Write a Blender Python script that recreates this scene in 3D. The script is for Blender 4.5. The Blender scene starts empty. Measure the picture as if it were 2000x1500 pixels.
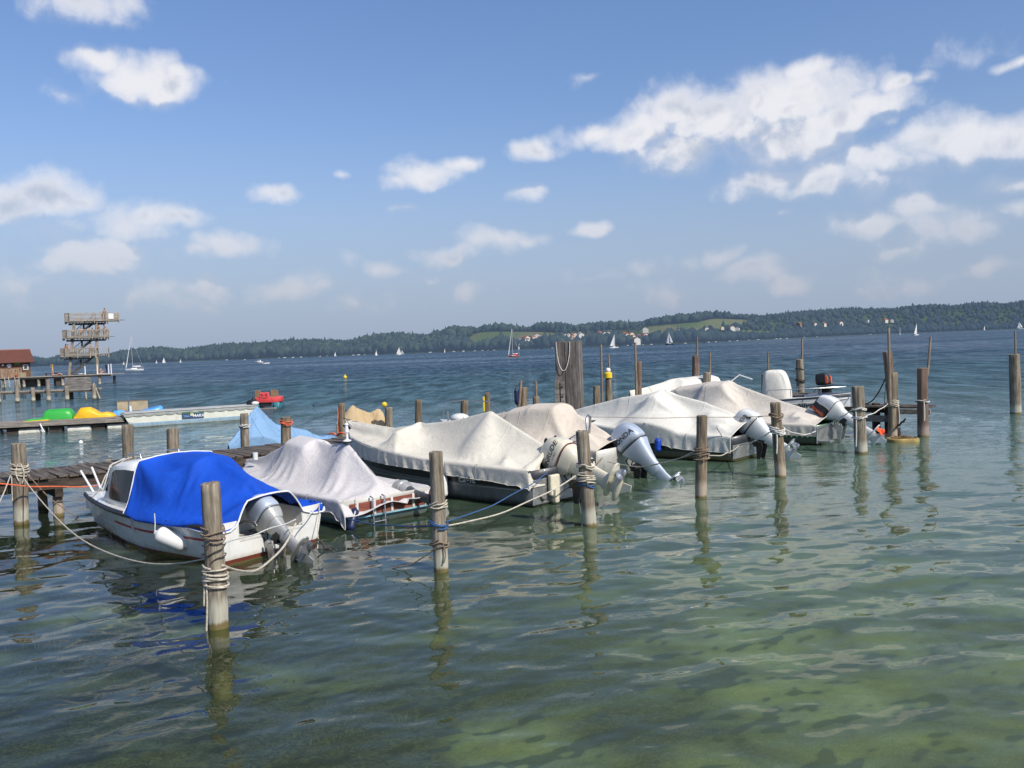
import bpy, bmesh, math, random
import numpy as np
from mathutils import Vector, Matrix, noise as mnoise
from mathutils.bvhtree import BVHTree

R = math.radians
scene = bpy.context.scene
COL = scene.collection
rnd = random.Random(7)
rng = np.random.default_rng(11)

# ------------------------------------------------------------------ camera geometry
CAM_H, FPX = 3.2, 1750.0
ROLL = math.atan(0.037)
PITCH = math.atan(74.0 * math.cos(ROLL) / FPX)
_U0 = Vector((0, math.sin(PITCH), math.cos(PITCH)))
_R0 = Vector((1, 0, 0))
FWD = Vector((0, math.cos(PITCH), -math.sin(PITCH)))
RGT = _R0 * math.cos(ROLL) - _U0 * math.sin(ROLL)
UPV = _R0 * math.sin(ROLL) + _U0 * math.cos(ROLL)
EYE = Vector((0, 0, CAM_H))


def ray(px, py):
    return FWD * FPX + RGT * (px - 1000) + UPV * (750 - py)


def P(px, py, z=0.0):
    """world point at height z seen at photo position (px, py)"""
    d = ray(px, py)
    return EYE + d * ((z - CAM_H) / d.z)


def PD(px, py, D):
    """world point at ground distance D seen at photo position"""
    d = ray(px, py)
    return EYE + d * (D / d.y)


def PX(px, D, z=0.0):
    """world point at distance D and height z in photo column px"""
    zz = z - CAM_H
    xf = D * math.cos(PITCH) - zz * math.sin(PITCH)
    x = (((px - 1000) / FPX) * xf + math.sin(ROLL) * (D * math.sin(PITCH) + zz * math.cos(PITCH))) / math.cos(ROLL)
    return Vector((x, D, z))


def hor(px):
    return 676 - 0.037 * (px - 1000)


# ------------------------------------------------------------------ object helpers
def tag(o, label=None, cat=None, group=None, kind=None):
    if label: o['label'] = label
    if cat: o['category'] = cat
    if group: o['group'] = group
    if kind: o['kind'] = kind
    return o


def thing(name, label, cat, loc=(0, 0, 0), rotz=0.0, group=None):
    o = bpy.data.objects.new(name, None)
    o.empty_display_size = 0.2
    COL.objects.link(o)
    o.location = loc
    o.rotation_euler = (0, 0, rotz)
    return tag(o, label, cat, group)


def link(name, me, mat, parent=None, smooth=False):
    o = bpy.data.objects.new(name, me)
    COL.objects.link(o)
    if mat is not None and len(me.materials) == 0:
        me.materials.append(mat)
    if parent is not None:
        o.parent = parent
    if smooth:
        me.polygons.foreach_set('use_smooth', np.ones(len(me.polygons), bool))
    return o


def copy_tree(o, parent=None):
    c = o.copy()
    COL.objects.link(c)
    if parent is not None:
        c.parent = parent
    for ch in list(o.children):
        copy_tree(ch, c)
    return c


def basis(d):
    d = Vector(d).normalized()
    a = Vector((0, 0, 1)) if abs(d.z) < 0.9 else Vector((1, 0, 0))
    u = d.cross(a).normalized()
    return u, d.cross(u).normalized()


class MB:
    def __init__(s):
        s.v, s.f = [], []

    def add(s, vs, fs):
        b = len(s.v)
        s.v += [tuple(q) for q in vs]
        s.f += [tuple(b + i for i in f) for f in fs]
        return s

    def box(s, c, size, rotz=0.0, m=None):
        hx, hy, hz = size[0] / 2, size[1] / 2, size[2] / 2
        vs = [Vector((x, y, z)) for z in (-hz, hz) for y in (-hy, hy) for x in (-hx, hx)]
        M_ = Matrix.Rotation(rotz, 3, 'Z') if m is None else m
        vs = [M_ @ q + Vector(c) for q in vs]
        return s.add(vs, [(0, 2, 3, 1), (4, 5, 7, 6), (0, 1, 5, 4), (2, 6, 7, 3), (0, 4, 6, 2), (1, 3, 7, 5)])

    def beam(s, a, b, w, h):
        a, b = Vector(a), Vector(b)
        d = (b - a)
        L = d.length
        d.normalize()
        z = Vector((0, 0, 1))
        if abs(d.z) > 0.97: z = Vector((0, 1, 0))
        y = z.cross(d).normalized()
        z = d.cross(y)
        m = Matrix((d, y, z)).transposed()
        return s.box((a + b) / 2, (L, w, h), m=m)

    def tube(s, pts, r, n=8, cap=True):
        pts = [Vector(p) for p in pts]
        k = len(pts)
        rs = r if isinstance(r, (list, tuple)) else [r] * k
        u = None
        rings = []
        for i in range(k):
            d = (pts[min(i + 1, k - 1)] - pts[max(i - 1, 0)])
            if d.length < 1e-9: d = Vector((0, 0, 1))
            d.normalize()
            if u is None:
                u, w = basis(d)
            else:
                u = (u - d * u.dot(d))
                if u.length < 1e-6: u, w = basis(d)
                u.normalize()
            w = d.cross(u)
            rings.append([pts[i] + (u * math.cos(2 * math.pi * j / n) + w * math.sin(2 * math.pi * j / n)) * rs[i] for j in range(n)])
        return s.loft(rings, cap=cap)

    def loft(s, rings, closed=True, cap=True):
        n = len(rings[0])
        vs = [p for rg in rings for p in rg]
        fs = []
        for i in range(len(rings) - 1):
            for j in range(n if closed else n - 1):
                a, b = i * n + j, i * n + (j + 1) % n
                fs.append((a, b, b + n, a + n))
        if cap and closed:
            fs.append(tuple(range(n - 1, -1, -1)))
            fs.append(tuple((len(rings) - 1) * n + j for j in range(n)))
        return s.add(vs, fs)

    def ball(s, c, r, n=12, m=8):
        rr = (r, r, r) if not isinstance(r, (tuple, list)) else r
        rings = []
        for i in range(m + 1):
            th = math.pi * (0.02 + 0.96 * i / m) - math.pi / 2
            rings.append([(c[0] + rr[0] * math.cos(th) * math.cos(2 * math.pi * j / n), c[1] + rr[1] * math.cos(th) * math.sin(2 * math.pi * j / n), c[2] + rr[2] * math.sin(th)) for j in range(n)])
        return s.loft(rings)

    def xf(s, m):
        s.v = [tuple(m @ Vector(q)) for q in s.v]
        return s

    def mesh(s, name):
        me = bpy.data.meshes.new(name)
        me.from_pydata(s.v, [], s.f)
        me.update()
        return me

    def build(s, name, mat, parent=None, smooth=False, bevel=0.0, solid=0.0, segs=2):
        o = link(name, s.mesh(name), mat, parent, smooth)
        if solid:
            md = o.modifiers.new('solid', 'SOLIDIFY'); md.thickness = solid; md.offset = 0
        if bevel:
            md = o.modifiers.new('bevel', 'BEVEL'); md.width = bevel; md.segments = segs; md.limit_method = 'ANGLE'; md.angle_limit = R(40)
        if smooth:
            try: o.data.set_sharp_from_angle(angle=R(45))
            except Exception: pass
        return o


def grid_mesh(name, X, wrap=False):
    """X: (n, m, 3) array -> quad mesh"""
    n, m = X.shape[:2]
    me = bpy.data.meshes.new(name)
    me.vertices.add(n * m)
    me.vertices.foreach_set('co', X.reshape(-1).astype(np.float32))
    idx = np.arange(n * m).reshape(n, m)
    q = np.stack([idx[:-1, :-1], idx[:-1, 1:], idx[1:, 1:], idx[1:, :-1]], -1).reshape(-1, 4)
    me.loops.add(q.size)
    me.loops.foreach_set('vertex_index', q.reshape(-1).astype(np.int32))
    me.polygons.add(len(q))
    me.polygons.foreach_set('loop_start', (np.arange(len(q)) * 4).astype(np.int32))
    me.polygons.foreach_set('use_smooth', np.ones(len(q), bool))
    me.update(calc_edges=True)
    return me


# ------------------------------------------------------------------ node helpers
def nd(nt, typ, ins=None, **props):
    n = nt.nodes.new(typ)
    for k, v in props.items():
        setattr(n, k, v)
    for k, v in (ins or {}).items():
        s = n.inputs[k]
        if isinstance(v, bpy.types.NodeSocket):
            nt.links.new(v, s)
        else:
            s.default_value = v
    return n


def mth(nt, op, a, b=None, c=None, clamp=False):
    ins = {0: a}
    if b is not None: ins[1] = b
    if c is not None: ins[2] = c
    return nd(nt, 'ShaderNodeMath', ins, operation=op, use_clamp=clamp).outputs[0]


def vm(nt, op, a, b=None, out=0):
    ins = {0: a}
    if b is not None: ins[1] = b
    return nd(nt, 'ShaderNodeVectorMath', ins, operation=op).outputs[out]


def rgba(c):
    return (c[0], c[1], c[2], 1.0)


def mixc(nt, f, a, b, blend='MIX'):
    ins = {0: f}
    ins[6] = rgba(a) if isinstance(a, (tuple, list)) else a
    ins[7] = rgba(b) if isinstance(b, (tuple, list)) else b
    return nd(nt, 'ShaderNodeMix', ins, data_type='RGBA', blend_type=blend).outputs[2]


def ss(nt, x, a, b, lo=0.0, hi=1.0):
    return nd(nt, 'ShaderNodeMapRange', {0: x, 1: a, 2: b, 3: lo, 4: hi}, interpolation_type='SMOOTHSTEP').outputs[0]


def ramp(nt, f, stops):
    n = nd(nt, 'ShaderNodeValToRGB', {0: f})
    e = n.color_ramp.elements
    while len(e) < len(stops): e.new(0.5)
    for el, (p, c) in zip(e, stops):
        el.position = p
        el.color = rgba(c)
    return n.outputs[0]


def noise_tex(nt, vec, scale, detail=4, rough=0.55, dist=0.0):
    return nd(nt, 'ShaderNodeTexNoise', {'Vector': vec, 'Scale': scale, 'Detail': detail, 'Roughness': rough, 'Distortion': dist}).outputs[0]


def newmat(name):
    m = bpy.data.materials.new(name)
    m.use_nodes = True
    nt = m.node_tree
    nt.nodes.clear()
    out = nt.nodes.new('ShaderNodeOutputMaterial')
    return m, nt, out


def coords(nt, world=False):
    """object coordinates shifted by a per-object random, so copies differ"""
    if world:
        return nd(nt, 'ShaderNodeNewGeometry').outputs['Position']
    tc = nd(nt, 'ShaderNodeTexCoord').outputs['Object']
    r = nd(nt, 'ShaderNodeObjectInfo').outputs['Random']
    off = mth(nt, 'MULTIPLY', r, 37.0)
    return vm(nt, 'ADD', tc, nd(nt, 'ShaderNodeCombineXYZ', {0: off, 1: off, 2: off}).outputs[0])


def bsdf(nt, out, col, rough, metal=0.0, height=None, bstr=0.3, bdist=0.01, spec=0.5, coat=0.0, emis=None, estr=0.0):
    b = nd(nt, 'ShaderNodeBsdfPrincipled', {'Roughness': rough, 'Metallic': metal})
    if isinstance(col, (tuple, list)): b.inputs['Base Color'].default_value = rgba(col)
    else: nt.links.new(col, b.inputs['Base Color'])
    b.inputs['Specular IOR Level'].default_value = spec
    b.inputs['Coat Weight'].default_value = coat
    if emis is not None:
        b.inputs['Emission Color'].default_value = rgba(emis)
        b.inputs['Emission Strength'].default_value = estr
    if height is not None:
        bp = nd(nt, 'ShaderNodeBump', {'Height': height, 'Strength': bstr, 'Distance': bdist})
        nt.links.new(bp.outputs[0], b.inputs['Normal'])
    nt.links.new(b.outputs[0], out.inputs[0])
    return b


def mat(name, c, rough=0.5, metal=0.0, var=0.18, scale=3.0, bump=0.0, bscale=60.0, dirt=None, dirt_amt=0.35, spec=0.5, coat=0.0, emis=None, estr=0.0):
    m, nt, out = newmat(name)
    co = coords(nt)
    n1 = noise_tex(nt, co, scale, 5)
    dark = tuple(x * (1 - var) for x in c)
    lite = tuple(min(1, x * (1 + var)) for x in c)
    col = mixc(nt, ss(nt, n1, 0.3, 0.7), dark, lite)
    if dirt:
        n2 = noise_tex(nt, co, scale * 2.7, 6, 0.65, 0.4)
        col = mixc(nt, mth(nt, 'MULTIPLY', ss(nt, n2, 0.5, 0.72), dirt_amt), col, dirt)
    rg = ss(nt, noise_tex(nt, co, scale * 4, 3), 0.2, 0.8, max(0.02, rough - 0.1), min(1, rough + 0.1))
    h = noise_tex(nt, co, bscale, 3) if bump else None
    b = bsdf(nt, out, col, rough, metal, h, bump, 0.01, spec, coat, emis, estr)
    nt.links.new(rg, b.inputs['Roughness'])
    return m


def wood_mat(name, dark, mid, lite, axis=2, water=False, grain=9.0, bleach=0.5, plank=0.0):
    m, nt, out = newmat(name)
    co = coords(nt)
    st = [grain] * 3
    st[axis] = grain * 0.07
    v = vm(nt, 'MULTIPLY', co, tuple(st))
    g1 = noise_tex(nt, v, 1.0, 6, 0.65, 0.6)
    st2 = [grain * 4.5] * 3
    st2[axis] = grain * 0.16
    g2 = noise_tex(nt, vm(nt, 'MULTIPLY', co, tuple(st2)), 1.0, 3, 0.6)
    blot = noise_tex(nt, co, 2.6, 4)
    fine = noise_tex(nt, vm(nt, 'MULTIPLY', co, tuple(q * 3.2 for q in st)), 1.0, 5, 0.7, 0.4)
    col = ramp(nt, mth(nt, 'MULTIPLY_ADD', fine, 0.7, mth(nt, 'MULTIPLY_ADD', g1, 0.75, -0.22)), [(0.34, dark), (0.5, mid), (0.66, lite)])
    col = mixc(nt, ss(nt, blot, 0.4, 0.7, 0.0, 0.45), col, tuple(x * 0.55 for x in mid))
    crack = ss(nt, g2, 0.38, 0.31)
    col = mixc(nt, mth(nt, 'MULTIPLY', crack, 0.8), col, tuple(x * 0.25 for x in dark))
    if plank:
        wv = nd(nt, 'ShaderNodeTexCoord').outputs['Object']
    rough = 0.85
    if water:
        z = nd(nt, 'ShaderNodeSeparateXYZ', {0: coords(nt, True)}).outputs[2]
        wob = mth(nt, 'MULTIPLY_ADD', g1, 0.45, -0.22)
        zz = mth(nt, 'ADD', z, wob)
        lo = mth(nt, 'MULTIPLY', ss(nt, zz, 0.42, 0.22), bleach)
        col = mixc(nt, lo, col, tuple(min(0.6, x * 1.5 + 0.1) for x in lite))
        col = mixc(nt, ss(nt, mth(nt, 'ADD', z, mth(nt, 'MULTIPLY', wob, 0.25)), 0.085, 0.03), col, (0.16, 0.12, 0.05))
        col = mixc(nt, ss(nt, z, 0.03, -0.05), col, (0.15, 0.13, 0.045))
    h = mth(nt, 'ADD', mth(nt, 'MULTIPLY', g1, 0.8), mth(nt, 'MULTIPLY', crack, -0.7))
    bsdf(nt, out, col, rough, 0, h, 0.55, 0.02, spec=0.25)
    return m


def cloth_mat(name, c, stain, var=0.1, rough=0.85, weave=260.0, wr=0.35, tr=0.0):
    m, nt, out = newmat(name)
    co = coords(nt)
    n1 = noise_tex(nt, co, 1.3, 5, 0.6)
    n2 = noise_tex(nt, co, 5.0, 6, 0.7, 0.8)
    col = mixc(nt, ss(nt, n1, 0.3, 0.7), tuple(x * (1 - var) for x in c), tuple(min(0.85, x * (1 + var)) for x in c))
    col = mixc(nt, ss(nt, n2, 0.55, 0.8, 0, 0.5), col, stain)
    st = noise_tex(nt, vm(nt, 'MULTIPLY', co, (2.2, 2.2, 0.7)), 1.0, 6, 0.65, 1.5)
    col = mixc(nt, mth(nt, 'MULTIPLY', ss(nt, mth(nt, 'ABSOLUTE', mth(nt, 'SUBTRACT', st, 0.52)), 0.03, 0.0), 0.22), col, tuple(x * .7 for x in stain))
    spk = noise_tex(nt, co, 22.0, 2, 0.5)
    col = mixc(nt, ss(nt, spk, 0.72, 0.78, 0, 0.5), col, tuple(x * .6 for x in stain))
    n3 = noise_tex(nt, vm(nt, 'MULTIPLY', co, (3.0, 7.0, 3.0)), 1.0, 4, 0.55, 1.2)
    n4 = noise_tex(nt, co, weave, 1)
    n5 = noise_tex(nt, vm(nt, 'MULTIPLY', co, (9.0, 5.0, 14.0)), 1.0, 3, 0.5, 2.0)
    h = mth(nt, 'ADD', mth(nt, 'MULTIPLY', n3, wr), mth(nt, 'ADD', mth(nt, 'MULTIPLY', n4, 0.02), mth(nt, 'MULTIPLY', n5, wr * 0.35)))
    bsdf(nt, out, col, rough, 0, h, 0.7, 0.075, spec=0.25)
    return m
# ------------------------------------------------------------------ camera, sun, sky
cam = bpy.data.cameras.new('camera')
cam_o = bpy.data.objects.new('camera', cam)
COL.objects.link(cam_o)
cam.sensor_width = 36.0
cam.lens = 36.0 * FPX / 2000.0
cam.clip_start, cam.clip_end = 0.1, 20000
mr = Matrix((RGT, UPV, -FWD)).transposed().to_4x4()
mr.translation = EYE
cam_o.matrix_world = mr
scene.camera = cam_o
scene.view_settings.view_transform = 'Standard'
scene.view_settings.look = 'None'
scene.view_settings.exposure = 0
scene.cycles.max_bounces = 7
scene.cycles.transparent_max_bounces = 12
scene.cycles.glossy_bounces = 3
scene.cycles.diffuse_bounces = 2
scene.cycles.transmission_bounces = 3
scene.cycles.caustics_reflective = False
scene.cycles.caustics_refractive = False
scene.cycles.sample_clamp_indirect = 4.0
scene.cycles.use_denoising = True

SUN_EL = R(44)
SUN_H = Vector((0.70, -0.71)).normalized()
SUN_D = Vector((SUN_H.x * math.cos(SUN_EL), SUN_H.y * math.cos(SUN_EL), math.sin(SUN_EL)))
sl = bpy.data.lights.new('sun', 'SUN')
sl.energy = 4.9
sl.angle = R(0.53)
sl.color = (1.0, 0.935, 0.83)
sun_o = bpy.data.objects.new('sun', sl)
COL.objects.link(sun_o)
sun_o.location = (0, 0, 60)
sun_o.rotation_euler = SUN_D.to_track_quat('Z', 'Y').to_euler()

# clouds: round puffs given as (photo x, photo y, radius across, strength); the sky is laid out in azimuth / elevation
PUFFS = [
    (1420, 240, 175, 1), (1560, 195, 150, 1), (1690, 205, 95, 1), (1240, 262, 90, 1), (1330, 292, 105, 1), (1738, 158, 48, .85), (1560, 265, 150, 1), (1160, 265, 60, .6), (1500, 190, 120, 1), (1650, 235, 110, 1), (1570, 145, 55, .8), (1330, 225, 90, .9),
    (1050, 285, 55, .8),
    (1490, 355, 85, 1), (1610, 350, 100, 1), (1730, 318, 105, .9), (1850, 280, 115, 1), (1955, 275, 100, 1), (1790, 275, 70, .8), (1720, 350, 80, .6),
    (1700, 432, 75, .7), (1790, 408, 65, .85), (1880, 448, 70, .7), (1810, 450, 90, .6), (1985, 370, 60, .8), (1992, 420, 50, .6),
    (1420, 500, 50, .75), (1480, 530, 55, .75), (1540, 558, 50, .7), (1330, 510, 45, .35), (1740, 555, 70, .4), (1920, 515, 50, .5), (1770, 490, 55, .45), (1285, 575, 60, .35),
    (1152, 438, 42, 1), (985, 468, 70, .75), (1035, 470, 45, .6), (885, 502, 66, .95), (905, 488, 40, .9), (752, 528, 38, .75),
    (910, 570, 50, .5), (840, 555, 30, .5), (700, 590, 60, .45), (565, 573, 72, .65), (620, 570, 40, .6), (395, 560, 48, .8), (430, 572, 40, .6), (300, 570, 85, .5), (680, 510, 40, .4),
    (815, 342, 66, .9), (880, 326, 45, .85), (770, 355, 40, .6), (1015, 370, 42, .65), (795, 402, 20, .55), (525, 373, 50, .75), (665, 340, 18, .4),
    (265, 148, 88, .95), (320, 170, 78, 1), (200, 122, 56, .95), (340, 150, 50, .9), (120, 180, 22, .22),
    (170, -6, 105, .7), (85, 378, 92, 1), (-15, 388, 95, 1), (140, 388, 62, .85), (245, 440, 95, .62), (335, 430, 55, .95), (290, 428, 50, .85), (60, 445, 90, .28),
    (430, 475, 66, .95), (455, 482, 60, .9), (390, 490, 50, .6), (180, 508, 92, 1), (235, 490, 62, .95), (120, 515, 60, .75), (40, 565, 90, .28),
    (1155, 150, 26, .3), (1800, 150, 32, .4), (1992, 115, 26, .6), (1230, 530, 40, .3), (1165, 545, 36, .3), (1880, 95, 40, .2), (1510, 422, 16, .3),
]
world = bpy.data.worlds.new('World')
scene.world = world
world.use_nodes = True
wt = world.node_tree
wt.nodes.clear()
wout = wt.nodes.new('ShaderNodeOutputWorld')
sky = nd(wt, 'ShaderNodeTexSky', sky_type='NISHITA')
sky.sun_disc = False
sky.sun_elevation = SUN_EL
sky.sun_rotation = math.atan2(SUN_H.x, SUN_H.y)
sky.altitude = 550
sky.air_density = 1.0
sky.dust_density = 1.6
sky.ozone_density = 2.0
gen = nd(wt, 'ShaderNodeTexCoord').outputs['Generated']
sp = nd(wt, 'ShaderNodeSeparateXYZ', {0: gen})
az = mth(wt, 'ARCTAN2', sp.outputs[0], sp.outputs[1])
el = mth(wt, 'ARCSINE', sp.outputs[2])
CS = 2.45  # clouds are this much wider than tall
pvec = nd(wt, 'ShaderNodeCombineXYZ', {0: az, 1: mth(wt, 'MULTIPLY', el, CS), 2: 0.0}).outputs[0]


def azel(px, py):
    d = ray(px, py).normalized()
    return (math.atan2(d.x, d.y), math.asin(d.z) * CS, 0.0)


qvec = nd(wt, 'ShaderNodeCombineXYZ', {0: mth(wt, 'MULTIPLY', az, 1.05), 1: el, 2: 0.31}).outputs[0]


def cloud_field(dp, dq):
    q = vm(wt, 'ADD', qvec, dq) if dq else qvec
    p = vm(wt, 'ADD', pvec, dp) if dp else pvec
    wob = vm(wt, 'SUBTRACT', nd(wt, 'ShaderNodeTexNoise', {'Vector': q, 'Scale': 14.0, 'Detail': 2.0}).outputs[1], (0.5, 0.5, 0.5))
    p = vm(wt, 'ADD', p, vm(wt, 'MULTIPLY', wob, (0.07, 0.10, 0.0)))
    f = None
    for (px, py, r, w) in PUFFS:
        rr = r / FPX * 1.12
        d = vm(wt, 'DISTANCE', p, azel(px, py), 1)
        g = mth(wt, 'MULTIPLY_ADD', d, -w / rr, w)
        f = g if f is None else mth(wt, 'MAXIMUM', f, g)
    f = mth(wt, 'MAXIMUM', f, -0.6)
    n = noise_tex(wt, q, 34.0, 6, 0.6, 0.25)
    qd = vm(wt, 'ADD', q, vm(wt, 'MULTIPLY', wob, (0.022, 0.022, 0.0)))
    bl = nd(wt, 'ShaderNodeTexVoronoi', {'Vector': qd, 'Scale': 30.0, 'Detail': 2.0, 'Roughness': 0.5}, feature='F1').outputs['Distance']
    n = mth(wt, 'ADD', mth(wt, 'MULTIPLY', n, 0.78), mth(wt, 'MULTIPLY_ADD', bl, -0.26, 0.24))
    n2 = noise_tex(wt, q, 11.0, 3, 0.5)
    f = mth(wt, 'ADD', f, mth(wt, 'MULTIPLY_ADD', n, 1.05, -0.47))
    return mth(wt, 'ADD', f, mth(wt, 'MULTIPLY_ADD', n2, 0.34, -0.19))


f0 = cloud_field(None, None)
f1 = cloud_field((0.014, 0.080, 0), (0.014, 0.026, 0))
shade = ss(wt, mth(wt, 'SUBTRACT', f1, f0), -0.20, 0.36)
alpha = ss(wt, f0, -0.20, mth(wt, 'MULTIPLY_ADD', shade, 0.40, 0.66), 0, 0.96)
thick = ss(wt, f0, 0.25, 0.95)
# clear-sky colour: physical sky, its upper part kept deep blue and the last degrees hazy
elc = mth(wt, 'MAXIMUM', el, 0.0)
tint = ramp(wt, mth(wt, 'MULTIPLY', elc, 1.0 / 1.2), [(0.0, (0.85, 0.85, 0.98)), (0.10, (0.92, 0.92, 1.02)), (0.30, (0.92, 1.02, 1.19)), (1.0, (0.84, 0.99, 1.22))])
clear = mixc(wt, 1.0, sky.outputs[0], tint, 'MULTIPLY')
clear = mixc(wt, 1.0, clear, (0.130, 0.130, 0.130), 'MULTIPLY')
clear = mixc(wt, ss(wt, elc, 0.26, -0.02, 0.0, 0.92), clear, (0.345, 0.425, 0.575))
lit = mixc(wt, ss(wt, elc, 0.0, 0.18), (0.68, 0.63, 0.65), (0.86, 0.86, 0.90))
drk = mixc(wt, ss(wt, elc, 0.0, 0.18), (0.42, 0.46, 0.56), (0.46, 0.52, 0.64))
ccol = mixc(wt, mth(wt, 'MULTIPLY', shade, mth(wt, 'MULTIPLY_ADD', thick, 0.3, 0.7)), lit, drk)
haze = ss(wt, elc, 0.02, 0.24, 0.42, 1.0)
grey = noise_tex(wt, vm(wt, 'ADD', qvec, (3.0, 1.0, 0.0)), 17.0, 4, 0.55, 0.4)
ccol = mixc(wt, mth(wt, 'MULTIPLY', ss(wt, grey, 0.44, 0.66), mth(wt, 'MULTIPLY', thick, 0.85)), ccol, drk)
skyc = mixc(wt, mth(wt, 'MULTIPLY', alpha, haze), clear, ccol)
bg = nd(wt, 'ShaderNodeBackground', {0: skyc, 1: 1.0})
wt.links.new(bg.outputs[0], wout.inputs[0])
world.cycles.sampling_method = 'MANUAL'
world.cycles.sample_map_resolution = 512

# ------------------------------------------------------------------ water and lake bed
def make_water():
    th = np.concatenate([np.linspace(-88, -36, 70, endpoint=False), np.linspace(-36, 36, 620, endpoint=False), np.linspace(36, 88, 71)])
    th = np.radians(th)
    rs, r = [], 1.5
    while r < 6000:
        rs.append(r)
        r += max(0.035, min(r * r / 2700.0, r * 0.25)) if r > 5 else 0.08
    rs = np.array(rs)
    X = np.outer(rs, np.sin(th)); Y = np.outer(rs, np.cos(th))
    dr = np.gradient(rs)[:, None]
    Z = np.zeros_like(X)
    g = np.random.default_rng(5)
    nw = 84
    lam = 0.17 * (10.0 ** (g.random(nw) * 1.05))
    main = math.radians(-68)   # waves run towards the bank, from the open lake
    for i in range(nw):
        L = lam[i]
        k = 2 * math.pi / L
        a = main + g.normal() * 0.62
        slope = 0.0108 * (1.0 if L > 0.5 else 0.85)
        amp = slope / k
        ph = g.random() * 6.283
        fade = np.clip(L / (3.0 * dr) - 0.35, 0, 1)
        kx, ky = k * math.cos(a), k * math.sin(a)
        Z += amp * fade * np.sin(kx * X + ky * Y + ph)
    # calm and ruffled patches
    patch = 0.75 + 0.35 * np.sin(X * 0.23 + 1.3 * np.sin(Y * 0.11)) * np.sin(Y * 0.17 + 0.6)
    Z *= patch
    me = grid_mesh('water', np.stack([X, Y, Z], -1))
    m, nt, out = newmat('lake water')
    pos = nd(nt, 'ShaderNodeNewGeometry').outputs['Position']
    s = nd(nt, 'ShaderNodeSeparateXYZ', {0: pos})
    dist = vm(nt, 'LENGTH', vm(nt, 'MULTIPLY', pos, (0.8, 1.0, 0.0)), None, 1)
    gust = noise_tex(nt, vm(nt, 'MULTIPLY', pos, (0.006, 0.022, 0.0)), 1.0, 5, 0.6, 0.5)
    w1 = noise_tex(nt, vm(nt, 'MULTIPLY', pos, (1.3, 2.6, 1.0)), 1.0, 3, 0.55, 0.3)
    w2 = noise_tex(nt, vm(nt, 'MULTIPLY', pos, (4.0, 7.5, 1.0)), 1.0, 3, 0.55, 0.2)
    w3 = noise_tex(nt, vm(nt, 'MULTIPLY', pos, (0.16, 0.5, 1.0)), 1.0, 4, 0.6, 0.3)
    far = ss(nt, dist, 12, 60)
    h = mth(nt, 'ADD', mth(nt, 'MULTIPLY', w1, mth(nt, 'MULTIPLY_ADD', far, 0.20, 0.004)), mth(nt, 'MULTIPLY', w2, mth(nt, 'MULTIPLY_ADD', far, 0.055, 0.0014)))
    h = mth(nt, 'ADD', h, mth(nt, 'MULTIPLY', w3, mth(nt, 'MULTIPLY', ss(nt, dist, 25, 120), 0.9)))
    bp = nd(nt, 'ShaderNodeBump', {'Height': h, 'Strength': 1.0, 'Distance': 1.0})
    nt.links.new(mth(nt, 'MULTIPLY_ADD', ss(nt, gust, 0.32, 0.6), 0.6, 0.4), bp.inputs['Strength'])
    N = bp.outputs[0]
    fr = nd(nt, 'ShaderNodeFresnel', {'IOR': 1.33, 'Normal': N}).outputs[0]
    fr = mth(nt, 'MULTIPLY', fr, mth(nt, 'MULTIPLY', ss(nt, dist, 32, 100, 1.0, 0.52), ss(nt, dist, 7, 14, 0.8, 1.0)))
    gl = nd(nt, 'ShaderNodeBsdfGlossy', {'Color': (1, 1, 1, 1), 'Roughness': 0.025, 'Normal': N})
    nt.links.new(ss(nt, dist, 20, 200, 0.006, 0.16), gl.inputs['Roughness'])
    tint = nd(nt, 'ShaderNodeBsdfTransparent', {0: (0.80, 0.90, 0.76, 1)})
    big = noise_tex(nt, vm(nt, 'MULTIPLY', pos, (0.05, 0.09, 0.0)), 1.0, 4, 0.6)
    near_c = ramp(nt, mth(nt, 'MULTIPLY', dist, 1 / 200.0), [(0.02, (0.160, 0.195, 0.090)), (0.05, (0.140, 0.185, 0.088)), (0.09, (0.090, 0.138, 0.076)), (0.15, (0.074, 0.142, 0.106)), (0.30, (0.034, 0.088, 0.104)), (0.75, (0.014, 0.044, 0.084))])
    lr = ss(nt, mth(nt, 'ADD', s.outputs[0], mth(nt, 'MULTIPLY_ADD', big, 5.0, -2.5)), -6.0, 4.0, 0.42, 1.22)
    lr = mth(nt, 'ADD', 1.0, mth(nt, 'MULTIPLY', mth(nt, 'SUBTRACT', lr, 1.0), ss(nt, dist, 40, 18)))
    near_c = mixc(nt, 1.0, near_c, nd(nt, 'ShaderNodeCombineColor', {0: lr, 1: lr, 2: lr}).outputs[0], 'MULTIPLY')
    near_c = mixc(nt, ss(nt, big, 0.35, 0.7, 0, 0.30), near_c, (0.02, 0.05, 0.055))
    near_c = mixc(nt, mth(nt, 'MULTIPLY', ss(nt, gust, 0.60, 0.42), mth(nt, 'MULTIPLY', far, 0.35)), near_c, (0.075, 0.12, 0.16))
    chop = noise_tex(nt, vm(nt, 'MULTIPLY', pos, (0.42, 0.16, 0.0)), 1.0, 7, 0.72, 0.4)
    chop = ss(nt, chop, 0.34, 0.66, 0.55, 1.42)
    chop2 = noise_tex(nt, vm(nt, 'MULTIPLY', pos, (1.1, 0.17, 0.0)), 1.0, 4, 0.65, 0.3)
    chop = mth(nt, 'MULTIPLY', chop, ss(nt, chop2, 0.36, 0.64, 0.70, 1.28))
    chop = mth(nt, 'ADD', 1.0, mth(nt, 'MULTIPLY', mth(nt, 'SUBTRACT', chop, 1.0), ss(nt, dist, 22, 55)))
    near_c = mixc(nt, 1.0, near_c, nd(nt, 'ShaderNodeCombineColor', {0: chop, 1: chop, 2: chop}).outputs[0], 'MULTIPLY')  # light and dark of distant ripples painted into the water colour
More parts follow.
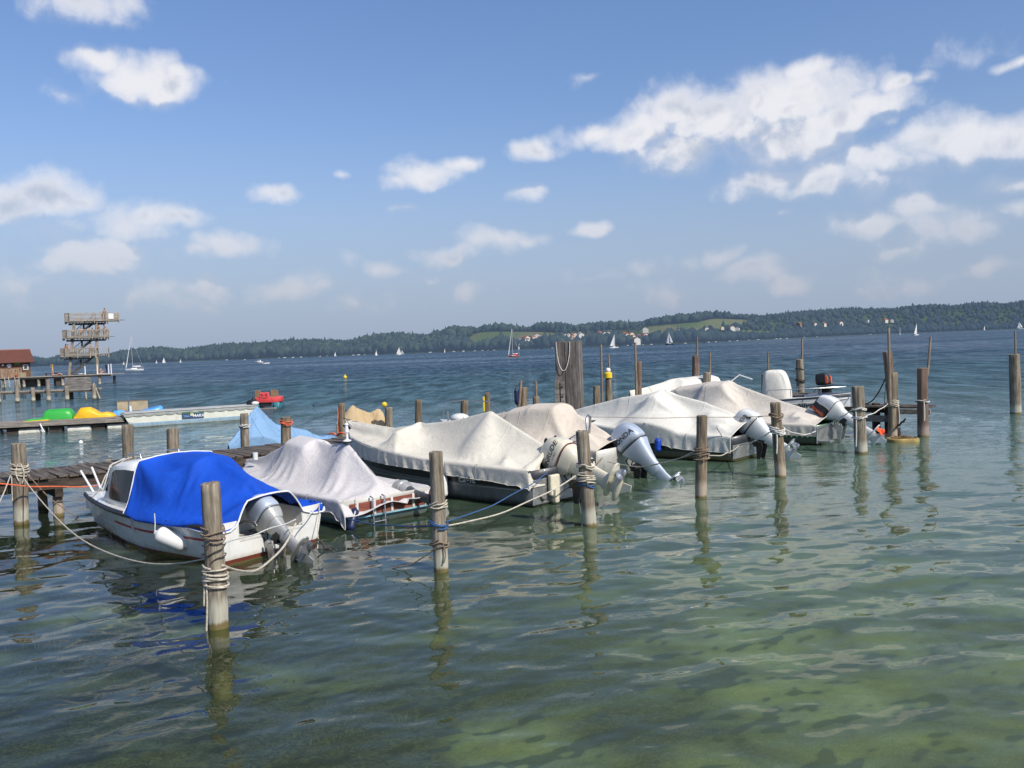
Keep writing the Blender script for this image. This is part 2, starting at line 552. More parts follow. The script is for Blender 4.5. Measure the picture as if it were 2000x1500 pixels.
    fr = mth(nt, 'MULTIPLY', fr, mth(nt, 'MULTIPLY_ADD', chop, 0.8, 0.2))
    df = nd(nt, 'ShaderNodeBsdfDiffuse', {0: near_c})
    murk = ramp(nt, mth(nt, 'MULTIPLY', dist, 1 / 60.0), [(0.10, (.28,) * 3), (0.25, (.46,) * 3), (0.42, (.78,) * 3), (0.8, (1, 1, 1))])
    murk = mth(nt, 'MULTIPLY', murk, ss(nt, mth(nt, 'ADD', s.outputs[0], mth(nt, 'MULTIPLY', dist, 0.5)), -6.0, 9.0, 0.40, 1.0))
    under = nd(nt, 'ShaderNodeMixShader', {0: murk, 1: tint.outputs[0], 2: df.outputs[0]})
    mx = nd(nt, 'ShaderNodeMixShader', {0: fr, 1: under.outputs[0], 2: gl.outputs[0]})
    nt.links.new(mx.outputs[0], out.inputs[0])
    o = link('water', me, m)
    o['kind'] = 'structure'

    # bed
    n, mcount = 130, 130
    xs = np.linspace(-60, 60, n); ys = np.linspace(-6, 90, mcount)
    XX, YY = np.meshgrid(xs, ys)
    ZZ = -0.75 - np.clip(YY - 5, 0, 200) * 0.028 + 0.10 * np.sin(XX * 0.7 + np.sin(YY * .5) * 1.4) * np.sin(YY * 0.9 + XX * .2)
    bm_ = grid_mesh('lake_bed', np.stack([XX, YY, ZZ], -1))
    m, nt, out = newmat('lake bed')
    pos = nd(nt, 'ShaderNodeNewGeometry').outputs['Position']
    a = noise_tex(nt, vm(nt, 'MULTIPLY', pos, (0.50, 0.62, 0.0)), 1.0, 4, 0.5, 0.6)
    b = noise_tex(nt, vm(nt, 'MULTIPLY', pos, (2.2, 3.4, 0.0)), 1.0, 6, 0.7, 0.9)
    c = noise_tex(nt, vm(nt, 'MULTIPLY', pos, (11.0, 14.0, 0.0)), 1.0, 4, 0.7, 1.5)
    s = nd(nt, 'ShaderNodeSeparateXYZ', {0: pos})
    # weed beds are denser towards the left bank
    side = mth(nt, 'ADD', mth(nt, 'MULTIPLY', ss(nt, mth(nt, 'ADD', s.outputs[0], mth(nt, 'MULTIPLY', s.outputs[1], -0.12)), -4.0, 3.5), -0.20), 0.17)
    weed = ss(nt, mth(nt, 'ADD', mth(nt, 'ADD', a, mth(nt, 'MULTIPLY_ADD', b, 0.22, -0.11)), side), 0.30, 0.66)
    sand = mixc(nt, ss(nt, b, 0.3, 0.7), (0.25, 0.285, 0.115), (0.41, 0.44, 0.20))
    wc = mixc(nt, ss(nt, c, 0.38, 0.68), (0.012, 0.019, 0.016), (0.105, 0.105, 0.066))
    wc = mixc(nt, ss(nt, b, 0.5, 0.75, 0, 0.55), wc, (0.14, 0.115, 0.065))
    colr = mixc(nt, weed, sand, wc)
    bsdf(nt, out, colr, 0.95, 0, mth(nt, 'ADD', a, mth(nt, 'MULTIPLY', c, 0.2)), 0.6, 0.2, spec=0.1)
    o = link('lake_bed', bm_, m)
    o['kind'] = 'structure'


make_water()


def make_weed():
    g = np.random.default_rng(12)
    V, T = [], []
    for c in range(300):
        cx, cy = g.uniform(-9, -1.5), g.uniform(5.2, 14)
        if g.random() > 0.9 - 0.05 * (cx + 6): continue
        for b in range(10):
            x, y = cx + g.normal() * .22, cy + g.normal() * .22
            z = -0.80 - max(0, y - 5) * 0.028
            h, a, w = g.uniform(.04, .13), g.uniform(0, 6.28), g.uniform(.006, .014)
            dx, dy = math.cos(a) * h * .55, math.sin(a) * h * .55
            i = len(V)
            V += [(x - w, y, z - .05), (x + w, y, z - .05), (x + dx * .45 + w, y + dy * .45, z + h * .6), (x + dx * .45 - w, y + dy * .45, z + h * .6), (x + dx, y + dy, z + h)]
            T += [(i, i + 1, i + 2, i + 3), (i + 3, i + 2, i + 4)]
    me = bpy.data.meshes.new('water_weed'); me.from_pydata(V, [], T); me.update()
    o = link('water_weed', me, mat('water weed', (.10, .10, .05), .9, var=.5, scale=1.5))
    tag(o, 'olive water weed growing on the lake bed in the left foreground', 'weed', kind='stuff')


make_weed()

# ------------------------------------------------------------------ far shore
SHORE = np.array([(-900, 1250), (-300, 1150), (0, 1080), (260, 1000), (500, 900), (800, 850), (1060, 790), (1360, 780), (1550, 1100), (1700, 1750), (1850, 2000), (2000, 2100), (2300, 2200), (2900, 2300)], float)
RIDGE = np.array([(-900, 690), (-300, 700), (0, 703), (62, 702), (130, 698), (220, 692), (269, 687), (320, 682), (356, 684), (386, 678), (440, 675), (500, 675), (560, 671), (620, 669), (680, 666), (716, 661), (770, 659), (800, 657), (860, 652), (910, 643), (960, 640), (1060, 640), (1120, 637), (1160, 638), (1210, 636), (1270, 628), (1315, 625), (1360, 621), (1400, 615), (1439, 617), (1475, 617), (1550, 614), (1700, 606), (1850, 599), (2000, 592.6), (2300, 580), (2900, 570)], float)
TREE_H = 9.0


def shoreD(px): return np.interp(px, SHORE[:, 0], SHORE[:, 1])


def ridge_z(px):
    """terrain height at the ridge so that tree tops meet the skyline"""
    D = shoreD(px) + 420
    y = np.interp(px, RIDGE[:, 0], RIDGE[:, 1])
    return CAM_H + (676 - 0.037 * (px - 1000) - y) * D / FPX - TREE_H * 0.8


def ground(px, v):
    """terrain point: v = 0 at the shore, 1 on the ridge"""
    D = shoreD(px) + 420 * v
    zr = np.maximum(ridge_z(px), 1.0)
    vv = np.clip(v, 0, 1)
    w_ = np.clip((vv - .22) / .5, 0, 1)
    sm = .12 * vv + .88 * w_ * w_ * (3 - 2 * w_)
    z = zr * sm + 0.6
    z = np.where(v > 1, zr - (v - 1) * 12, z)
    z = np.where(v < 0, -2.0, z)
    x = (px - 1000) / FPX * D * 1.0006
    return x, D, z


FIELDS = [(1008, 84, 0.54, 0.17), (950, 44, 0.46, 0.12), (1330, 76, 0.56, 0.10), (1415, 55, 0.58, 0.13), (1460, 60, 0.36, 0.06), (880, 24, 0.33, 0.06), (1300, 50, 0.50, 0.07)]


def in_field(px, v):
    m = np.zeros(np.shape(px), bool)
    for (c, w, vc, vw) in FIELDS:
        m |= ((px - c) / w) ** 2 + ((v - vc) / vw) ** 2 < 1
    return m


def make_shore():
    pxs = np.arange(-900, 2901, 12.0)
    vs = np.concatenate([[-0.03, 0.0], np.linspace(0.03, 1.0, 26), [1.3, 2.2]])
    PXX, VV = np.meshgrid(pxs, vs)
    x, y, z = ground(PXX, VV)
    me = grid_mesh('hills', np.stack([x, y, z], -1))
    ca = me.color_attributes.new('field', 'FLOAT_COLOR', 'POINT')
    fm = in_field(PXX, VV).astype(np.float32).reshape(-1)
    ca.data.foreach_set('color', np.stack([fm, fm, fm, np.ones_like(fm)], -1).reshape(-1))
    m, nt, out = newmat('hill ground')
    pos = coords(nt, True)
    n = noise_tex(nt, vm(nt, 'MULTIPLY', pos, (0.02, 0.008, 0.0)), 1.0, 5)
    f = nd(nt, 'ShaderNodeVertexColor', layer_name='field').outputs[0]
    g = mixc(nt, ss(nt, n, 0.4, 0.6), (0.062, 0.090, 0.042), (0.105, 0.105, 0.055))
    colr = mixc(nt, f, (0.03, 0.05, 0.03), g)
    bsdf(nt, out, colr, 0.95, emis=(0.18, 0.25, 0.36), estr=0.22, spec=0.1)  # bluish emission paints aerial haze into the ground colour
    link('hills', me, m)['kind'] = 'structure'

    # far-off wood: one mass of crowns
    bm0 = bmesh.new()
    bmesh.ops.create_icosphere(bm0, subdivisions=1, radius=1.0)
    iv = np.array([v.co[:] for v in bm0.verts]); bm0.faces.ensure_lookup_table()
    it = np.array([[v.index for v in f.verts] for f in bm0.faces])
    bm0.free()
    g = np.random.default_rng(3)
    N = 15000
    px = g.uniform(-500, 2500, N)
    v = g.random(N) ** 0.85
    edge = g.random(N) < 0.28
    v = np.where(edge, np.where(g.random(N) < 0.5, g.uniform(0.0, 0.06, N), g.uniform(0.94, 1.04, N)), v)
    ok = ~in_field(px, v)
    # the village leaves gaps
    town = (px > 1010) & (px < 1400) & (v > 0.05) & (v < 0.62)
    ok &= ~(town & (g.random(N) < 0.72))
    px, v, town = px[ok], v[ok], town[ok]
    n = len(px)
    x, y, z = ground(px, v)
    big = np.interp(px, [0, 1500, 1800, 2500], [1, 1, 1.5, 1.6])
    hgt = TREE_H * g.uniform(0.6, 1.12, n) * (0.75 + 0.5 * np.abs(np.sin(px * 0.021 + 2 * np.sin(px * 0.0063)))) * big ** 0.6 * np.where(town, .72, 1.0)
    wid = hgt * g.uniform(0.34, 0.58, n)
    con = g.random(n) < np.where(px > 1450, 0.45, 0.22)
    jit = 1 + g.normal(0, 0.22, (n, len(iv), 1))
    V = iv[None] * jit
    taper = np.where(con[:, None], np.clip(0.62 - 0.55 * iv[None, :, 2], 0.05, 1.2), 1.0)
    V[:, :, :2] *= (wid[:, None] * taper)[:, :, None]
    V[:, :, 2] = (V[:, :, 2] * 0.5 + 0.48) * (hgt * np.where(con, 1.15, 1.0))[:, None]
    V[:, :, 0] += x[:, None]; V[:, :, 1] += y[:, None]; V[:, :, 2] += z[:, None]
    T = (it[None] + (np.arange(n) * len(iv))[:, None, None]).reshape(-1, 3)
    me = bpy.data.meshes.new('far_wood')
    me.vertices.add(n * len(iv)); me.vertices.foreach_set('co', V.reshape(-1).astype(np.float32))
    me.loops.add(T.size); me.loops.foreach_set('vertex_index', T.reshape(-1).astype(np.int32))
    me.polygons.add(len(T)); me.polygons.foreach_set('loop_start', (np.arange(len(T)) * 3).astype(np.int32))
    me.update(calc_edges=True)
    ca = me.color_attributes.new('tone', 'FLOAT_COLOR', 'POINT')
    tone = np.where(con, 0.15, g.random(n) ** 1.3)
    t = np.repeat(tone, len(iv)).astype(np.float32)
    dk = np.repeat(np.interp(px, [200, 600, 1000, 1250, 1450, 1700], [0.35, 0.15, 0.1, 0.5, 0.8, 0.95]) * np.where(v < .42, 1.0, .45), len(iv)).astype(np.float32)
    ca.data.foreach_set('color', np.stack([t, dk, t, np.ones_like(t)], -1).reshape(-1))
    m, nt, out = newmat('far foliage')
    c = nd(nt, 'ShaderNodeSeparateColor', {0: nd(nt, 'ShaderNodeVertexColor', layer_name='tone').outputs[0]})
    pos = coords(nt, True)
    nn = noise_tex(nt, pos, 0.45, 3)
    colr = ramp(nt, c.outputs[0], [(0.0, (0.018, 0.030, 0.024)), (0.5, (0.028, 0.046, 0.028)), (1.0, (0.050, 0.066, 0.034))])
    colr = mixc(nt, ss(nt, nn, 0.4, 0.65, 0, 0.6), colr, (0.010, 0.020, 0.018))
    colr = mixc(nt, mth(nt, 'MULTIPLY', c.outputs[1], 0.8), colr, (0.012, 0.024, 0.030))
    bsdf(nt, out, colr, 0.95, emis=(0.17, 0.25, 0.40), estr=0.32, spec=0.05)  # distance haze painted in as a faint blue glow of the crowns
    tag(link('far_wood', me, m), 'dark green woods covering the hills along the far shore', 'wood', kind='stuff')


make_shore()

# houses of the lakeside village
house_walls = [mat('house plaster white', (0.52, 0.50, 0.46), 0.8, var=0.05, emis=(.16, .25, .4), estr=.08), mat('house plaster cream', (0.52, 0.46, 0.34), 0.8, var=0.05, emis=(.16, .25, .4), estr=.08), mat('house wood', (0.22, 0.14, 0.09), 0.8, emis=(.16, .25, .4), estr=.08)]  # weak blue emission stands in for haze over the walls
house_roofs = [mat('roof tile red', (0.24, 0.085, 0.055), 0.8, emis=(.16, .25, .4), estr=.09), mat('roof tile brown', (0.14, 0.085, 0.065), 0.8, emis=(.16, .25, .4), estr=.09), mat('roof slate', (0.10, 0.10, 0.11), 0.8, emis=(.16, .25, .4), estr=.09)]  # roofs carry the same painted haze glow
hproto = {}


def house(w, r):
    if (w, r) in hproto: return copy_tree(hproto[(w, r)])
    t = thing('house', None, 'house')
    L, B, H, G = 10.0, 8.5, 5.2, 2.5
    m = MB()
    pr = lambda x: [(x, -B / 2, -2), (x, B / 2, -2), (x, B / 2, H), (x, 0, H + G - .15), (x, -B / 2, H)]
    m.loft([pr(-L / 2), pr(L / 2)])
    m.build('wall', house_walls[w], t)
    m = MB()
    o, th = 0.3, 0.25
    for sgn in (-1, 1):
        e = (sgn * (B / 2 + o), H - o * G / (B / 2))
        q = lambda x: [(x, e[0], e[1]), (x, 0, H + G), (x, 0, H + G + th), (x, e[0], e[1] + th)]
        m.loft([q(-L / 2 - o), q(L / 2 + o)])
    m.build('roof', house_roofs[r], t)
    hproto[(w, r)] = t
    return t


HOUSES = [(1022, 660), (1030, 664), (1043, 660), (1052, 663), (1062, 661), (1070, 664), (1078, 667), (1086, 661), (1098, 666), (1103, 655), (1112, 661), (1120, 657), (1126, 653), (1136, 651), (1150, 661), (1154, 653), (1160, 656), (1168, 658), (1172, 651), (1180, 655), (1184, 662), (1190, 651), (1203, 656), (1214, 663), (1222, 652), (1228, 660), (1236, 665), (1240, 664), (1248, 656), (1256, 661), (1262, 644), (1270, 662), (1278, 661), (1290, 655), (1302, 650), (1324, 643), (1355, 644), (1380, 642), (1410, 640), (1428, 641), (1440, 641), (1475, 652), (1560, 634), (1590, 633), (1608, 634), (1640, 632), (1693, 627), (1728, 627), (1742, 627), (1698, 643), (905, 672), (918, 672)]
_hr = random.Random(21)
for _k in range(46):
    _x = _hr.triangular(1018, 1300, 1180)
    HOUSES.append((_x, 652 + 15 * _hr.random() - .022 * (_x - 1180)))
hl = {0: 'white', 1: 'cream', 2: 'brown timber'}
rl = {0: 'red tiled', 1: 'brown tiled', 2: 'grey'}
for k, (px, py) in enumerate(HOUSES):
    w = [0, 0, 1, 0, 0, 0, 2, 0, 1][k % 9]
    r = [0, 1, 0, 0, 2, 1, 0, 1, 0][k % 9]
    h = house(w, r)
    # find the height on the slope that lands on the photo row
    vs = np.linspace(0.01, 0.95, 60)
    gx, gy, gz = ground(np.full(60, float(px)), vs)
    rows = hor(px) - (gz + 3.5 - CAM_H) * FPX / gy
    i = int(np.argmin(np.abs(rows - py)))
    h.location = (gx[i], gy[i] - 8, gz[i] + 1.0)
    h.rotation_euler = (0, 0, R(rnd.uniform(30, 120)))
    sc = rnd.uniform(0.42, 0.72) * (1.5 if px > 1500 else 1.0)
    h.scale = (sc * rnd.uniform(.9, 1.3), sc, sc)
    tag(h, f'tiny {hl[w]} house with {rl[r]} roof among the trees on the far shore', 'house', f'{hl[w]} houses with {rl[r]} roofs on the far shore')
# ------------------------------------------------------------------ materials for the moorings
M_post = [wood_mat('post wood grey', (0.085, 0.072, 0.055), (0.215, 0.18, 0.135), (0.38, 0.33, 0.255), water=True),
          wood_mat('post wood brown', (0.07, 0.054, 0.038), (0.185, 0.145, 0.10), (0.32, 0.26, 0.185), water=True),
          wood_mat('post wood reddish', (0.085, 0.055, 0.042), (0.17, 0.115, 0.088), (0.24, 0.175, 0.14), water=True)]
M_pole = wood_mat('thin pole wood', (0.12, 0.09, 0.065), (0.25, 0.19, 0.14), (0.34, 0.27, 0.20), grain=20)
M_deck = wood_mat('deck planks', (0.035, 0.028, 0.023), (0.105, 0.085, 0.07), (0.19, 0.16, 0.135), axis=1, grain=7)
M_beam = wood_mat('beam wood', (0.022, 0.016, 0.013), (0.06, 0.045, 0.035), (0.12, 0.095, 0.075), axis=0, grain=7)
M_board = wood_mat('weathered board', (0.10, 0.085, 0.07), (0.24, 0.21, 0.18), (0.36, 0.33, 0.29), axis=0, grain=9)
M_boardv = wood_mat('upright board', (0.07, 0.058, 0.05), (0.155, 0.135, 0.12), (0.26, 0.235, 0.215), axis=2, grain=9)
M_rope = {
    'pale': mat('rope pale', (0.50, 0.45, 0.36), 0.9, var=0.25, scale=25, bump=0.6, bscale=150),
    'white': mat('rope white', (0.62, 0.60, 0.55), 0.9, var=0.15, scale=25, bump=0.6, bscale=150),
    'brown': mat('rope brown', (0.22, 0.165, 0.115), 0.9, var=0.3, scale=25, bump=0.6, bscale=150),
    'dark': mat('rope dark', (0.045, 0.04, 0.035), 0.9, var=0.3, scale=25, bump=0.6, bscale=150),
    'blue': mat('rope blue', (0.035, 0.10, 0.24), 0.8, var=0.2, scale=25, bump=0.6, bscale=150),
    'orange': mat('rope orange', (0.75, 0.15, 0.06), 0.8, var=0.2, scale=25, bump=0.6, bscale=150),
    'mossy': mat('rope mossy', (0.25, 0.24, 0.12), 0.95, var=0.3, scale=25, bump=0.6, bscale=150),
}
POST = {}


def post_mesh(r, base, top, seed, tilt=0.0, worn=1.0):
    """a weathered round pile from below the lake bed to its top, in coordinates of its water-line point"""
    g = random.Random(seed)
    n, a = 36, Vector(top) - Vector(base)
    mb = MB()
    rings = []
    H = a.length
    ax = a / H
    ts = [-1.7 / H] + [i / 15 for i in range(16)]
    ck = [(g.randrange(n), g.uniform(.35, 1.0), g.uniform(.05, .11)) for _ in range(4)]
    kn = [(g.uniform(0, 6.28), g.uniform(0.1, 0.9) * H, g.uniform(.05, .09)) for _ in range(4)]
    for t in ts:
        c = ax * (t * H)
        rr = r * (1.05 - 0.09 * max(t, 0)) * (1 + 0.018 * math.sin(7 * t + seed))
        ring = []
        for j in range(n):
            an = 2 * math.pi * j / n
            w = 1 + 0.045 * mnoise.noise(Vector((math.cos(an) * 1.3 + seed, math.sin(an) * 1.3, t * H * 0.8))) + 0.02 * mnoise.noise(Vector((math.cos(an) * 5 + seed, math.sin(an) * 5, t * H * 1.5)))
            for (ka, kz, kr) in kn:
                da = math.atan2(math.sin(an - ka), math.cos(an - ka)) * r
                q = (da * da + (t * H - kz) ** 2) / (kr * kr)
                w += 0.05 * math.exp(-q * 2)
            for (cj, cl, cd) in ck:
                if j == cj and H - t * H < cl * worn: w -= cd * (1 - (H - t * H) / cl * .7)
            if t * H < 0.12: w *= 0.985
            zj = g.uniform(-1, 0) * 0.016 * worn if t == ts[-1] else 0
            ring.append(c + Vector((math.cos(an) * rr * w, math.sin(an) * rr * w, zj + (tilt * math.cos(an - 1) * r if t == ts[-1] else 0))))
        rings.append(ring)
    top_ring = rings[-1]
    cc = ax * (H + 0.012)
    rings.append([cc + (p - ax * H) * 0.86 + Vector((0, 0, g.uniform(-.004, .006))) for p in top_ring])
    rings.append([cc + (p - ax * H) * 0.45 + Vector((0, 0, g.uniform(-.008, .004))) for p in top_ring])
    rings.append([cc + (p - ax * H) * 0.06 for p in top_ring])
    mb.loft(rings)
    return mb.mesh('mooring_post')


GRP_POST = 'wooden mooring posts standing in the water'


def post(key, base_px, top_px, w, label, D=None, m=0, tilt=0.0, worn=1.0, name='mooring_post', rs=1.0):
    if D is None:
        base = P(*base_px)
    else:
        base = PX(base_px[0], D, 0)
    top = PD(top_px[0], top_px[1], base.y)
    r = w / 2 * base.y / FPX * rs
    me = post_mesh(r, base, top, len(POST) * 3.7 + 1, tilt, worn)
    o = link(name, me, M_post[m], None, True)
    try: me.set_sharp_from_angle(angle=R(50))
    except Exception: pass
    o.location = base
    tag(o, label, 'post', GRP_POST)
    POST[key] = (base, top, r)
    return o


def pole(px0, py0, px1, py1, D, w, label, name='thin_pole', m=None):
    a, b = PD(px0, py0, D), PD(px1, py1, D)
    mb = MB()
    r = w / 2 * D / FPX
    d = b - a
    pts = [d * t + Vector((0.006 * math.sin(t * 5), 0, 0)) for t in np.linspace(0, 1, 8)]
    mb.tube(pts, [r * (1.1 - 0.25 * t) for t in np.linspace(0, 1, 8)], 8)
    o = mb.build(name, m or M_pole, None, True)
    o.location = a
    return tag(o, label, 'pole', 'thin poles fixed to the mooring posts')


post('a', (426, 1222), (411, 944), 38, 'thick grey mooring post in the foreground with many rope turns, beside the blue-covered boat', tilt=0.12)
post('b', (862, 1115), (851, 883), 28, 'mooring post with blue and pale rope turns beside the orange propeller', m=0)
post('c', (1152, 1027), (1137, 842), 26, 'mooring post with grey knotted rope in front of the cream outboard motor', m=0)
post('d', (1369, 972), (1371, 812), 22, 'mooring post in front of the dark hull with the blue fender', m=1)
post('e', (1525, 932), (1514, 787), 21, 'mooring post in front of the white outboard with a wing emblem', m=1)
post('f', (1682, 885), (1675, 755), 23, 'pale mooring post with white rope rings left of the small platform', m=0)
post('g', (42, 1022), (36, 866), 27, 'mooring post at the left edge with rope coils, in front of the jetty', m=0)
post('h', (254, 905), (249, 830), 22, 'mooring post rising behind the white cabin roof', D=20.6, m=0)
post('i', (340, 900), (337, 837), 23, 'mooring post seen over the top of the blue cover', D=21.4, m=0)
post('j', (480, 868), (477, 808), 16, 'post with a white rope band in front of the blue tent cover', D=24.2, m=0)
post('k', (559, 850), (558, 815), 20, 'post with orange rope right of the blue tent cover', D=25.0, m=1)
post('l', (668, 845), (667, 788), 14, 'post beside the tan tarpaulin with a thin orange line', D=26.6, m=1)
post('m', (759, 822), (759, 796), 15, 'post topped by the small yellow ball, right of the tan tarpaulin', D=28.0, m=0)
post('n', (818, 825), (817, 781), 14, 'slim post rising alone behind the long white cover, over the hull end', D=28.6, m=1)
post('o', (907, 812), (907, 782), 15, 'short post behind the peak of the long white cover', D=29.5, m=1)
post('p', (953, 802), (952, 767), 11, 'slender post with a yellow strip on its side', D=30.2, m=1)
post('q', (1022, 800), (1023, 757), 13, 'post beside the navy fender and a leaning plank', D=31.2, m=1)
post('r', (1047, 800), (1047, 775), 13, 'short post carrying a pole, left of the tall timber pillar', D=31.5, m=0)
post('s', (1166, 790), (1165, 754), 14, 'short dark post just right of the tall timber pillar', D=34.0, m=1)
post('t', (1189, 785), (1188, 739), 12, 'post with a yellow and white float on its top', D=34.5, m=1)
post('u', (1248, 775), (1248, 706), 11, 'square-topped post with a tall pole, left of the far white cover', D=35.0, m=2)
post('v', (1359, 745), (1359, 695), 14, 'reddish post with a thin pole behind the far white cover', D=39.5, m=2)
post('w', (1381, 755), (1380, 727), 15, 'short yellowish post right of the far white cover', D=37.0, m=0)
post('x', (1495, 775), (1494, 730), 15, 'post left of the upright white console cover', D=37.0, m=0)
post('y', (1564, 775), (1562, 702), 15, 'post with dark rope bands right of the upright white console cover', D=39.0, m=0)
post('z', (1750, 850), (1733, 687), 18, 'tall leaning post at the back of the small platform', D=27.6, m=2)
post('z2', (1743, 857), (1745, 728), 17, 'post with an upright lath at the front of the small platform', D=26.6, m=1)
post('z3', (1803, 853), (1801, 719), 20, 'reddish-brown post at the right end of the small platform', m=2)
post('z4', (1984, 808), (1981, 692), 20, 'lone post standing far right in open water', m=0)

pole(1047, 776, 1047, 744, 31.5, 5, 'thin pole standing on the short post left of the timber pillar')
pole(1013, 800, 1018, 743, 31.0, 6, 'flat leaning lath beside the navy fender')
pole(1176, 785, 1174, 673, 34.2, 4.5, 'tall thin pole right of the timber pillar')
pole(1194, 780, 1189, 692, 34.9, 4, 'thin dark pole behind the yellow and white float')
pole(1243, 772, 1241, 669, 34.6, 5, 'tall thin pole left of the square-topped post')
pole(1361, 700, 1362, 658, 39.6, 4, 'thin pole on the reddish post behind the far white cover')
pole(1386, 750, 1387, 688, 37.2, 4.5, 'thin pole at the short yellowish post')
pole(1501, 740, 1500, 688, 37.2, 4, 'thin pole on the post left of the console cover')
pole(1566, 712, 1567, 661, 39.2, 4, 'thin pole on the post right of the console cover')
pole(1738, 790, 1736, 640, 26.3, 6, 'long upright lath tied to the front post of the platform')
pole(1811, 733, 1818, 658, 27.5, 5, 'slanting pole nailed to the reddish-brown post')
pole(1983, 697, 1983, 646, 33.4, 4, 'thin pole on the lone post at far right')


def along(key, z):
    b, t, r = POST[key]
    k = z / (t.z - b.z)
    return b + (t - b) * k, r * (1.05 - 0.09 * k)


def coil(key, z0, z1, turns, rope, rr, label, loop=None, slack=0.016, seed=0):
    """rope wound round a post; loop = list of hanging ends (angle, length)"""
    mb = MB()
    g = random.Random(seed + turns * 10)
    b = POST[key][0]
    pts = []
    N = int(turns * 18)
    ph = g.uniform(0, 6.28)
    for i in range(N + 1):
        t = i / N
        z = z0 + (z1 - z0) * t + 0.022 * math.sin(2 * math.pi * turns * t * 1.03 + ph) + 0.014 * math.sin(t * 23 + seed * 3) + 0.010 * math.sin(t * 51 + ph)
        c, r = along(key, z)
        a = 2 * math.pi * turns * t - math.pi / 2
        rad = r * 1.03 + rr + slack * abs(math.sin(a * 1.7 + seed))
        pts.append(c + Vector((math.cos(a) * rad, math.sin(a) * rad, 0)) - b)
    mb.tube(pts, rr, 6)
    for (a, L, w) in (loop or []):
        c, r = along(key, z1)
        c = c - b
        e = Vector((math.cos(a), math.sin(a), 0))
        p0 = c + e * (r + rr)
        q = [p0 + e * (0.03 * math.sin(t * 2.2)) + Vector((w * math.sin(t * 3.1), 0, -L * t)) for t in np.linspace(0, 1, 12)]
        mb.tube(q, rr, 6)
    o = mb.build('rope_coil', M_rope[rope], None, True)
    o.location = b
    return tag(o, label, 'rope', 'ropes wound round the mooring posts')


coil('a', 0.46, 0.72, 6, 'pale', .012, 'pale thick rope coil low on the foreground post', [(-2.3, .75, .03), (-2.5, .45, .02)])
coil('a', 0.80, 1.00, 2, 'dark', .007, 'thin dark line wound round the middle of the foreground post', seed=2, slack=.015)
coil('a', 1.04, 1.20, 3, 'brown', .010, 'brown rope turns on the upper foreground post', seed=3, slack=.015)
coil('b', 0.64, 0.72, 3, 'blue', .011, 'blue rope turns on the post by the orange propeller')
coil('b', 0.92, 1.00, 3, 'pale', .011, 'pale rope turns high on the post by the orange propeller', seed=1)
coil('b', 0.36, 0.44, 2, 'brown', .011, 'brown rope turns low on the post by the orange propeller', [(-1.2, .3, .03)], seed=1)
coil('c', 0.76, 0.92, 5, 'pale', .014, 'grey knotted rope turns on the post before the cream outboard', seed=1, slack=.03)
coil('c', 1.02, 1.08, 2, 'pale', .014, 'single pale rope ring high on the post before the cream outboard', seed=5)
coil('c', 0.70, 0.74, 2, 'blue', .010, 'blue line under the grey knot on the post before the cream outboard', seed=5)
coil('d', 0.76, 1.02, 5, 'brown', .014, 'brown rope coil on the post before the dark hull with blue fender', [(-2.6, .22, .02)], seed=2, slack=.03)
coil('e', 1.00, 1.16, 4, 'white', .016, 'white rope bundle on the post before the white outboard', [(-2.0, .6, .02)], seed=2, slack=.03)
coil('e', 1.36, 1.46, 2, 'brown', .014, 'brown rope turns near the top of the post before the white outboard', seed=4, slack=.03)
coil('f', 1.15, 1.20, 2, 'white', .016, 'upper white rope ring on the pale post by the platform', [(-2.4, 1.0, .02)], seed=1)
coil('f', 0.94, 0.99, 2, 'white', .016, 'middle white rope ring on the pale post by the platform', seed=2)
coil('g', 0.98, 1.22, 6, 'pale', .012, 'pale rope coil round the left-edge post', [(-0.9, .40, .05), (-1.2, .34, -.05), (-2.2, .75, .01)], seed=3, slack=.02)
coil('j', 1.28, 1.36, 2, 'white', .016, 'white rope band on the post before the blue tent cover', seed=3)
coil('k', 1.26, 1.38, 3, 'orange', .012, 'orange rope coil on the post right of the blue tent cover', seed=3, slack=.04)
coil('z2', 0.98, 1.16, 4, 'pale', .016, 'pale rope coil on the front post of the platform', [(-1.0, .8, .02)], seed=3, slack=.02)
coil('z3', 1.05, 1.10, 1, 'white', .016, 'white rope ring on the reddish-brown platform post', [(-1.8, .6, .01)], seed=3, slack=.02)
coil('y', 1.2, 1.3, 3, 'dark', .02, 'dark rope turns low on the post right of the console cover', seed=3)
coil('y', 1.72, 1.76, 1, 'dark', .015, 'single dark line on the post right of the console cover', seed=3)

# floats on posts
def ball(name, c, r, m, label, cat, group=None):
    mb = MB().ball((0, 0, 0), r, 20, 14)
    o = mb.build(name, m, None, True)
    o.location = c
    return tag(o, label, cat, group)


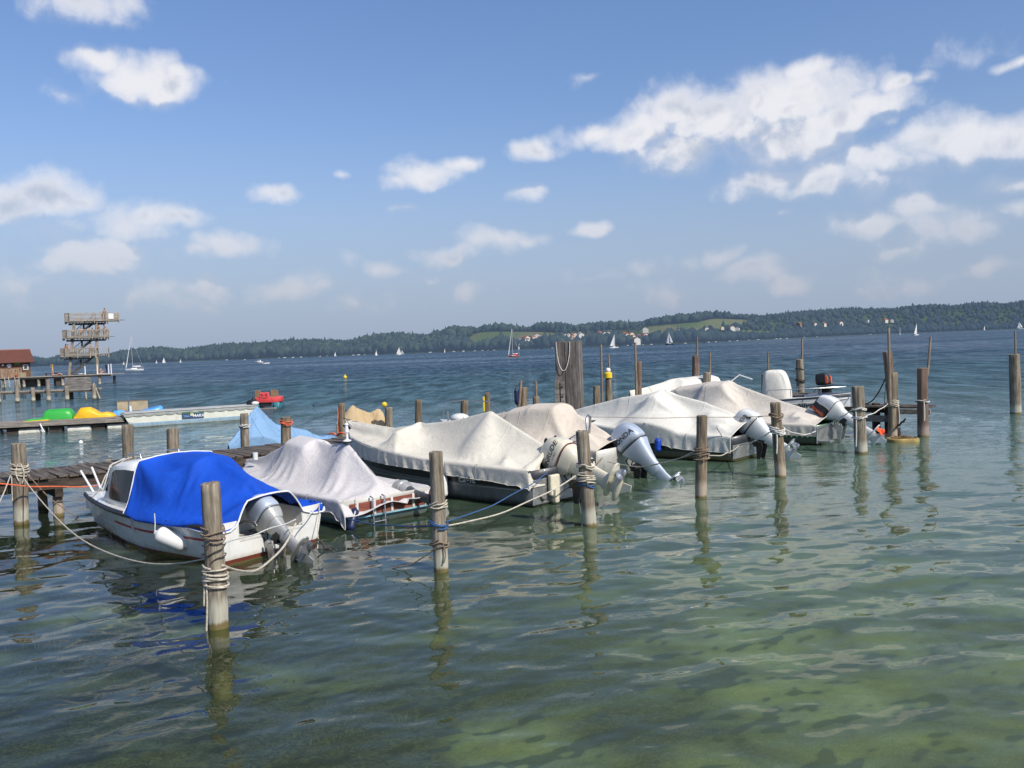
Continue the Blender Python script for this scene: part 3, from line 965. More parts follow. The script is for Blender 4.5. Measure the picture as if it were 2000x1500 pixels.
M_yel = mat('float yellow', (0.75, 0.52, 0.02), 0.5, var=.1)
M_wht = mat('float white', (0.72, 0.71, 0.68), 0.45, var=.06)
M_navy = mat('fender navy', (0.012, 0.022, 0.07), 0.35, var=.15)
ball('ball_float', POST['m'][1] + Vector((-.12, -.05, .10)), .085, M_yel, 'small yellow ball float on top of a short post', 'float')
t = thing('post_float', 'yellow float with a round white head standing on a post top', 'float', POST['t'][1] + Vector((0, -.02, .0)))
mb = MB(); mb.loft([[(math.cos(a) * r, math.sin(a) * r, z) for a in np.linspace(0, 6.28, 16, endpoint=False)] for r, z in ((.10, .0), (.15, .02), (.15, .2), (.10, .24))]); mb.build('float_body', M_yel, t, True)
mb = MB(); mb.ball((0, 0, .31), .10); mb.build('float_head', M_wht, t, True)
b_, t_, r_ = POST['p']
mb = MB(); mb.box((0, 0, 0), (.07, .05, .5)); o = mb.build('yellow_strip', M_yel, None, bevel=.01); o.location = along('p', 1.28)[0] + Vector((-r_ * 1.25, -.03, 0)); tag(o, 'narrow yellow board fixed to the side of a slender post', 'board')

# ------------------------------------------------------------------ the main jetty
JA, JD = Vector((-10.55, 18.9, 0)), Vector((0.78, 0.625, 0)).normalized()
JN = Vector((JD.y, -JD.x, 0))
JZ, JW = 0.86, 1.9


def jetty(name, label, a, d, length, width, zdeck, pitch=0.19, start=0.0, seed=1):
    g = random.Random(seed)
    t = thing(name, label, 'jetty', a, math.atan2(d.y, d.x))
    mb = MB()
    x = start
    while x < length:
        w = pitch * g.uniform(.86, .95)
        mb.box((x + pitch / 2, g.uniform(-.04, .04), zdeck - .022 + g.uniform(-.008, .008)), (w, width + g.uniform(-.06, .08), .045), m=Matrix.Rotation(g.uniform(-.018, .018), 3, 'Z') @ Matrix.Rotation(g.uniform(-.012, .012), 3, 'X'))
        x += pitch
    mb.build('deck', M_deck, t, bevel=.006, segs=1)
    for y in (-width / 2 + .12, width / 2 - .12):
        mb = MB(); mb.box(((start + length) / 2, y, zdeck - .165), (length - start, .16, .22)); mb.build('beam', M_beam, t, bevel=.01)
    x = start + .8
    while x < length:
        mb = MB(); mb.box((x, 0, zdeck - .36), (.16, width * .98, .18)); mb.build('cross_beam', M_beam, t, bevel=.01)
        for y in (-width / 2 + .2, width / 2 - .2):
            me = post_mesh(.10, (0, 0, 0), (0, 0, zdeck - .46), x * 3 + y)
            p = link('pile', me, M_post[1], t, True); p.location = (x, y, 0)
        x += 3.4
    return t


jetty('jetty', 'long grey plank jetty running behind the row of covered boats', JA, JD, 28.4, JW, JZ, start=-7.0)

# tall timber pillar by the jetty
TP = PX(1117, 32.0, 0)
t = thing('timber_pillar', 'tall pillar clad with weathered upright boards beside the jetty', 'pillar', TP, R(-16))
mb = MB(); mb.box((.17, 0, 1.75), (.52, .5, 3.1)); mb.build('front_boards', M_boardv, t, bevel=.015)
for k in range(4):
    mb = MB(); mb.box((-.03 + .13 * k, -.265, 1.72 + .02 * (k % 2)), (.122, .035, 3.12)); mb.build('plank', M_boardv, t, bevel=.008)
mb = MB(); mb.box((-.28, -.06, 1.78), (.36, .40, 3.04)); mb.build('side_boards', M_boardv, t, bevel=.015)
mb = MB(); mb.box((-.42, -.30, 1.35), (.16, .06, 1.15)); mb.box((-.22, -.30, 1.30), (.14, .06, 1.15)); mb.build('bracket_board', M_board, t, bevel=.01)
mb = MB()
for z in (1.0, 1.35, 1.7):
    mb.box((-.22, -.34, z), (.05, .02, .05))
mb.build('bolt', mat('rusty steel', (.12, .06, .035), .7, .3), t)
pts = [Vector((-.40 + .5 * u, -.30 - .05 * math.sin(u * 3.1), 3.28 - 1.02 * (1 - (2 * u - 1) ** 2) ** .55)) for u in np.linspace(0, 1, 22)]
mb = MB(); mb.tube(pts, .014, 6); o = mb.build('hanging_rope', M_rope['white'], None, True); o.location = TP; o.rotation_euler = (0, 0, R(-16)); tag(o, 'white rope loop hanging over the top of the timber pillar', 'rope')

# small platform on the right
t = thing('mooring_platform', 'small wooden platform on piles at the right end of the boat row', 'platform', P(1770, 803, .86) * 1.0)
pl = P(1770, 803, .86); 
def wl(px, py, z): return P(px, py, z) - pl
a0, a1 = PX(1668, 28.6, .86) - pl, PX(1814, 27.2, .86) - pl
dd = (a1 - a0).normalized(); nn_ = Vector((-dd.y, dd.x, 0))
mb = MB()
for k in range(5): mb.beam(a0 + nn_ * (.05 + .2 * k) + Vector((0, 0, .01 * (k % 2))), a1 + nn_ * (.05 + .2 * k) + Vector((0, 0, .01 * (k % 2))), .17, .05)
mb.build('deck', M_deck, t, bevel=.006)
mid = a0 + (a1 - a0) * .47
mb = MB(); mb.beam(mid - nn_ * .02 - Vector((0, 0, .13)), a1 - nn_ * .02 - Vector((0, 0, .13)) + dd * .05, .07, .16); mb.build('front_beam', M_board, t, bevel=.01)
mb = MB(); mb.beam(a0 + dd * .2 - nn_ * .05 - Vector((0, 0, .36)), mid + dd * .2 - nn_ * .05 - Vector((0, 0, .36)), .08, .2); mb.build('lower_beam', M_board, t, bevel=.01)
mb = MB(); mb.beam(a0 - dd * .8 + nn_ * .35 - Vector((0, 0, .12)), mid + nn_ * .35 - Vector((0, 0, .12)), .12, .18); mb.build('back_beam', M_beam, t, bevel=.01)
for q in (.25, .42):
    mb = MB(); c = a0 + (a1 - a0) * q + nn_ * .4; mb.box((c.x, c.y, -.55), (.2, .2, 1.3)); mb.build('pile', M_beam, t, bevel=.02)

# floating board with a nest
NB = P(1763, 862, 0)
t = thing('floating_nest', 'yellowish floating board carrying a heap of twigs, under the small platform', 'nest', NB, R(-8))
mb = MB(); 
ringf = lambda s, z: [(math.copysign(abs(math.cos(a)) ** .5, math.cos(a)) * .42 * s, math.copysign(abs(math.sin(a)) ** .5, math.sin(a)) * .34 * s, z) for a in np.linspace(0, 6.283, 28, endpoint=False)]
mb.loft([ringf(.96, -.04), ringf(1.02, .0), ringf(1, .09), ringf(.9, .105), ringf(.86, .06)]); mb.build('float_board', mat('yellowed plastic', (.42, .30, .10), .6, var=.3, dirt=(.12, .08, .03)), t, True)
mb = MB()
for k in range(150):
    a, q = rnd.uniform(0, 6.28), rnd.uniform(0, .34)
    c = Vector((math.cos(a) * q, math.sin(a) * q * .8, .09 + .08 * (1 - q / .36) * rnd.random()))
    d = Vector((rnd.uniform(-1, 1), rnd.uniform(-1, 1), rnd.uniform(-.15, .35))).normalized() * rnd.uniform(.06, .15)
    mb.tube([c - d, c + d], .006, 4)
tw = mb.build('twigs', mat('dry twigs', (.22, .15, .07), .9, var=.4, scale=20), t); tw['kind'] = 'stuff'
# ------------------------------------------------------------------ boat building
class Hull:
    def __init__(s, L, B, hs, hb, draft=0.28, entry=0.85, full=2.3, chine=0.1, tb=0.94, flare=0.86, q0=.42):
        s.q0 = q0
        s.L, s.B, s.hs, s.hb, s.dr, s.entry, s.full, s.ch, s.tb, s.flare = L, B, hs, hb, draft, entry, full, chine, tb, flare

    def bw(s, x):
        """half width at the gunwale"""
        q = np.clip(np.asarray(x, float) / s.L, 0, 1)
        f = np.where(q < s.q0, 1.0, 1 - (np.clip(q - s.q0, 0, 1) / (1 - s.q0)) ** s.full)
        return s.B / 2 * f * (s.tb + (1 - s.tb) * np.clip(q / .35, 0, 1))

    def gz(s, x):
        q = np.clip(np.asarray(x, float) / s.L, 0, 1)
        return s.hs + (s.hb - s.hs) * q ** 1.7

    def kz(s, x):
        """keel height; crosses the water line `entry` metres behind the stem head"""
        q = np.clip((np.asarray(x, float) - .55 * s.L) / (.45 * s.L), 0, 1)
        qe = (s.L - s.entry - .55 * s.L) / (.45 * s.L)
        p = 3.0
        k = s.dr / qe ** p
        return -s.dr + np.minimum(k * q ** p, s.dr + .82 * s.hb * q)

    def side(s, x, f):
        """hull skin on the port side: f = 0 keel ... 1 gunwale"""
        g, kzv, bw = float(s.gz(x)), float(s.kz(x)), float(s.bw(x))
        q = x / s.L
        cz = max(kzv + .02, -.02 + s.ch * (1 + 5.0 * max(0, q - .45) ** 1.6) * .6)
        cz = min(cz, kzv + (g - kzv) * .62)
        bc = bw * (s.flare - .34 * max(0, (q - .4) / .6) ** 1.3)
        if f < .4:
            t = f / .4
            return Vector((x, bc * t ** .95, kzv + (cz - kzv) * t ** 1.25))
        t = (f - .4) / .6
        return Vector((x, bc + (bw - bc) * (t ** .8), cz + (g - cz) * t))

    def mesh(s, deck_from=None, inner=0.30, crown=.07, ns=34, cut=None):
        mb = MB()
        fs = [0, .12, .24, .34, .4, .47, .58, .7, .82, .92, 1.0]
        xs = [s.L * (1 - (1 - i / (ns - 1)) ** 1.25) for i in range(ns)]
        xs[-1] = s.L * .999
        for sg in (1, -1):
            rings = []
            for x in xs:
                rg = [s.side(x, f) for f in fs]
                rg = [Vector((p.x, p.y * sg, p.z)) for p in rg]
                rings.append(rg if sg == 1 else rg)
            b = len(mb.v)
            n = len(fs)
            mb.v += [tuple(p) for rg in rings for p in rg]
            for i in range(len(rings) - 1):
                for j in range(n - 1):
                    a = b + i * n + j
                    q = (a, a + 1, a + n + 1, a + n)
                    mb.f.append(q if sg == -1 else q[::-1])
        # transom
        c = [s.side(xs[0], f) for f in fs]
        if cut:
            hw, zc = cut
            c = [p for p in c]
            for sg in (1, -1):
                pl = [Vector((0, sg * p.y, p.z)) for p in c if p.z <= s.gz(0) + .01]
                # side pieces beside the motor well, then the low middle
                lowp = [p for p in pl if abs(p.y) < hw] + [Vector((0, sg * hw, np.interp(hw, [abs(p.y) for p in pl], [p.z for p in pl])))]
                hip = [Vector((0, sg * hw, np.interp(hw, [abs(p.y) for p in pl], [p.z for p in pl])))] + [p for p in pl if abs(p.y) > hw]
                lowf = lowp + [Vector((0, sg * hw, zc)), Vector((0, 0, zc))]
                hif = hip + [Vector((0, sg * hw, float(s.gz(0))))]
                for poly in (lowf, hif):
                    mb.add(poly if sg == 1 else poly[::-1], [tuple(range(len(poly)))])
        else:
            poly = [Vector((0, p.y, p.z)) for p in c] + [Vector((0, -p.y, p.z)) for p in c[:0:-1]]
            mb.add(poly, [tuple(range(len(poly)))])
        # gunwale cap, inner wall, floor
        th = .07
        for sg in (1, -1):
            r0, r1, r2 = [], [], []
            for x in xs:
                bw, g = float(s.bw(x)), float(s.gz(x))
                r0.append(Vector((x, sg * bw, g)))
                r1.append(Vector((x, sg * max(0, bw - th), g + .004)))
                r2.append(Vector((x, sg * max(0, bw - th - .02), g - inner)))
            mb.loft([r0, r1, r2], closed=False)
        rows = []
        for x in xs:
            bw, g = float(s.bw(x)), float(s.gz(x))
            w = max(0, bw - th - .02)
            rows.append([Vector((x, w * t, g - inner)) for t in (-1, -.5, 0, .5, 1)])
        mb.loft(rows, closed=False)
        if deck_from is not None:
            rows = []
            for x in [v for v in xs if v >= deck_from]:
                bw, g = float(s.bw(x)), float(s.gz(x))
                rows.append([Vector((x, bw * t, g + .008 + crown * (1 - t * t) * min(1, bw / (s.B * .3)))) for t in np.linspace(-1, 1, 9)])
            mb.loft(rows, closed=False)
            q = rows[0]
            mb.add(list(q) + [Vector((q[-1].x, q[-1].y, q[-1].z - inner)), Vector((q[0].x, q[0].y, q[0].z - inner))], [tuple(range(len(q) + 2))])
        me = mb.mesh('hull')
        bm = bmesh.new(); bm.from_mesh(me)
        bmesh.ops.remove_doubles(bm, verts=bm.verts, dist=.0015)
        bmesh.ops.recalc_face_normals(bm, faces=bm.faces)
        bm.to_mesh(me); bm.free()
        return me

    def rail_pts(s, sg, off=.012, dz=-.02, x0=0.0, x1=None, n=26):
        x1 = s.L if x1 is None else x1
        out = []
        for i in range(n):
            x = x0 + (x1 - x0) * (1 - (1 - i / (n - 1)) ** 1.5)
            out.append(Vector((x + (off if i == n - 1 else 0), sg * (float(s.bw(min(x, s.L * .999))) + off), float(s.gz(x)) + dz)))
        return out

    def rub_rail(s, mat_, parent, h=.05, w=.03, dz=-.03, name='rub_rail'):
        mb = MB()
        pts = s.rail_pts(1, .005, dz)
        pts += [Vector((p.x, -p.y, p.z)) for p in pts[::-1][1:]]
        rings = []
        for i, p in enumerate(pts):
            d = (pts[min(i + 1, len(pts) - 1)] - pts[max(i - 1, 0)]).normalized()
            nrm = d.cross(Vector((0, 0, 1))).normalized()
            o = -nrm if (nrm.dot(Vector((p.x - s.L * .4, p.y, 0))) < 0) else nrm
            rings.append([p + o * (w * math.cos(a)) + Vector((0, 0, h / 2 * math.sin(a))) for a in np.linspace(0, 6.283, 10, endpoint=False)])
        mb.loft(rings)
        return mb.build(name, mat_, parent, True)

    def strip(s, x0, x1, z0f, z1f, mat_, parent, name, sg=1, off=.004, n=24):
        """flat band following the hull side between heights z0f(x) and z1f(x)"""
        rows = []
        for x in np.linspace(x0, x1, n):
            row = []
            for zf in (z0f, (z0f + z1f) / 2, z1f):
                fs = np.linspace(.4, 1, 40)
                zs = [s.side(x, f).z for f in fs]
                f = float(np.interp(zf, zs, fs))
                p = s.side(x, f)
                row.append(Vector((p.x, sg * (p.y + off), p.z)))
            rows.append(row)
        mb = MB().loft(rows, closed=False)
        return mb.build(name, mat_, parent, True)


def place(sc_px, bow_dir, name, label, cat='boat', group=None, center=None):
    c = Vector(center)
    t = thing(name, label, cat, (c.x, c.y, 0), math.atan2(bow_dir[1], bow_dir[0]), group)
    return t


# ------------------------------------------------------------------ draped covers (a small cloth solver)
def drape(X0, collide, pinned, slack=1.02, steps=60, iters=9, grav=.0035, seed=1, jitter=.006, edge_w=None, amp=.010, pleat=0.0):
    g = np.random.default_rng(seed)
    nx_, ny_ = X0.shape[:2]
    lo = g.normal(size=(nx_ // 6 + 3, ny_ // 5 + 3))
    fi, fj = np.arange(nx_) / 6.0, np.arange(ny_) / 5.0
    i0, j0 = fi.astype(int), fj.astype(int)
    di, dj = (fi - i0)[:, None], (fj - j0)[None]
    L_ = lambda a, b: lo[np.ix_(i0 + a, j0 + b)]
    field = L_(0, 0) * (1 - di) * (1 - dj) + L_(1, 0) * di * (1 - dj) + L_(0, 1) * (1 - di) * dj + L_(1, 1) * di * dj
    offs = [(1, 0, .5), (0, 1, .5), (1, 1, .35), (1, -1, .35), (2, 0, .10), (0, 2, .10)]

    def sl(a, b):
        n, m = X0.shape[:2]
        if b >= 0: return (slice(0, n - a), slice(0, m - b)), (slice(a, n), slice(b, m))
        return (slice(0, n - a), slice(-b, m)), (slice(a, n), slice(0, m + b))
    cons = []
    for a, b, k in offs:
        A, B = sl(a, b)
        l0 = np.linalg.norm(X0[B] - X0[A], axis=-1) * slack
        if a == 1 and b == 0 and pleat: l0 *= 1 + pleat * np.clip((np.abs(np.linspace(-1, 1, ny_)) - .62) / .38, 0, 1)[None] ** 1.5
        l0 *= 1 + 0.006 * g.normal(size=l0.shape) + amp * field[A]
        cons.append((A, B, l0, k))
    X = X0 + g.normal(0, jitter, X0.shape)
    X[pinned] = X0[pinned]
    V = np.zeros_like(X)
    for st in range(steps):
        Xp = X.copy()
        X = X + V
        X[..., 2] -= grav
        if edge_w is not None: X[..., 2] -= grav * edge_w
        for it in range(iters):
            for A, B, l0, k in cons:
                d = X[B] - X[A]
                l = np.linalg.norm(d, axis=-1) + 1e-9
                c = (d * ((l - l0) / l * k * .5)[..., None])
                X[A] += c
                X[B] -= c
            X = collide(X)
            X[pinned] = X0[pinned]
        V = (X - Xp) * .90
    return X


def tent(h, xa, xb, nx, ny, ridge, skirt=.22, power=1.25, drop_stern=None, skirt_x=None, over=.03, wid=None, arch=None, edge=.78):
    """target shape of a cover: ridge = [(x, z)...] heights along the centre line"""
    rx = [p[0] for p in ridge]; rz = [p[1] for p in ridge]
    xs = np.linspace(xa, xb, nx)
    ts = np.linspace(-1, 1, ny)
    X = np.zeros((nx, ny, 3))
    for i, x in enumerate(xs):
        bw = float(h.bw(min(max(x, 0), h.L * .995))) + over
        if wid is not None: bw = max(bw, wid)
        bw = max(bw, .05)
        g = float(h.gz(x))
        rzv = float(np.interp(x, rx, rz))
        sk = skirt if skirt_x is None else float(np.interp(x, skirt_x[0], skirt_x[1]))
        for j, t in enumerate(ts):
            u = min(1, abs(t) / edge)
            y = math.copysign(bw * u, t)
            z = rzv + (g - rzv) * u ** power
            if abs(t) > edge: z = g - sk * (abs(t) - edge) / (1 - edge)
            X[i, j] = (x, y, z)
    if drop_stern:
        # rows aft of x = 0 hang over the transom
        L, = drop_stern
    return X


def hull_collider(h, skirt_mask, ridges=(), peaks=(), deck_from=None, crown=.07, rim=.07):
    def f(X):
        x, y, z = X[..., 0], X[..., 1], X[..., 2]
        bw = h.bw(x); gz = h.gz(x)
        S = np.full(x.shape, -9.0)
        ay = np.abs(y)
        on = (ay < bw + .012) & (x > -.02)
        S = np.where(on & (ay > bw - rim), gz + .022, S)
        if deck_from is not None:
            S = np.where(on & (x > deck_from), gz + crown * (1 - (ay / np.maximum(bw, .05)) ** 2), S)
        for (xa, za, xb, zb, hw) in ridges:
            t = np.clip((x - xa) / (xb - xa), 0, 1)
            rz = za + (zb - za) * t
            ok = (x >= min(xa, xb) - .03) & (x <= max(xa, xb) + .03) & (ay < hw)
            S = np.where(ok, np.maximum(S, rz - .12 * (ay / hw) ** 2), S)
        for (px, py, pz, k) in peaks:
            d = np.sqrt((x - px) ** 2 + (y - py) ** 2 + .0016)
            S = np.maximum(S, pz - k * d)
        z = np.where((~skirt_mask) & (z < S + .01), S + .01, z)
        push = skirt_mask & (ay < bw + .018) & (z < gz + .005) & (x > 0)
        y = np.where(push, np.sign(y + 1e-6) * (bw + .018), y)
        top = skirt_mask & (ay < bw) & (z < gz + .012) & (x > 0)
        return np.stack([x, y, z], -1)
    return f


def cover_obj(X, mat_, parent, thick=.008, name='cover', lv=1):
    me = grid_mesh(name, X)
    o = link(name, me, mat_, parent, True)
    md = o.modifiers.new('sub', 'SUBSURF'); md.levels = md.render_levels = lv
    md = o.modifiers.new('solid', 'SOLIDIFY'); md.thickness = thick; md.offset = 1
    return o


def boat_cover(h, mat_, parent, ridge, ridges=(), peaks=(), xa=0.0, xb=None, nx=66, ny=41, skirt=.22, slack=1.03, deck_from=None, pin_stern=True, skirt_x=None, power=1.2, seed=1, steps=55, stern_arch=None, name='cover', grav=.0012, amp=.015, stern_drop=0.0, pin_line=None, mod=None, over=.03):
    xb = h.L + .02 if xb is None else xb
    nx, ny = int(nx * 1.35), int(ny * 1.3) | 1
    edge = .78
    X = tent(h, xa, xb, nx, ny, ridge, skirt, power, skirt_x=skirt_x, edge=edge, over=over)
    ts = np.linspace(-1, 1, ny)
    if stern_drop:
        # the last rows fold down over the transom
        k = 6
        for i in range(k):
            q = (k - i) / k
            X[i, :, 0] = -.03 - .02 * q
            X[i, :, 2] = X[k, :, 2] - stern_drop * q
            X[i, :, 1] = X[k, :, 1]
    if stern_arch:
        hw, zt, zl = stern_arch
        w = float(h.bw(0))
        for i in range(4):
            a = 1 - i / 4
            for j, t in enumerate(ts):
                y = X[i, j, 1]
                if abs(t) <= edge:
                    za = zl + (zt - zl) * max(0, 1 - (abs(y) / hw) ** 2.5) if abs(y) < hw else zl
                    X[i, j, 2] = X[i, j, 2] * (1 - a) + za * a
    if mod is not None: X = mod(X, ts)
    sk = np.zeros(X.shape[:2], bool)
    sk[:, np.abs(ts) > edge] = True
    if stern_drop: sk[:6, :] = True
    pin = np.zeros(X.shape[:2], bool)
    pin[-1, :] = True
    if pin_stern: pin[0, :] = True
    # tie points along the lower edge
    for i in range(3, nx - 2, 6):
        pin[i, 0] = pin[i, -1] = True
    ew = np.zeros(X.shape[:2]); ew[:, 0] = ew[:, -1] = 2.0
    ridges = list(ridges) + [(a[0], a[1] - .02, b[0], b[1] - .02, .07) for a, b in zip(ridge[1:-1], ridge[2:])]
    col = hull_collider(h, sk, ridges, peaks, deck_from)
    X = drape(X, col, pin, 1 + (slack - 1) * .3, steps, seed=seed, edge_w=ew, grav=grav, amp=amp, pleat=.035)
    o = cover_obj(X, mat_, parent, name=name)
    # stitched hem cord along the lower edges and a few cross seams
    hem = MB()
    for line in (X[:, 0], X[:, -1]): hem.tube([Vector(p) for p in line], .010, 6)
    hem.tube([Vector(p) for p in X[0]], .010, 6)
    hem.build('hem', mat_, o, True)
    n0 = len(X)
    for i in range(n0 // 5, n0 - 4, max(10, n0 // 5)):
        rows = []
        for j in range(1, ny - 1):
            a, b, c = Vector(X[i - 1, j]), Vector(X[i, j]), Vector(X[i + 1, j])
            nr = (c - a).cross(Vector(X[i, j + 1]) - Vector(X[i, j - 1])).normalized()
            if nr.z < 0: nr = -nr
            e = (c - a).normalized() * .018
            rows.append([b - e + nr * .006, b + nr * .0125, b + e + nr * .006])
        MB().loft(rows, closed=False).build('seam', mat_, o, True)
    return o, X


# ------------------------------------------------------------------ outboard motors
def text_mesh(body, size, bold=0.0, shear=0.0):
    cu = bpy.data.curves.new('t', 'FONT')
    cu.body = body; cu.size = size; cu.shear = shear; cu.offset = bold
    cu.align_x = 'CENTER'; cu.align_y = 'CENTER'; cu.resolution_u = 3
    o = bpy.data.objects.new('t', cu)
    COL.objects.link(o)
    dg = bpy.context.evaluated_depsgraph_get(); dg.update()
    me = bpy.data.meshes.new_from_object(o.evaluated_get(dg))
    bpy.data.objects.remove(o); bpy.data.curves.remove(cu)
    return me


def lettering(body, size, m, mat_, parent, name='lettering', bvh=None, off=.004, bold=0.0, shear=0.0, stretch=1.0):
    """flat writing; m maps text plane (x right, y up) to parent space; with bvh it is laid onto that surface"""
    me = text_mesh(body, size, bold, shear)
    if bvh is not None:
        bm = bmesh.new(); bm.from_mesh(me)
        bmesh.ops.triangulate(bm, faces=bm.faces)
        bmesh.ops.subdivide_edges(bm, edges=[e for e in bm.edges if e.calc_length() > size * .25], cuts=1)
        bm.to_mesh(me); bm.free()
    nrm = (m.to_3x3() @ Vector((0, 0, 1))).normalized()
    for v in me.vertices:
        p = m @ Vector((v.co.x * stretch, v.co.y, 0))
        if bvh is not None:
            hit = bvh.ray_cast(p + nrm * .6, -nrm, 1.5)
            if hit[0] is not None: p = hit[0] + nrm * off
        v.co = p
    me.update()
    return link(name, me, mat_, parent)


def eval_bvh(o):
    dg = bpy.context.evaluated_depsgraph_get(); dg.update()
    e = o.evaluated_get(dg)
    me = e.to_mesh()
    b = BVHTree.FromPolygons([v.co.copy() for v in me.vertices], [tuple(p.vertices) for p in me.polygons])
    e.to_mesh_clear()
    return b


def superring(cx, cz_, lx, ly, n=20, p=3.2, z=0.0):
    out = []
    for a in np.linspace(0, 2 * math.pi, n, endpoint=False):
        c, s_ = math.cos(a), math.sin(a)
        out.append(Vector((cx + math.copysign(abs(c) ** (2 / p), c) * lx / 2, math.copysign(abs(s_) ** (2 / p), s_) * ly / 2, z)))
    return out


M_engdark = mat('engine black parts', (.018, .018, .02), .45, .3, var=.3, scale=10)
M_steel = mat('brushed steel', (.45, .46, .47), .35, .9, var=.15, scale=8)
M_rubber = mat('black rubber', (.012, .012, .012), .6)


def outboard(parent, at, tilt, sc, leg_m, cowl_m, low_m, prop_m, yaw=0.0, style='round', texts=(), seam_m=None, band=None, prop_label=None, bracket_m=None, leg_len=.62):
    """motor hung on a transom; tilt in degrees swings the leg back and up"""
    T = Matrix.Translation(at) @ Matrix.Rotation(yaw, 4, 'Z') @ Matrix.Rotation(R(tilt), 4, 'Y') @ Matrix.Scale(sc, 4)
    # leg, gearcase and skeg: one casting
    mb = MB()
    secs = [(-.30, .27, .44, .30), (-.31, .12, .38, .25), (-.34, -.05, .30, .17), (-.36, -.25, .26, .12), (-.37, -.25 - leg_len * .45, .27, .10), (-.38, -.25 - leg_len * .8, .32, .085)]
    mb.loft([superring(cx, 0, lx, ly, 18, 2.6, z) for (cx, z, lx, ly) in secs])
    zc = -.25 - leg_len * .8
    # cavitation plate
    mb.loft([superring(-.45, 0, .62, .24, 18, 2.4, zc + .02), superring(-.45, 0, .62, .24, 18, 2.4, zc - .005)])
    zg = zc - .16
    mb.loft([superring(-.39, 0, .28, .06, 14, 2.2, zc), superring(-.40, 0, .26, .07, 14, 2.2, zg)])
    k = []
    for (x, r) in ((-.14, .005), (-.16, .03), (-.22, .052), (-.32, .062), (-.46, .060), (-.58, .05)):
        k.append([Vector((x, r * math.cos(a), zg + r * math.sin(a))) for a in np.linspace(0, 6.283, 14, endpoint=False)])
    mb.loft(k)
    th = .012
    sk = [Vector((-.30, th, zg - .04)), Vector((-.52, th, zg - .04)), Vector((-.56, th * .5, zg - .22)), Vector((-.46, th * .5, zg - .24))]
    mb.loft([sk, [Vector((p.x, -p.y, p.z)) for p in sk]])
    mb.xf(T)
    leg = mb.build('outboard_motor', leg_m, parent, True)
    md = leg.modifiers.new('bev', 'BEVEL'); md.width = .008 * sc; md.segments = 2; md.limit_method = 'ANGLE'
    # lower cowl
    if style == 'honda':
        mb = MB()
        mb.loft([superring(-.33, 0, .27, .13, 22, 2.6, -.34), superring(-.32, 0, .32, .18, 22, 2.6, -.16), superring(-.30, 0, .40, .25, 22, 2.8, .04), superring(-.28, 0, .52, .33, 22, 3, .22), superring(-.27, 0, .62, .39, 22, 3.4, .36), superring(-.27, 0, .63, .40, 22, 3.6, .395)])
        mb.xf(T); mb.build('lower_cowl', low_m, leg, True)
    elif low_m is not None:
        mb = MB()
        mb.loft([superring(-.30, 0, .44, .30, 22, 2.8, .20), superring(-.29, 0, .54, .35, 22, 3, .27), superring(-.27, 0, .62, .39, 22, 3.2, .36), superring(-.27, 0, .63, .40, 22, 3.2, .395)])
        mb.xf(T); mb.build('lower_cowl', low_m, leg, True)
    # cowl
    mb = MB()
    if style == 'round':
        S = [(-.27, .405, .65, .415, 3.2), (-.27, .47, .67, .43, 3.2), (-.26, .62, .65, .42, 3.2), (-.24, .76, .58, .38, 3.0), (-.22, .85, .48, .32, 2.7), (-.21, .89, .34, .22, 2.4), (-.20, .905, .12, .08, 2)]
    elif style == 'honda':
        S = [(-.27, .405, .63, .40, 3.6), (-.27, .50, .66, .42, 3.6), (-.25, .66, .64, .41, 3.6), (-.23, .80, .56, .38, 3.4), (-.22, .87, .46, .33, 3.0), (-.22, .905, .32, .24, 2.6), (-.22, .915, .1, .08, 2)]
    else:
        S = [(-.25, .405, .60, .40, 4), (-.25, .52, .62, .42, 4), (-.22, .72, .57, .40, 4), (-.19, .86, .46, .36, 4), (-.18, .895, .38, .30, 3.4), (-.18, .905, .1, .08, 2)]
    mb.loft([superring(cx, 0, lx, ly, 26, p, z) for (cx, z, lx, ly, p) in S])
    mb.xf(T)
    cowl = mb.build('cowl', cowl_m, leg, True)
    md = cowl.modifiers.new('sub', 'SUBSURF'); md.levels = md.render_levels = 1
    if seam_m is not None:
        mb = MB()
        for (z0, z1, g) in ((.392, .412, 1.012),):
            mb.loft([superring(-.27, 0, .645 * g, .41 * g, 26, 3.2, z0), superring(-.27, 0, .655 * g, .418 * g, 26, 3.2, z1)])
        mb.xf(T); mb.build('seam', seam_m, leg, True)
    # propeller
    hub = Vector((-.62, 0, zg))
    mb = MB()
    mb.loft([[Vector((x, r * math.cos(a), zg + r * math.sin(a))) for a in np.linspace(0, 6.283, 14, endpoint=False)] for (x, r) in ((-.57, .05), (-.60, .052), (-.70, .045), (-.73, .02))])
    for b in range(3):
        rot = Matrix.Rotation(b * 2.094 + .5, 4, 'X')
        rows = []
        for r in np.linspace(.04, .185, 8):
            w = .13 * math.sin(math.pi * min(1, (r - .0) / .20) ** .8) + .01
            an = R(38) + (r * 2.2)
            row = []
            for sgn in np.linspace(-1, 1, 5):
                v = Vector((hub.x - .01 + math.cos(an) * w * .5 * sgn * .6, sgn * w * .5, r))
                v = Vector((hub.x - .02 + sgn * w * .32, sgn * w * .5, r))
                row.append(v)
            rows.append(row)
        st = len(mb.v)
        front = [[Vector((p.x + .004, p.y, p.z)) for p in rw] for rw in rows]
        tmp = MB().loft(rows, closed=False); tmp.loft([rw[::-1] for rw in front], closed=False)
        Mx = Matrix.Translation((0, 0, zg)) @ rot
        tmp.xf(Mx)
        mb.add(tmp.v, tmp.f)
    mb.xf(T); pr = mb.build('propeller', prop_m, leg, True)
    if prop_label: pr['label'] = prop_label
    # clamp bracket stays upright on the transom, with the tilt tube and ram
    T2 = Matrix.Translation(at) @ Matrix.Rotation(yaw, 4, 'Z') @ Matrix.Scale(sc, 4)
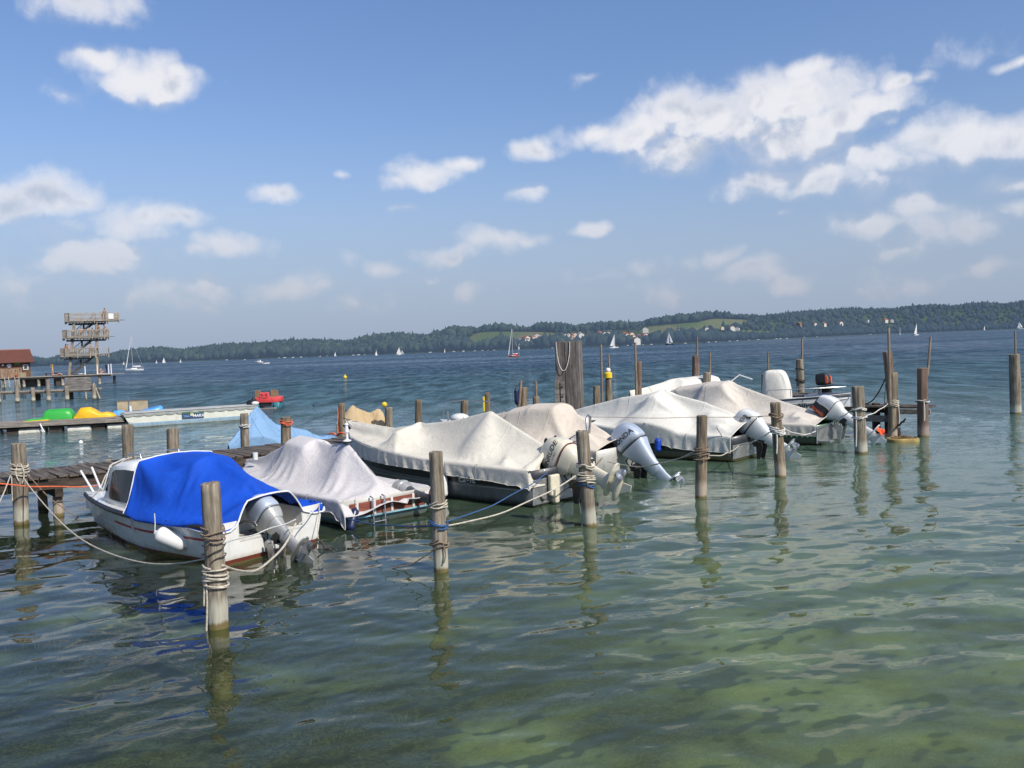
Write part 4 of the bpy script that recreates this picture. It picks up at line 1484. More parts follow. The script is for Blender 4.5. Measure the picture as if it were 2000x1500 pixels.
    mb = MB()
    for y in (-.13, .13):
        mb.loft([[Vector(q) + Vector((0, y + w, 0)) for q in ((.07, 0, .06), (.07, 0, -.03), (.0, 0, -.04), (-.02, 0, -.36), (-.10, 0, -.34), (-.18, 0, -.02), (-.14, 0, .10), (-.02, 0, .12))] for w in (-.018, .018)])
    mb.tube([(-.08, -.2, .08), (-.08, .2, .08)], .03, 10)
    mb.tube([(-.06, 0, -.30), tuple(Matrix.Rotation(R(tilt), 3, 'Y') @ Vector((-.26, 0, -.12)))], .03, 8)
    mb.xf(T2); mb.build('clamp_bracket', bracket_m or M_engdark, leg, bevel=.006 * sc)
    mb = MB()
    for y in (-.07, .07):
        mb.tube([(.10, y, .02), (.02, y * 1.4, .25), (-.02, y, .38)], .012, 6)
    mb.tube([(.12, .04, .0), (.2, .10, .16), (.05, .12, .32)], .014, 6)
    mb.box((-.16, 0, .16), (.22, .20, .14), m=(Matrix.Rotation(R(tilt), 3, 'Y')))
    mb.xf(T2); mb.build('hoses', M_rubber, leg, True)
    # writing on the cowl sides
    if texts:
        bv = eval_bvh(cowl)
        for (body, size, mt, x, z, rot, extra) in texts:
            for side in (1, -1):
                if side == 1: base = Matrix(((-1, 0, 0, x), (0, 0, 1, .22), (0, 1, 0, z), (0, 0, 0, 1)))
                else: base = Matrix(((1, 0, 0, x), (0, 0, -1, -.22), (0, 1, 0, z), (0, 0, 0, 1)))
                m = T @ base @ Matrix.Rotation(R(rot) * 1, 4, 'Z')
                lettering(body, size, m, mt, leg, bvh=bv, **extra)
    return leg, cowl, T


def fender(p, length, r, m, label, tilt=(0, 0), name='fender', line=.25, rope='white'):
    t = thing(name, label, 'fender', p)
    Mx = Matrix.Rotation(tilt[1], 4, 'Z') @ Matrix.Rotation(tilt[0], 4, 'Y')
    prof = [(-.5, .18), (-.485, .28), (-.44, .36), (-.40, .75), (-.35, .95), (-.28, 1), (.28, 1), (.35, .95), (.40, .75), (.44, .36), (.485, .28), (.5, .18)]
    mb = MB().loft([[(r * q * math.cos(a), r * q * math.sin(a), z * length) for a in np.linspace(0, 6.283, 20, endpoint=False)] for z, q in prof])
    mb.xf(Mx); mb.build('fender_body', m, t, True)
    top = Mx @ Vector((0, 0, length * .49))
    mb = MB().tube([top, top + Vector((.01, .01, line * .5)), top + Vector((.0, .03, line))], .008, 6)
    mb.build('fender_line', M_rope[rope], t, True)
    return t


def rope(a, b, sag, kind, label, r=.01, n=26, side=Vector((0, 0, 0)), wob=.01):
    a, b = Vector(a), Vector(b)
    pts = []
    for t in np.linspace(0, 1, n):
        s4 = 4 * t * (1 - t)
        pts.append((b - a) * t + Vector((0, 0, -sag * s4)) + side * s4 + Vector((wob * math.sin(t * 9), 0, wob * math.sin(t * 13)) ) * s4)
    o = MB().tube(pts, r, 6).build('mooring_rope', M_rope[kind], None, True)
    o.location = a
    return tag(o, label, 'rope', 'mooring lines')
def hull_mat(name, upper, lower=None, zs=.3, slope=0.0, boot=None, boot_z=.06, rough=.3, metal=0.0, grime=(.20, .15, .07), coat=.3, lower_metal=0.0):
    m, nt, out = newmat(name)
    oc = nd(nt, 'ShaderNodeTexCoord').outputs['Object']
    s = nd(nt, 'ShaderNodeSeparateXYZ', {0: oc})
    n = noise_tex(nt, oc, 2.5, 5, .6)
    n2 = noise_tex(nt, vm(nt, 'MULTIPLY', oc, (6, 6, 1.2)), 1.0, 5, .65)
    col = mixc(nt, ss(nt, n, .3, .7), tuple(x * .88 for x in upper), upper)
    if lower:
        z = mth(nt, 'MULTIPLY_ADD', mth(nt, 'POWER', mth(nt, 'MAXIMUM', s.outputs[0], 0.0), 1.7), -slope, s.outputs[2])
        f = mth(nt, 'GREATER_THAN', z, zs)
        col = mixc(nt, f, mixc(nt, ss(nt, n2, .3, .7), tuple(x * .75 for x in lower), lower), col)
    col = mixc(nt, mth(nt, 'MULTIPLY', ss(nt, n2, .55, .8), .22), col, tuple(x * .5 + .04 for x in grime))
    zw = mth(nt, 'MULTIPLY_ADD', n2, .10, mth(nt, 'ADD', s.outputs[2], -.05))
    col = mixc(nt, mth(nt, 'MULTIPLY', ss(nt, zw, .17, .04), .5), col, grime)
    if boot: col = mixc(nt, ss(nt, s.outputs[2], boot_z + .004, boot_z), col, boot)
    col = mixc(nt, ss(nt, mth(nt, 'MULTIPLY_ADD', n2, .05, s.outputs[2]), .055, .03), col, (.10, .085, .03))
    b = bsdf(nt, out, col, rough, metal, None, coat=coat)
    nt.links.new(ss(nt, n2, .2, .8, rough - .08, rough + .15), b.inputs['Roughness'])
    if lower_metal:
        nt.links.new(mth(nt, 'MULTIPLY', mth(nt, 'SUBTRACT', 1.0, f), lower_metal), b.inputs['Metallic'])
    return m


M_gel = mat('white gelcoat', (.74, .73, .69), .28, var=.06, scale=2, dirt=(.30, .25, .16), dirt_amt=.25, coat=.3)
M_gelin = mat('white gelcoat worn', (.56, .55, .51), .5, var=.10, scale=3, dirt=(.25, .2, .12), dirt_amt=.4)
M_glass = mat('dark window glass', (.022, .022, .024), .14, var=.3, scale=3, spec=.3)
M_black = mat('black trim', (.014, .014, .015), .5, var=.3)
M_red = mat('red stripe', (.38, .035, .02), .4, var=.1)
M_pipe = mat('white piping', (.75, .75, .75), .6, var=.03)
M_blue = cloth_mat('blue canvas', (.005, .066, .45), (.003, .045, .32), .10, .75, wr=.22)
M_grey = cloth_mat('pale lilac grey tarpaulin', (.535, .51, .50), (.40, .37, .36), .06, wr=.24)
M_white3 = cloth_mat('off-white tarpaulin', (.61, .572, .485), (.48, .44, .36), .06, wr=.26)
M_beige4 = cloth_mat('beige tarpaulin', (.57, .505, .42), (.44, .38, .30), .05, wr=.2)
M_white5 = cloth_mat('white cotton tarpaulin', (.65, .625, .555), (.52, .49, .43), .06, wr=.26)
M_beige6 = cloth_mat('pinkish beige tarpaulin', (.57, .52, .45), (.36, .30, .27), .06, wr=.2)
M_sky9 = cloth_mat('light blue tarpaulin', (.20, .34, .52), (.14, .25, .40), .08, wr=.40)
M_tan10 = cloth_mat('tan tarpaulin', (.47, .35, .20), (.34, .25, .14), .08, wr=.36)
M_alu = mat('weathered aluminium', (.42, .42, .41), .42, .75, var=.2, scale=4, dirt=(.15, .14, .12))
M_silver = mat('silver motor paint', (.46, .52, .60), .38, .25, var=.05, scale=2, coat=.3)
M_grmetal = mat('light grey motor paint', (.40, .40, .38), .38, .25, var=.12, scale=5, dirt=(.15, .14, .12), coat=.2)
M_dkgrey = mat('dark grey motor paint', (.10, .105, .11), .4, .3, var=.2, scale=6)
M_cream = mat('cream motor paint', (.66, .61, .47), .30, var=.05, scale=3, dirt=(.35, .25, .12), dirt_amt=.2, coat=.4)
M_mwhite = mat('white motor paint', (.68, .68, .66), .28, var=.04, scale=3, dirt=(.3, .26, .2), dirt_amt=.2, coat=.4)
M_oran = mat('orange propeller paint', (.80, .10, .025), .5, var=.12)
M_letblk = mat('black lettering', (.02, .02, .022), .5)
M_letred = mat('dark red lettering', (.12, .02, .02), .5)
M_letor = mat('orange lettering', (.75, .12, .03), .5)
M_letgr = mat('pale lettering', (.5, .5, .48), .5)

# ================================================================= 1  blue-covered cabin boat
def boat_one():
    S, ax = Vector((-3.94, 14.28, 0)), Vector((-.8, .6, 0))
    t = place(None, ax, 'cabin_boat', 'white cabin motorboat with a bright blue cover, nearest of the moored boats', 'boat', 'covered motorboats moored along the jetty', S)
    h = Hull(5.8, 2.25, .66, .62, .25, entry=.75, full=1.6, chine=.06, tb=.95, flare=.84, q0=.28)
    hm = link('hull', h.mesh(deck_from=2.3, inner=.34, crown=.10, cut=(.62, .36)), hull_mat('white hull', (.72, .71, .67), boot=(.13, .03, .02), boot_z=.075, rough=.25, grime=(.24, .18, .08)), t, True)
    hm.data.set_sharp_from_angle(angle=R(38))
    h.rub_rail(M_black, t, .075, .035, -.045)
    for sg in (1, -1): h.strip(.12, 3.3, .375, .415, M_red, t, 'red_stripe', sg)
    # motor well: side cheeks, floor and low transom lip
    mb = MB()
    for sg in (-1, 1):
        mb.loft([[Vector((0.0, sg * .62, .34)), Vector((.62, sg * .60, .30)), Vector((.62, sg * .60, .70)), Vector((.0, sg * .62, .655))], [Vector((0.0, sg * .645, .34)), Vector((.62, sg * .625, .30)), Vector((.62, sg * .625, .70)), Vector((.0, sg * .645, .655))]])
    mb.box((.34, 0, .315), (.66, 1.22, .02)); mb.box((.64, 0, .52), (.03, 1.25, .40)); mb.box((.02, 0, .345), (.05, 1.23, .05))
    mb.build('motor_well', M_gelin, t, bevel=.012)
    # cabin
    B0, B1, T0, T1 = (4.10, .50, .70), (2.45, .93, .70), (3.42, .52, 1.30), (2.45, .70, 1.44)
    ring = lambda b, tp, w1, w2: None
    mb = MB()
    def sect(x, wb, zb, wt, zt, rise):
        wb = min(wb, float(h.bw(x)) - .07); wt = min(wt, wb - .08)
        pts = [Vector((x, wb, zb))]
        for k in range(1, 4): pts.append(Vector((x, wb + (wt - wb) * k / 4, zb + (zt - zb) * k / 4)))
        pts += [Vector((x, wt, zt)), Vector((x - .02, wt * .86, zt + rise * .55)), Vector((x - .03, wt * .5, zt + rise * .9)), Vector((x - .04, 0, zt + rise))]
        return pts + [Vector((p.x, -p.y, p.z)) for p in pts[::-1][1:]]
    secs = [sect(2.535, .93, .66, .70, 1.36, .10), sect(3.0, .93, .66, .70, 1.37, .10), sect(3.5, .87, .66, .64, 1.33, .085), sect(3.70, .83, .66, .60, 1.29, .07)]
    front = []
    for k in (1, 2, 3, 4):
        u = k / 4
        front.append(sect(3.70 + .50 * u, .83 - .20 * u, .66, .60 - .04 * u, 1.29 - .58 * u, .07 * (1 - u) + .02))
    mb.loft(secs + front, closed=False)
    cb = mb.build('cabin', M_gel, t, True)
    md = cb.modifiers.new('solid', 'SOLIDIFY'); md.thickness = .03; md.offset = -1
    # windows: side light and raked front panes, slightly proud of the cabin
    def pane(name, quad, off, inset=.0):
        q = [Vector(p) for p in quad]
        n = (q[1] - q[0]).cross(q[3] - q[0]).normalized()
        c = sum(q, Vector()) / 4
        pts = []
        for i in range(4):   # rounded corners
            a, b, d = q[i], q[(i + 1) % 4], q[i - 1]
            e1, e2 = (d - a) * .14, (b - a) * .14
            for w in np.linspace(0, 1, 5):
                pts.append(a + e1 * (1 - w) ** 2 + e2 * w ** 2)
        mb = MB(); mb.loft([[p + n * off for p in pts], [p + n * (off + .012) for p in pts]])
        return mb.build(name, M_glass, cb)
    for sg in (1, -1):
        def f(x, wb, wt, zt, u):
            wb = min(wb, float(h.bw(x)) - .07); wt = min(wt, wb - .08)
            return Vector((x, sg * (wb + (wt - wb) * u), .66 + (zt - .66) * u))
        q = [f(2.56, .948, .72, 1.378, .14), f(3.66, .845, .61, 1.295, .18), f(3.54, .868, .635, 1.32, .90), f(2.56, .948, .72, 1.378, .91)]
        sx = [2.535, 3.0, 3.5, 3.70]
        wbs = [min(w, float(h.bw(x)) - .07) for x, w in zip(sx, (.93, .93, .87, .83))]
        wts = [min(w, b - .08) for w, b in zip((.70, .70, .64, .60), wbs)]
        def f2(x, u):
            wb, wt, zt = np.interp(x, sx, wbs), np.interp(x, sx, wts), np.interp(x, sx, [1.36, 1.37, 1.33, 1.29])
            return Vector((x, sg * (wb + (wt - wb) * u + .010), .66 + (zt - .66) * u + .004))
        rows = []
        for a in np.linspace(0, 1, 12):
            r0 = .14 + .06 * max(0, abs(a - .5) * 2 - .8) / .2
            r1 = .90 - .07 * max(0, abs(a - .5) * 2 - .8) / .2
            rows.append([f2(2.56 + (3.66 - .12 * u - 2.56) * a, u) for u in np.linspace(r0, r1, 6)])
        MB().loft(rows, closed=False).build('side_window', M_glass, cb, True)
        q = [Vector((3.86, sg * .66, .86)), Vector((4.10, sg * .10, .86)), Vector((3.77, sg * .10, 1.27)), Vector((3.73, sg * .54, 1.22))]
        pane('front_window', q, .012) if sg == 1 else pane('front_window', [q[1], q[0], q[3], q[2]], .012)
    # roof grab rails, bow posts, cleats
    mb = MB()
    for y in (.38, -.38): mb.tube([(3.05, y, 1.45), (3.08, y, 1.53), (3.5, y, 1.50), (3.54, y, 1.40)], .014, 8)
    mb.tube([(3.5, .38, 1.50), (3.5, -.38, 1.50)], .012, 8)
    mb.build('roof_rail', M_steel, t, True)
    for (x, y, dx) in ((5.0, .25, .34), (5.35, -.08, .32)):
        mb = MB().tube([(x, y, .70), (x + dx, y * 1.2, 1.10)], .022, 10); mb.build('bow_post', M_mwhite, t, True)
    for (x, y) in ((.25, 1.02), (.15, -1.0)):
        mb = MB().tube([(x - .07, y, .71), (x + .07, y, .71)], .014, 8); mb.box((x, y, .69), (.05, .03, .05)); mb.build('cleat', M_steel, t)
    pts = [Vector(p) for p in ((3.3, .42, 1.47), (3.66, .58, 1.36), (3.70, .72, 1.12), (3.70, .80, .96), (3.60, .82, .92), (3.58, .78, 1.04), (3.60, .66, 1.34), (3.4, .42, 1.48))]
    sm = []
    for i in range(len(pts) - 1):
        for w in np.linspace(0, 1, 5, endpoint=False): sm.append(pts[i].lerp(pts[i + 1], w))
    mb = MB().tube(sm, .011, 6); mb.tube([(3.5, .36, 1.45), (3.76, .52, 1.27), (4.0, .62, .92), (4.15, .72, .74), (4.4, .66, .74)], .011, 6)
    o = mb.build('cabin_rope', M_rope['white'], None, True)
    o.matrix_world = t.matrix_basis
    tag(o, 'white rope looped over the cabin roof and front window of the blue-covered boat', 'rope')
    # the blue cover: ends in an arch over the motor
    nx, ny = 64, 49
    xa, xb = -.02, 2.56
    rx = [-.02, .5, 1.0, 1.5, 2.0, 2.35, 2.56]; rz = [1.0, 1.24, 1.42, 1.56, 1.60, 1.575, 1.54]
    ts = np.linspace(-1, 1, ny)
    X = np.zeros((nx, ny, 3))
    xs = np.linspace(xa, xb, nx)
    edge = .86
    for i, x in enumerate(xs):
        bw = float(h.bw(max(x, 0))) + .022
        g = float(h.gz(max(x, 0)))
        zr = float(np.interp(x, rx, rz))
        k = np.clip((x - 1.5) / 1.0, 0, 1)
        for j, q in enumerate(ts):
            u = min(1, abs(q) / edge)
            pw = 2.2 + 1.6 * k
            y = bw * (u if u < 1 else 1)
            if k > 0: y = y * (1 - k) + k * float(np.interp(u, [0, .30, .58, .72, .95, 1], [0, .36, .72, .79, .955, bw]))
            z = zr + (g - .005 - zr) * u ** pw
            if k > 0: z = z * (1 - k) + k * float(np.interp(u, [0, .30, .58, .72, .95, 1], [zr, zr - .015, 1.475, 1.33, .77, g]))
            if abs(q) > edge: z = g - .005 - .085 * (abs(q) - edge) / (1 - edge) * (1 if x < 2.2 else .5)
            xx = x
            # the stern flap swings back and forms the arch round the motor
            a = max(0, 1 - max(x, 0) / .55)
            yy = math.copysign(y, q)
            ar = (yy - .15) / .50 if yy > .15 else (.15 - yy) / .78
            arch = max(0, 1 - ar ** 2.3)
            zl = .60 + .54 * arch ** .9 if ar < 1 else .60 - .08 * min(1, (ar - 1) / .3)
            if abs(q) <= edge: z = z * (1 - a) + min(z, zl) * a if zl < z else z
            else: z -= .05 * a
            X[i, j] = (xx - .05 * a * arch, yy, z)
    pin = np.zeros((nx, ny), bool); pin[0] = pin[-1] = True; pin[:, 0] = pin[:, -1] = True
    pass
    sk = np.zeros((nx, ny), bool); sk[:, np.abs(ts) > edge] = True
    X = drape(X, hull_collider(h, sk, [(1.5, 1.54, 2.56, 1.52, .40), (.5, 1.21, 1.5, 1.54, .12)]), pin, 1.001, 40, seed=4, jitter=.003, grav=.0006, amp=.006)
    co, _ = cover_obj(X, M_blue, t), None
    for k, line in enumerate((X[0], X[-1], X[:, 0], X[:, -1])):
        mb = MB().tube([Vector(p) for p in line[::1]], .011 if k != 0 else .014, 6); mb.build('piping', M_pipe, co, True)
    # outboard motor, tilted up
    leg, cowl, T = outboard(t, Vector((-.16, .10, .20)), 50, .88, M_grmetal, M_silver, M_grmetal, M_dkgrey, seam_m=M_dkgrey, style='round', bracket_m=M_alu, leg_len=.38)
    for y in (-.215, .215):
        mb = MB(); mb.box((-.15, y, .41), (.07, .03, .10)); mb.xf(T); mb.build('latch', M_steel, leg, bevel=.006)
    mb = MB().tube([(.45, .45, .36), (.30, .50, .52), (.15, .40, .60), (.05, .22, .56), (.02, .12, .46)], .016, 8); mb.tube([(.5, -.1, .36), (.25, .3, .40), (.1, .15, .38)], .012, 8); mb.build('hoses', M_rubber, leg, True)
    return t, h


def world_of(t, v):
    return t.matrix_basis @ Vector(v)


b1, h1 = boat_one()

# ================================================================= 2  grey-lilac cover, wooden stern
def boat_two():
    S, ax = Vector((-2.42, 16.8, 0)), Vector((-.68, .73, 0))
    t = place(None, ax, 'runabout', 'small wooden-sterned runabout under a pale lilac-grey cover, second in the row', 'boat', 'covered motorboats moored along the jetty', S)
    h = Hull(5.7, 2.2, .50, .66, .25, entry=.7, full=2.1, chine=.08)
    link('hull', h.mesh(deck_from=3.6, inner=.2), hull_mat('pale hull blue bottom', (.55, .53, .47), (.16, .33, .40), .13, .004, rough=.45, grime=(.28, .20, .09)), t, True)
    # transom planking in reddish wood with pale ribs
    Mw = wood_mat('mahogany transom', (.10, .03, .02), (.20, .06, .04), (.30, .11, .07), axis=1, grain=8)
    mb = MB(); mb.box((-.025, 0, .30), (.03, 1.72, .26)); mb.build('transom_panel', Mw, t, bevel=.008)
    for y in (.72, .34, -.05, -.55, -.85):
        mb = MB(); mb.box((-.052, y, .31), (.03, .05, .27)); mb.build('transom_rib', M_gelin, t, bevel=.008)
    mb = MB(); mb.box((-.04, 0, .165), (.05, 1.85, .035)); mb.build('transom_moulding', mat('pale blue paint', (.20, .38, .45), .5, var=.15), t, bevel=.008)
    mb = MB()
    for y in (.42, .16): mb.tube([(-.04, y, .52), (-.12, y, .50), (-.13, y, .0), (-.13, y, -.25)], .016, 8)
    for z in (.05, -.15): mb.tube([(-.13, .42, z), (-.13, .16, z)], .014, 8)
    mb.build('boarding_ladder', M_steel, t, True)
    ridge = [(0, .60), (.25, .70), (1.32, 1.42), (1.9, 1.36), (2.6, 1.42), (3.2, 1.46), (3.9, 1.22), (4.8, .92), (5.72, .78)]
    def mod(X, ts):
        for j, q in enumerate(ts):
            y = X[0, j, 1]
            for i in range(5):
                a = 1 - i / 5
                X[i, j, 2] += a * (.04 * math.sin(y * 5.0 + 1) + (.10 if -0.85 < y < -.35 else 0) - .25)
                X[i, j, 0] -= .17 * a
        return X
    boat_cover(h, M_grey, t, ridge, ridges=[(2.5, 1.40, 3.2, 1.44, .35), (3.2, 1.44, 3.7, 1.2, .3), (.2, .56, 1.0, .62, .5)], peaks=[(1.32, 0, 1.44, 1.5)], skirt=.24, slack=1.055, deck_from=3.6, seed=11, power=1.0, nx=74, ny=47, steps=62, mod=mod)
    # white mast fitting poking through the cover
    mb = MB(); mb.loft([[Vector((1.32 + r * math.cos(a), r * math.sin(a), z)) for a in np.linspace(0, 6.28, 12, endpoint=False)] for r, z in ((.09, 1.43), (.07, 1.46), (.03, 1.47), (.028, 1.60), (.045, 1.61), (.04, 1.66), (.03, 1.75), (.045, 1.76), (.03, 1.80))]); mb.build('light_mast', M_mwhite, t, True)
    mb = MB(); mb.loft([[Vector((1.32 + r * math.cos(a), r * math.sin(a), z)) for a in np.linspace(0, 6.28, 12, endpoint=False)] for r, z in ((.11, 1.405), (.115, 1.425), (.09, 1.435))]); mb.build('mast_collar', M_black, t, True)
    mb = MB().tube([(4.75, .25, .86), (4.75, .25, 1.02)], .06, 10); mb.build('bow_bollard', M_mwhite, t, True)
    outboard(t, Vector((.12, -.66, .17)), 80, .70, M_dkgrey, M_grmetal, M_grmetal, M_oran, yaw=0, bracket_m=M_alu, prop_label='orange propeller', leg_len=.70)
    return t, h


b2, h2 = boat_two()
fender(world_of(b2, (-.10, .86, .16)), .48, .085, M_navy, 'dark blue fender leaning at the stern of the lilac-grey covered boat', tilt=(.55, 1.2), line=.2)

# ================================================================= 3  long white cover, cream motor
def boat_three():
    S, ax = Vector((.98, 18.2, 0)), Vector((-5.32, 4.96, 0)).normalized()
    t = place(None, ax, 'aluminium_boat', 'long black-sided aluminium boat under a large off-white cover with a central peak', 'boat', 'covered motorboats moored along the jetty', S)
    h = Hull(7.2, 2.25, .74, 1.12, .28, entry=1.0, full=2.3, chine=.08, flare=.88)
    link('hull', h.mesh(deck_from=4.6, inner=.25), hull_mat('black and aluminium hull', (.012, .013, .018), (.20, .21, .22), .36, .006, rough=.4, grime=(.08, .08, .06), lower_metal=.5), t, True)
    mb = MB(); mb.box((-.012, 0, .30), (.02, 1.95, .50)); mb.build('transom_plate', M_alu, t, bevel=.02)
    h.strip(.3, 6.6, .325, .345, M_alu, t, 'chine_rail', 1, .006)
    ridge = [(0, .98), (.45, 1.12), (2.0, 1.82), (3.2, 1.58), (4.4, 1.45), (5.3, 1.33), (6.4, 1.40), (7.2, 1.44)]
    def mod(X, ts):
        for i in range(6):
            a = 1 - i / 6
            for j, q in enumerate(ts):
                y = X[i, j, 1]
                b = max(0, 1 - (abs(y + .1) / .72) ** 3)
                X[i, j, 2] = X[i, j, 2] * (1 - a) + a * ((.42 + .40 * b) if abs(q) <= .78 else .42 - .06)
                X[i, j, 0] += .50 * a * b - .04 * a
        return X
    boat_cover(h, M_white3, t, ridge, ridges=[(4.35, 1.42, 4.45, 1.42, .75), (5.6, 1.30, 7.2, 1.42, .14), (.5, .9, 1.1, 1.0, .6)], peaks=[(2.0, 0, 1.84, 1.15), (.9, .75, .98, 2.0)], skirt=.34, slack=1.035, deck_from=5.0, seed=21, power=1.15, nx=92, ny=51, steps=62, mod=mod, skirt_x=([0, 1, 3, 6, 7.2], [.36, .27, .24, .34, .5]))
    mb = MB().box((0, 0, 0), (.16, .20, .02)); o = mb.build('bow_patch', M_navy, t); o.location = (6.92, .22, 1.29); o.rotation_euler = (.9, .2, .3)
    mb = MB().box((0, 0, 0), (.16, .14, .02)); o = mb.build('bow_patch', M_navy, t); o.location = (7.22, .0, 1.47); o.rotation_euler = (.2, -.2, .3)
    mb = MB().tube([(7.2, .05, 1.45), (7.12, .02, 1.2), (6.95, .0, 1.12)], .018, 8); mb.build('bow_roller', M_steel, t, True)
    leg, cowl, T = outboard(t, Vector((-.32, -.05, .34)), 64, 1.2, M_cream, M_cream, M_cream, M_steel, style='round', seam_m=M_letred, bracket_m=M_engdark, leg_len=.42,
                            texts=[('EVINRUDE', .135, M_letblk, -.22, .60, 0, dict(bold=.002, shear=.15)), ('E-TEC', .055, M_letred, -.30, .51, 0, dict(shear=.2))])
    # dark air vents round the crown
    mb = MB()
    for (x, y, z) in ((.02, .0, .86), (-.08, .14, .86), (-.08, -.14, .86), (-.42, .12, .84), (-.42, -.12, .84), (-.5, 0, .76)):
        mb.ball((x, y, z), (.055, .032, .025), 10, 6)
    mb.xf(T); mb.build('air_vent', M_black, leg, True)
    mb = MB().box((-.10, .42, .40), (.10, .28, .42)); mb.box((-.16, .45, .2), (.12, .12, .3)); mb.build('trim_tab_box', M_cream, t, bevel=.03)
    # name on the side
    p = h.side(1.55, .80)
    z = Matrix(((-1, 0, 0, 1.75), (0, 0, 1, float(h.bw(1.75)) + .004), (0, 1, 0, .455), (0, 0, 0, 1)))
    lettering('Eagle', .22, z, M_letgr, t, bvh=eval_bvh([c for c in t.children if c.name.startswith('hull')][0]), bold=.004, stretch=1.1, name='name_lettering')
    return t, h


b3, h3 = boat_three()
fender(world_of(b3, (2.35, 1.16, .28)), .52, .085, M_wht, 'white cylindrical fender hanging upright on the black hull of the long covered boat', line=.3)
fender(world_of(b1, (1.05, 1.12, .36)), .58, .135, M_wht, 'fat white fender lying aslant against the side of the blue-covered boat', tilt=(1.15, 3.14), line=.3)

# ================================================================= 4  beige cover, silver motor
def boat_four():
    S, ax = Vector((2.55, 21.3, 0)), Vector((-.77, .64, 0)).normalized()
    t = place(None, ax, 'motorboat', 'motorboat under a smooth beige cover with a silver outboard, behind the long white cover', 'boat', 'covered motorboats moored along the jetty', S)
    h = Hull(6.0, 2.2, .72, 1.22, .26, entry=.8, full=2.2)
    link('hull', h.mesh(deck_from=3.9, inner=.25, crown=.10), hull_mat('white hull beige cover', (.60, .58, .53), rough=.35), t, True)
    ridge = [(0, .92), (.4, 1.05), (1.74, 1.74), (2.4, 1.70), (3.0, 1.62), (3.6, 1.48), (4.4, 1.36)]
    boat_cover(h, M_beige4, t, ridge, ridges=[(1.7, 1.72, 2.5, 1.70, .45), (2.5, 1.70, 3.2, 1.58, .4)], peaks=[(.5, .62, 1.16, 1.6)], xb=4.5, skirt=.34, slack=1.02, deck_from=4.0, seed=31, power=1.6, nx=60, ny=41, steps=45)
    mb = MB().tube([(.45, .75, 1.02), (.48, .72, 1.42), (.50, .62, 1.50), (.52, .50, 1.46), (.62, .42, 1.05)], .028, 10); mb.build('steel_handle', M_steel, t, True)
    mb = MB().tube([(5.2, .5, 1.2), (5.2, .5, 1.5)], .02); mb.tube([(4.1, -.4, 1.4), (4.5, -.5, 1.7), (5.3, -.3, 1.75), (5.8, 0, 1.7), (5.85, 0, 1.25)], .018, 8); mb.build('bow_rail', M_steel, t, True)
    mb = MB().ball((4.9, .35, 1.30), (.30, .22, .14), 16, 10); mb.build('deck_hatch', M_gel, t, True)
    leg, cowl, T = outboard(t, Vector((-.42, .0, .20)), 40, 1.15, M_silver, M_silver, M_silver, M_steel, style='honda', seam_m=M_letblk, leg_len=.50,
                            texts=[('HONDA', .145, M_letblk, -.24, .62, 0, dict(bold=.003, stretch=1.12))])
    return t, h


b4, h4 = boat_four()

# ================================================================= 5  white cover, dark hull, white motor
def boat_five():
    S, ax = Vector((6.24, 23.65, 0)), Vector((-.75, .66, 0)).normalized()
    t = place(None, ax, 'motorboat', 'dark-hulled motorboat under a creased white cover with a wide central hump', 'boat', 'covered motorboats moored along the jetty', S)
    h = Hull(6.3, 2.25, .66, .98, .26, entry=.8, full=2.2)
    link('hull', h.mesh(deck_from=4.6, inner=.25), hull_mat('dark hull', (.03, .034, .04), (.16, .15, .12), .20, .004, boot=(.24, .19, .09), boot_z=.10, rough=.4), t, True)
    mb = MB(); mb.box((-.012, 0, .26), (.02, 1.95, .36)); mb.build('transom_plate', M_alu, t, bevel=.02)
    ridge = [(0, 1.0), (.5, 1.22), (1.4, 1.52), (2.6, 1.78), (4.0, 1.60), (5.4, 1.28), (6.3, 1.05)]
    boat_cover(h, M_white5, t, ridge, ridges=[(2.55, 1.76, 2.75, 1.76, .6), (2.7, 1.74, 4.1, 1.56, .1), (.45, 1.1, 1.0, 1.25, .45)], peaks=[(2.6, 0, 1.80, .7), (.5, .7, 1.0, 1.8)], skirt=.40, slack=1.04, deck_from=4.8, seed=41, power=1.35, nx=76, ny=47, steps=55)
    leg, cowl, T = outboard(t, Vector((-.22, -.05, .36)), 50, 1.05, M_mwhite, M_mwhite, M_mwhite, M_steel, style='honda', seam_m=M_letblk, leg_len=.45,
                            texts=[('HONDA', .135, M_letblk, -.16, .66, 0, dict(bold=.003, stretch=1.1))])
    # wing emblem behind the name
    bv = eval_bvh(cowl)
    for sg in (1, -1):
        mb = MB()
        for k in range(4):
            y0 = .50 + .035 * k
            mb.add([(-.42 + .005 * k, sg * .3, y0), (-.50 + .03 * k, sg * .3, y0 + .02), (-.44, sg * .3, y0 + .075 + .01 * k)], [(0, 1, 2)])
        mb.add([(-.40, sg * .3, .52), (-.44, sg * .3, .70), (-.38, sg * .3, .60)], [(0, 1, 2)])
        mb.xf(T)
        nrm = (T.to_3x3() @ Vector((0, sg, 0))).normalized()
        vv = []
        for q in mb.v:
            hit = bv.ray_cast(Vector(q) + nrm * .3, -nrm, 1.0)
            vv.append(tuple(hit[0] + nrm * .004) if hit[0] is not None else q)
        mb.v = vv
        mb.build('wing_emblem', M_letblk, leg)
    return t, h


b5, h5 = boat_five()
fender(world_of(b5, (2.1, 1.17, .38)), .40, .09, mat('fender blue', (.01, .06, .42), .35), 'small bright blue fender on the dark hull below the creased white cover', line=.15)

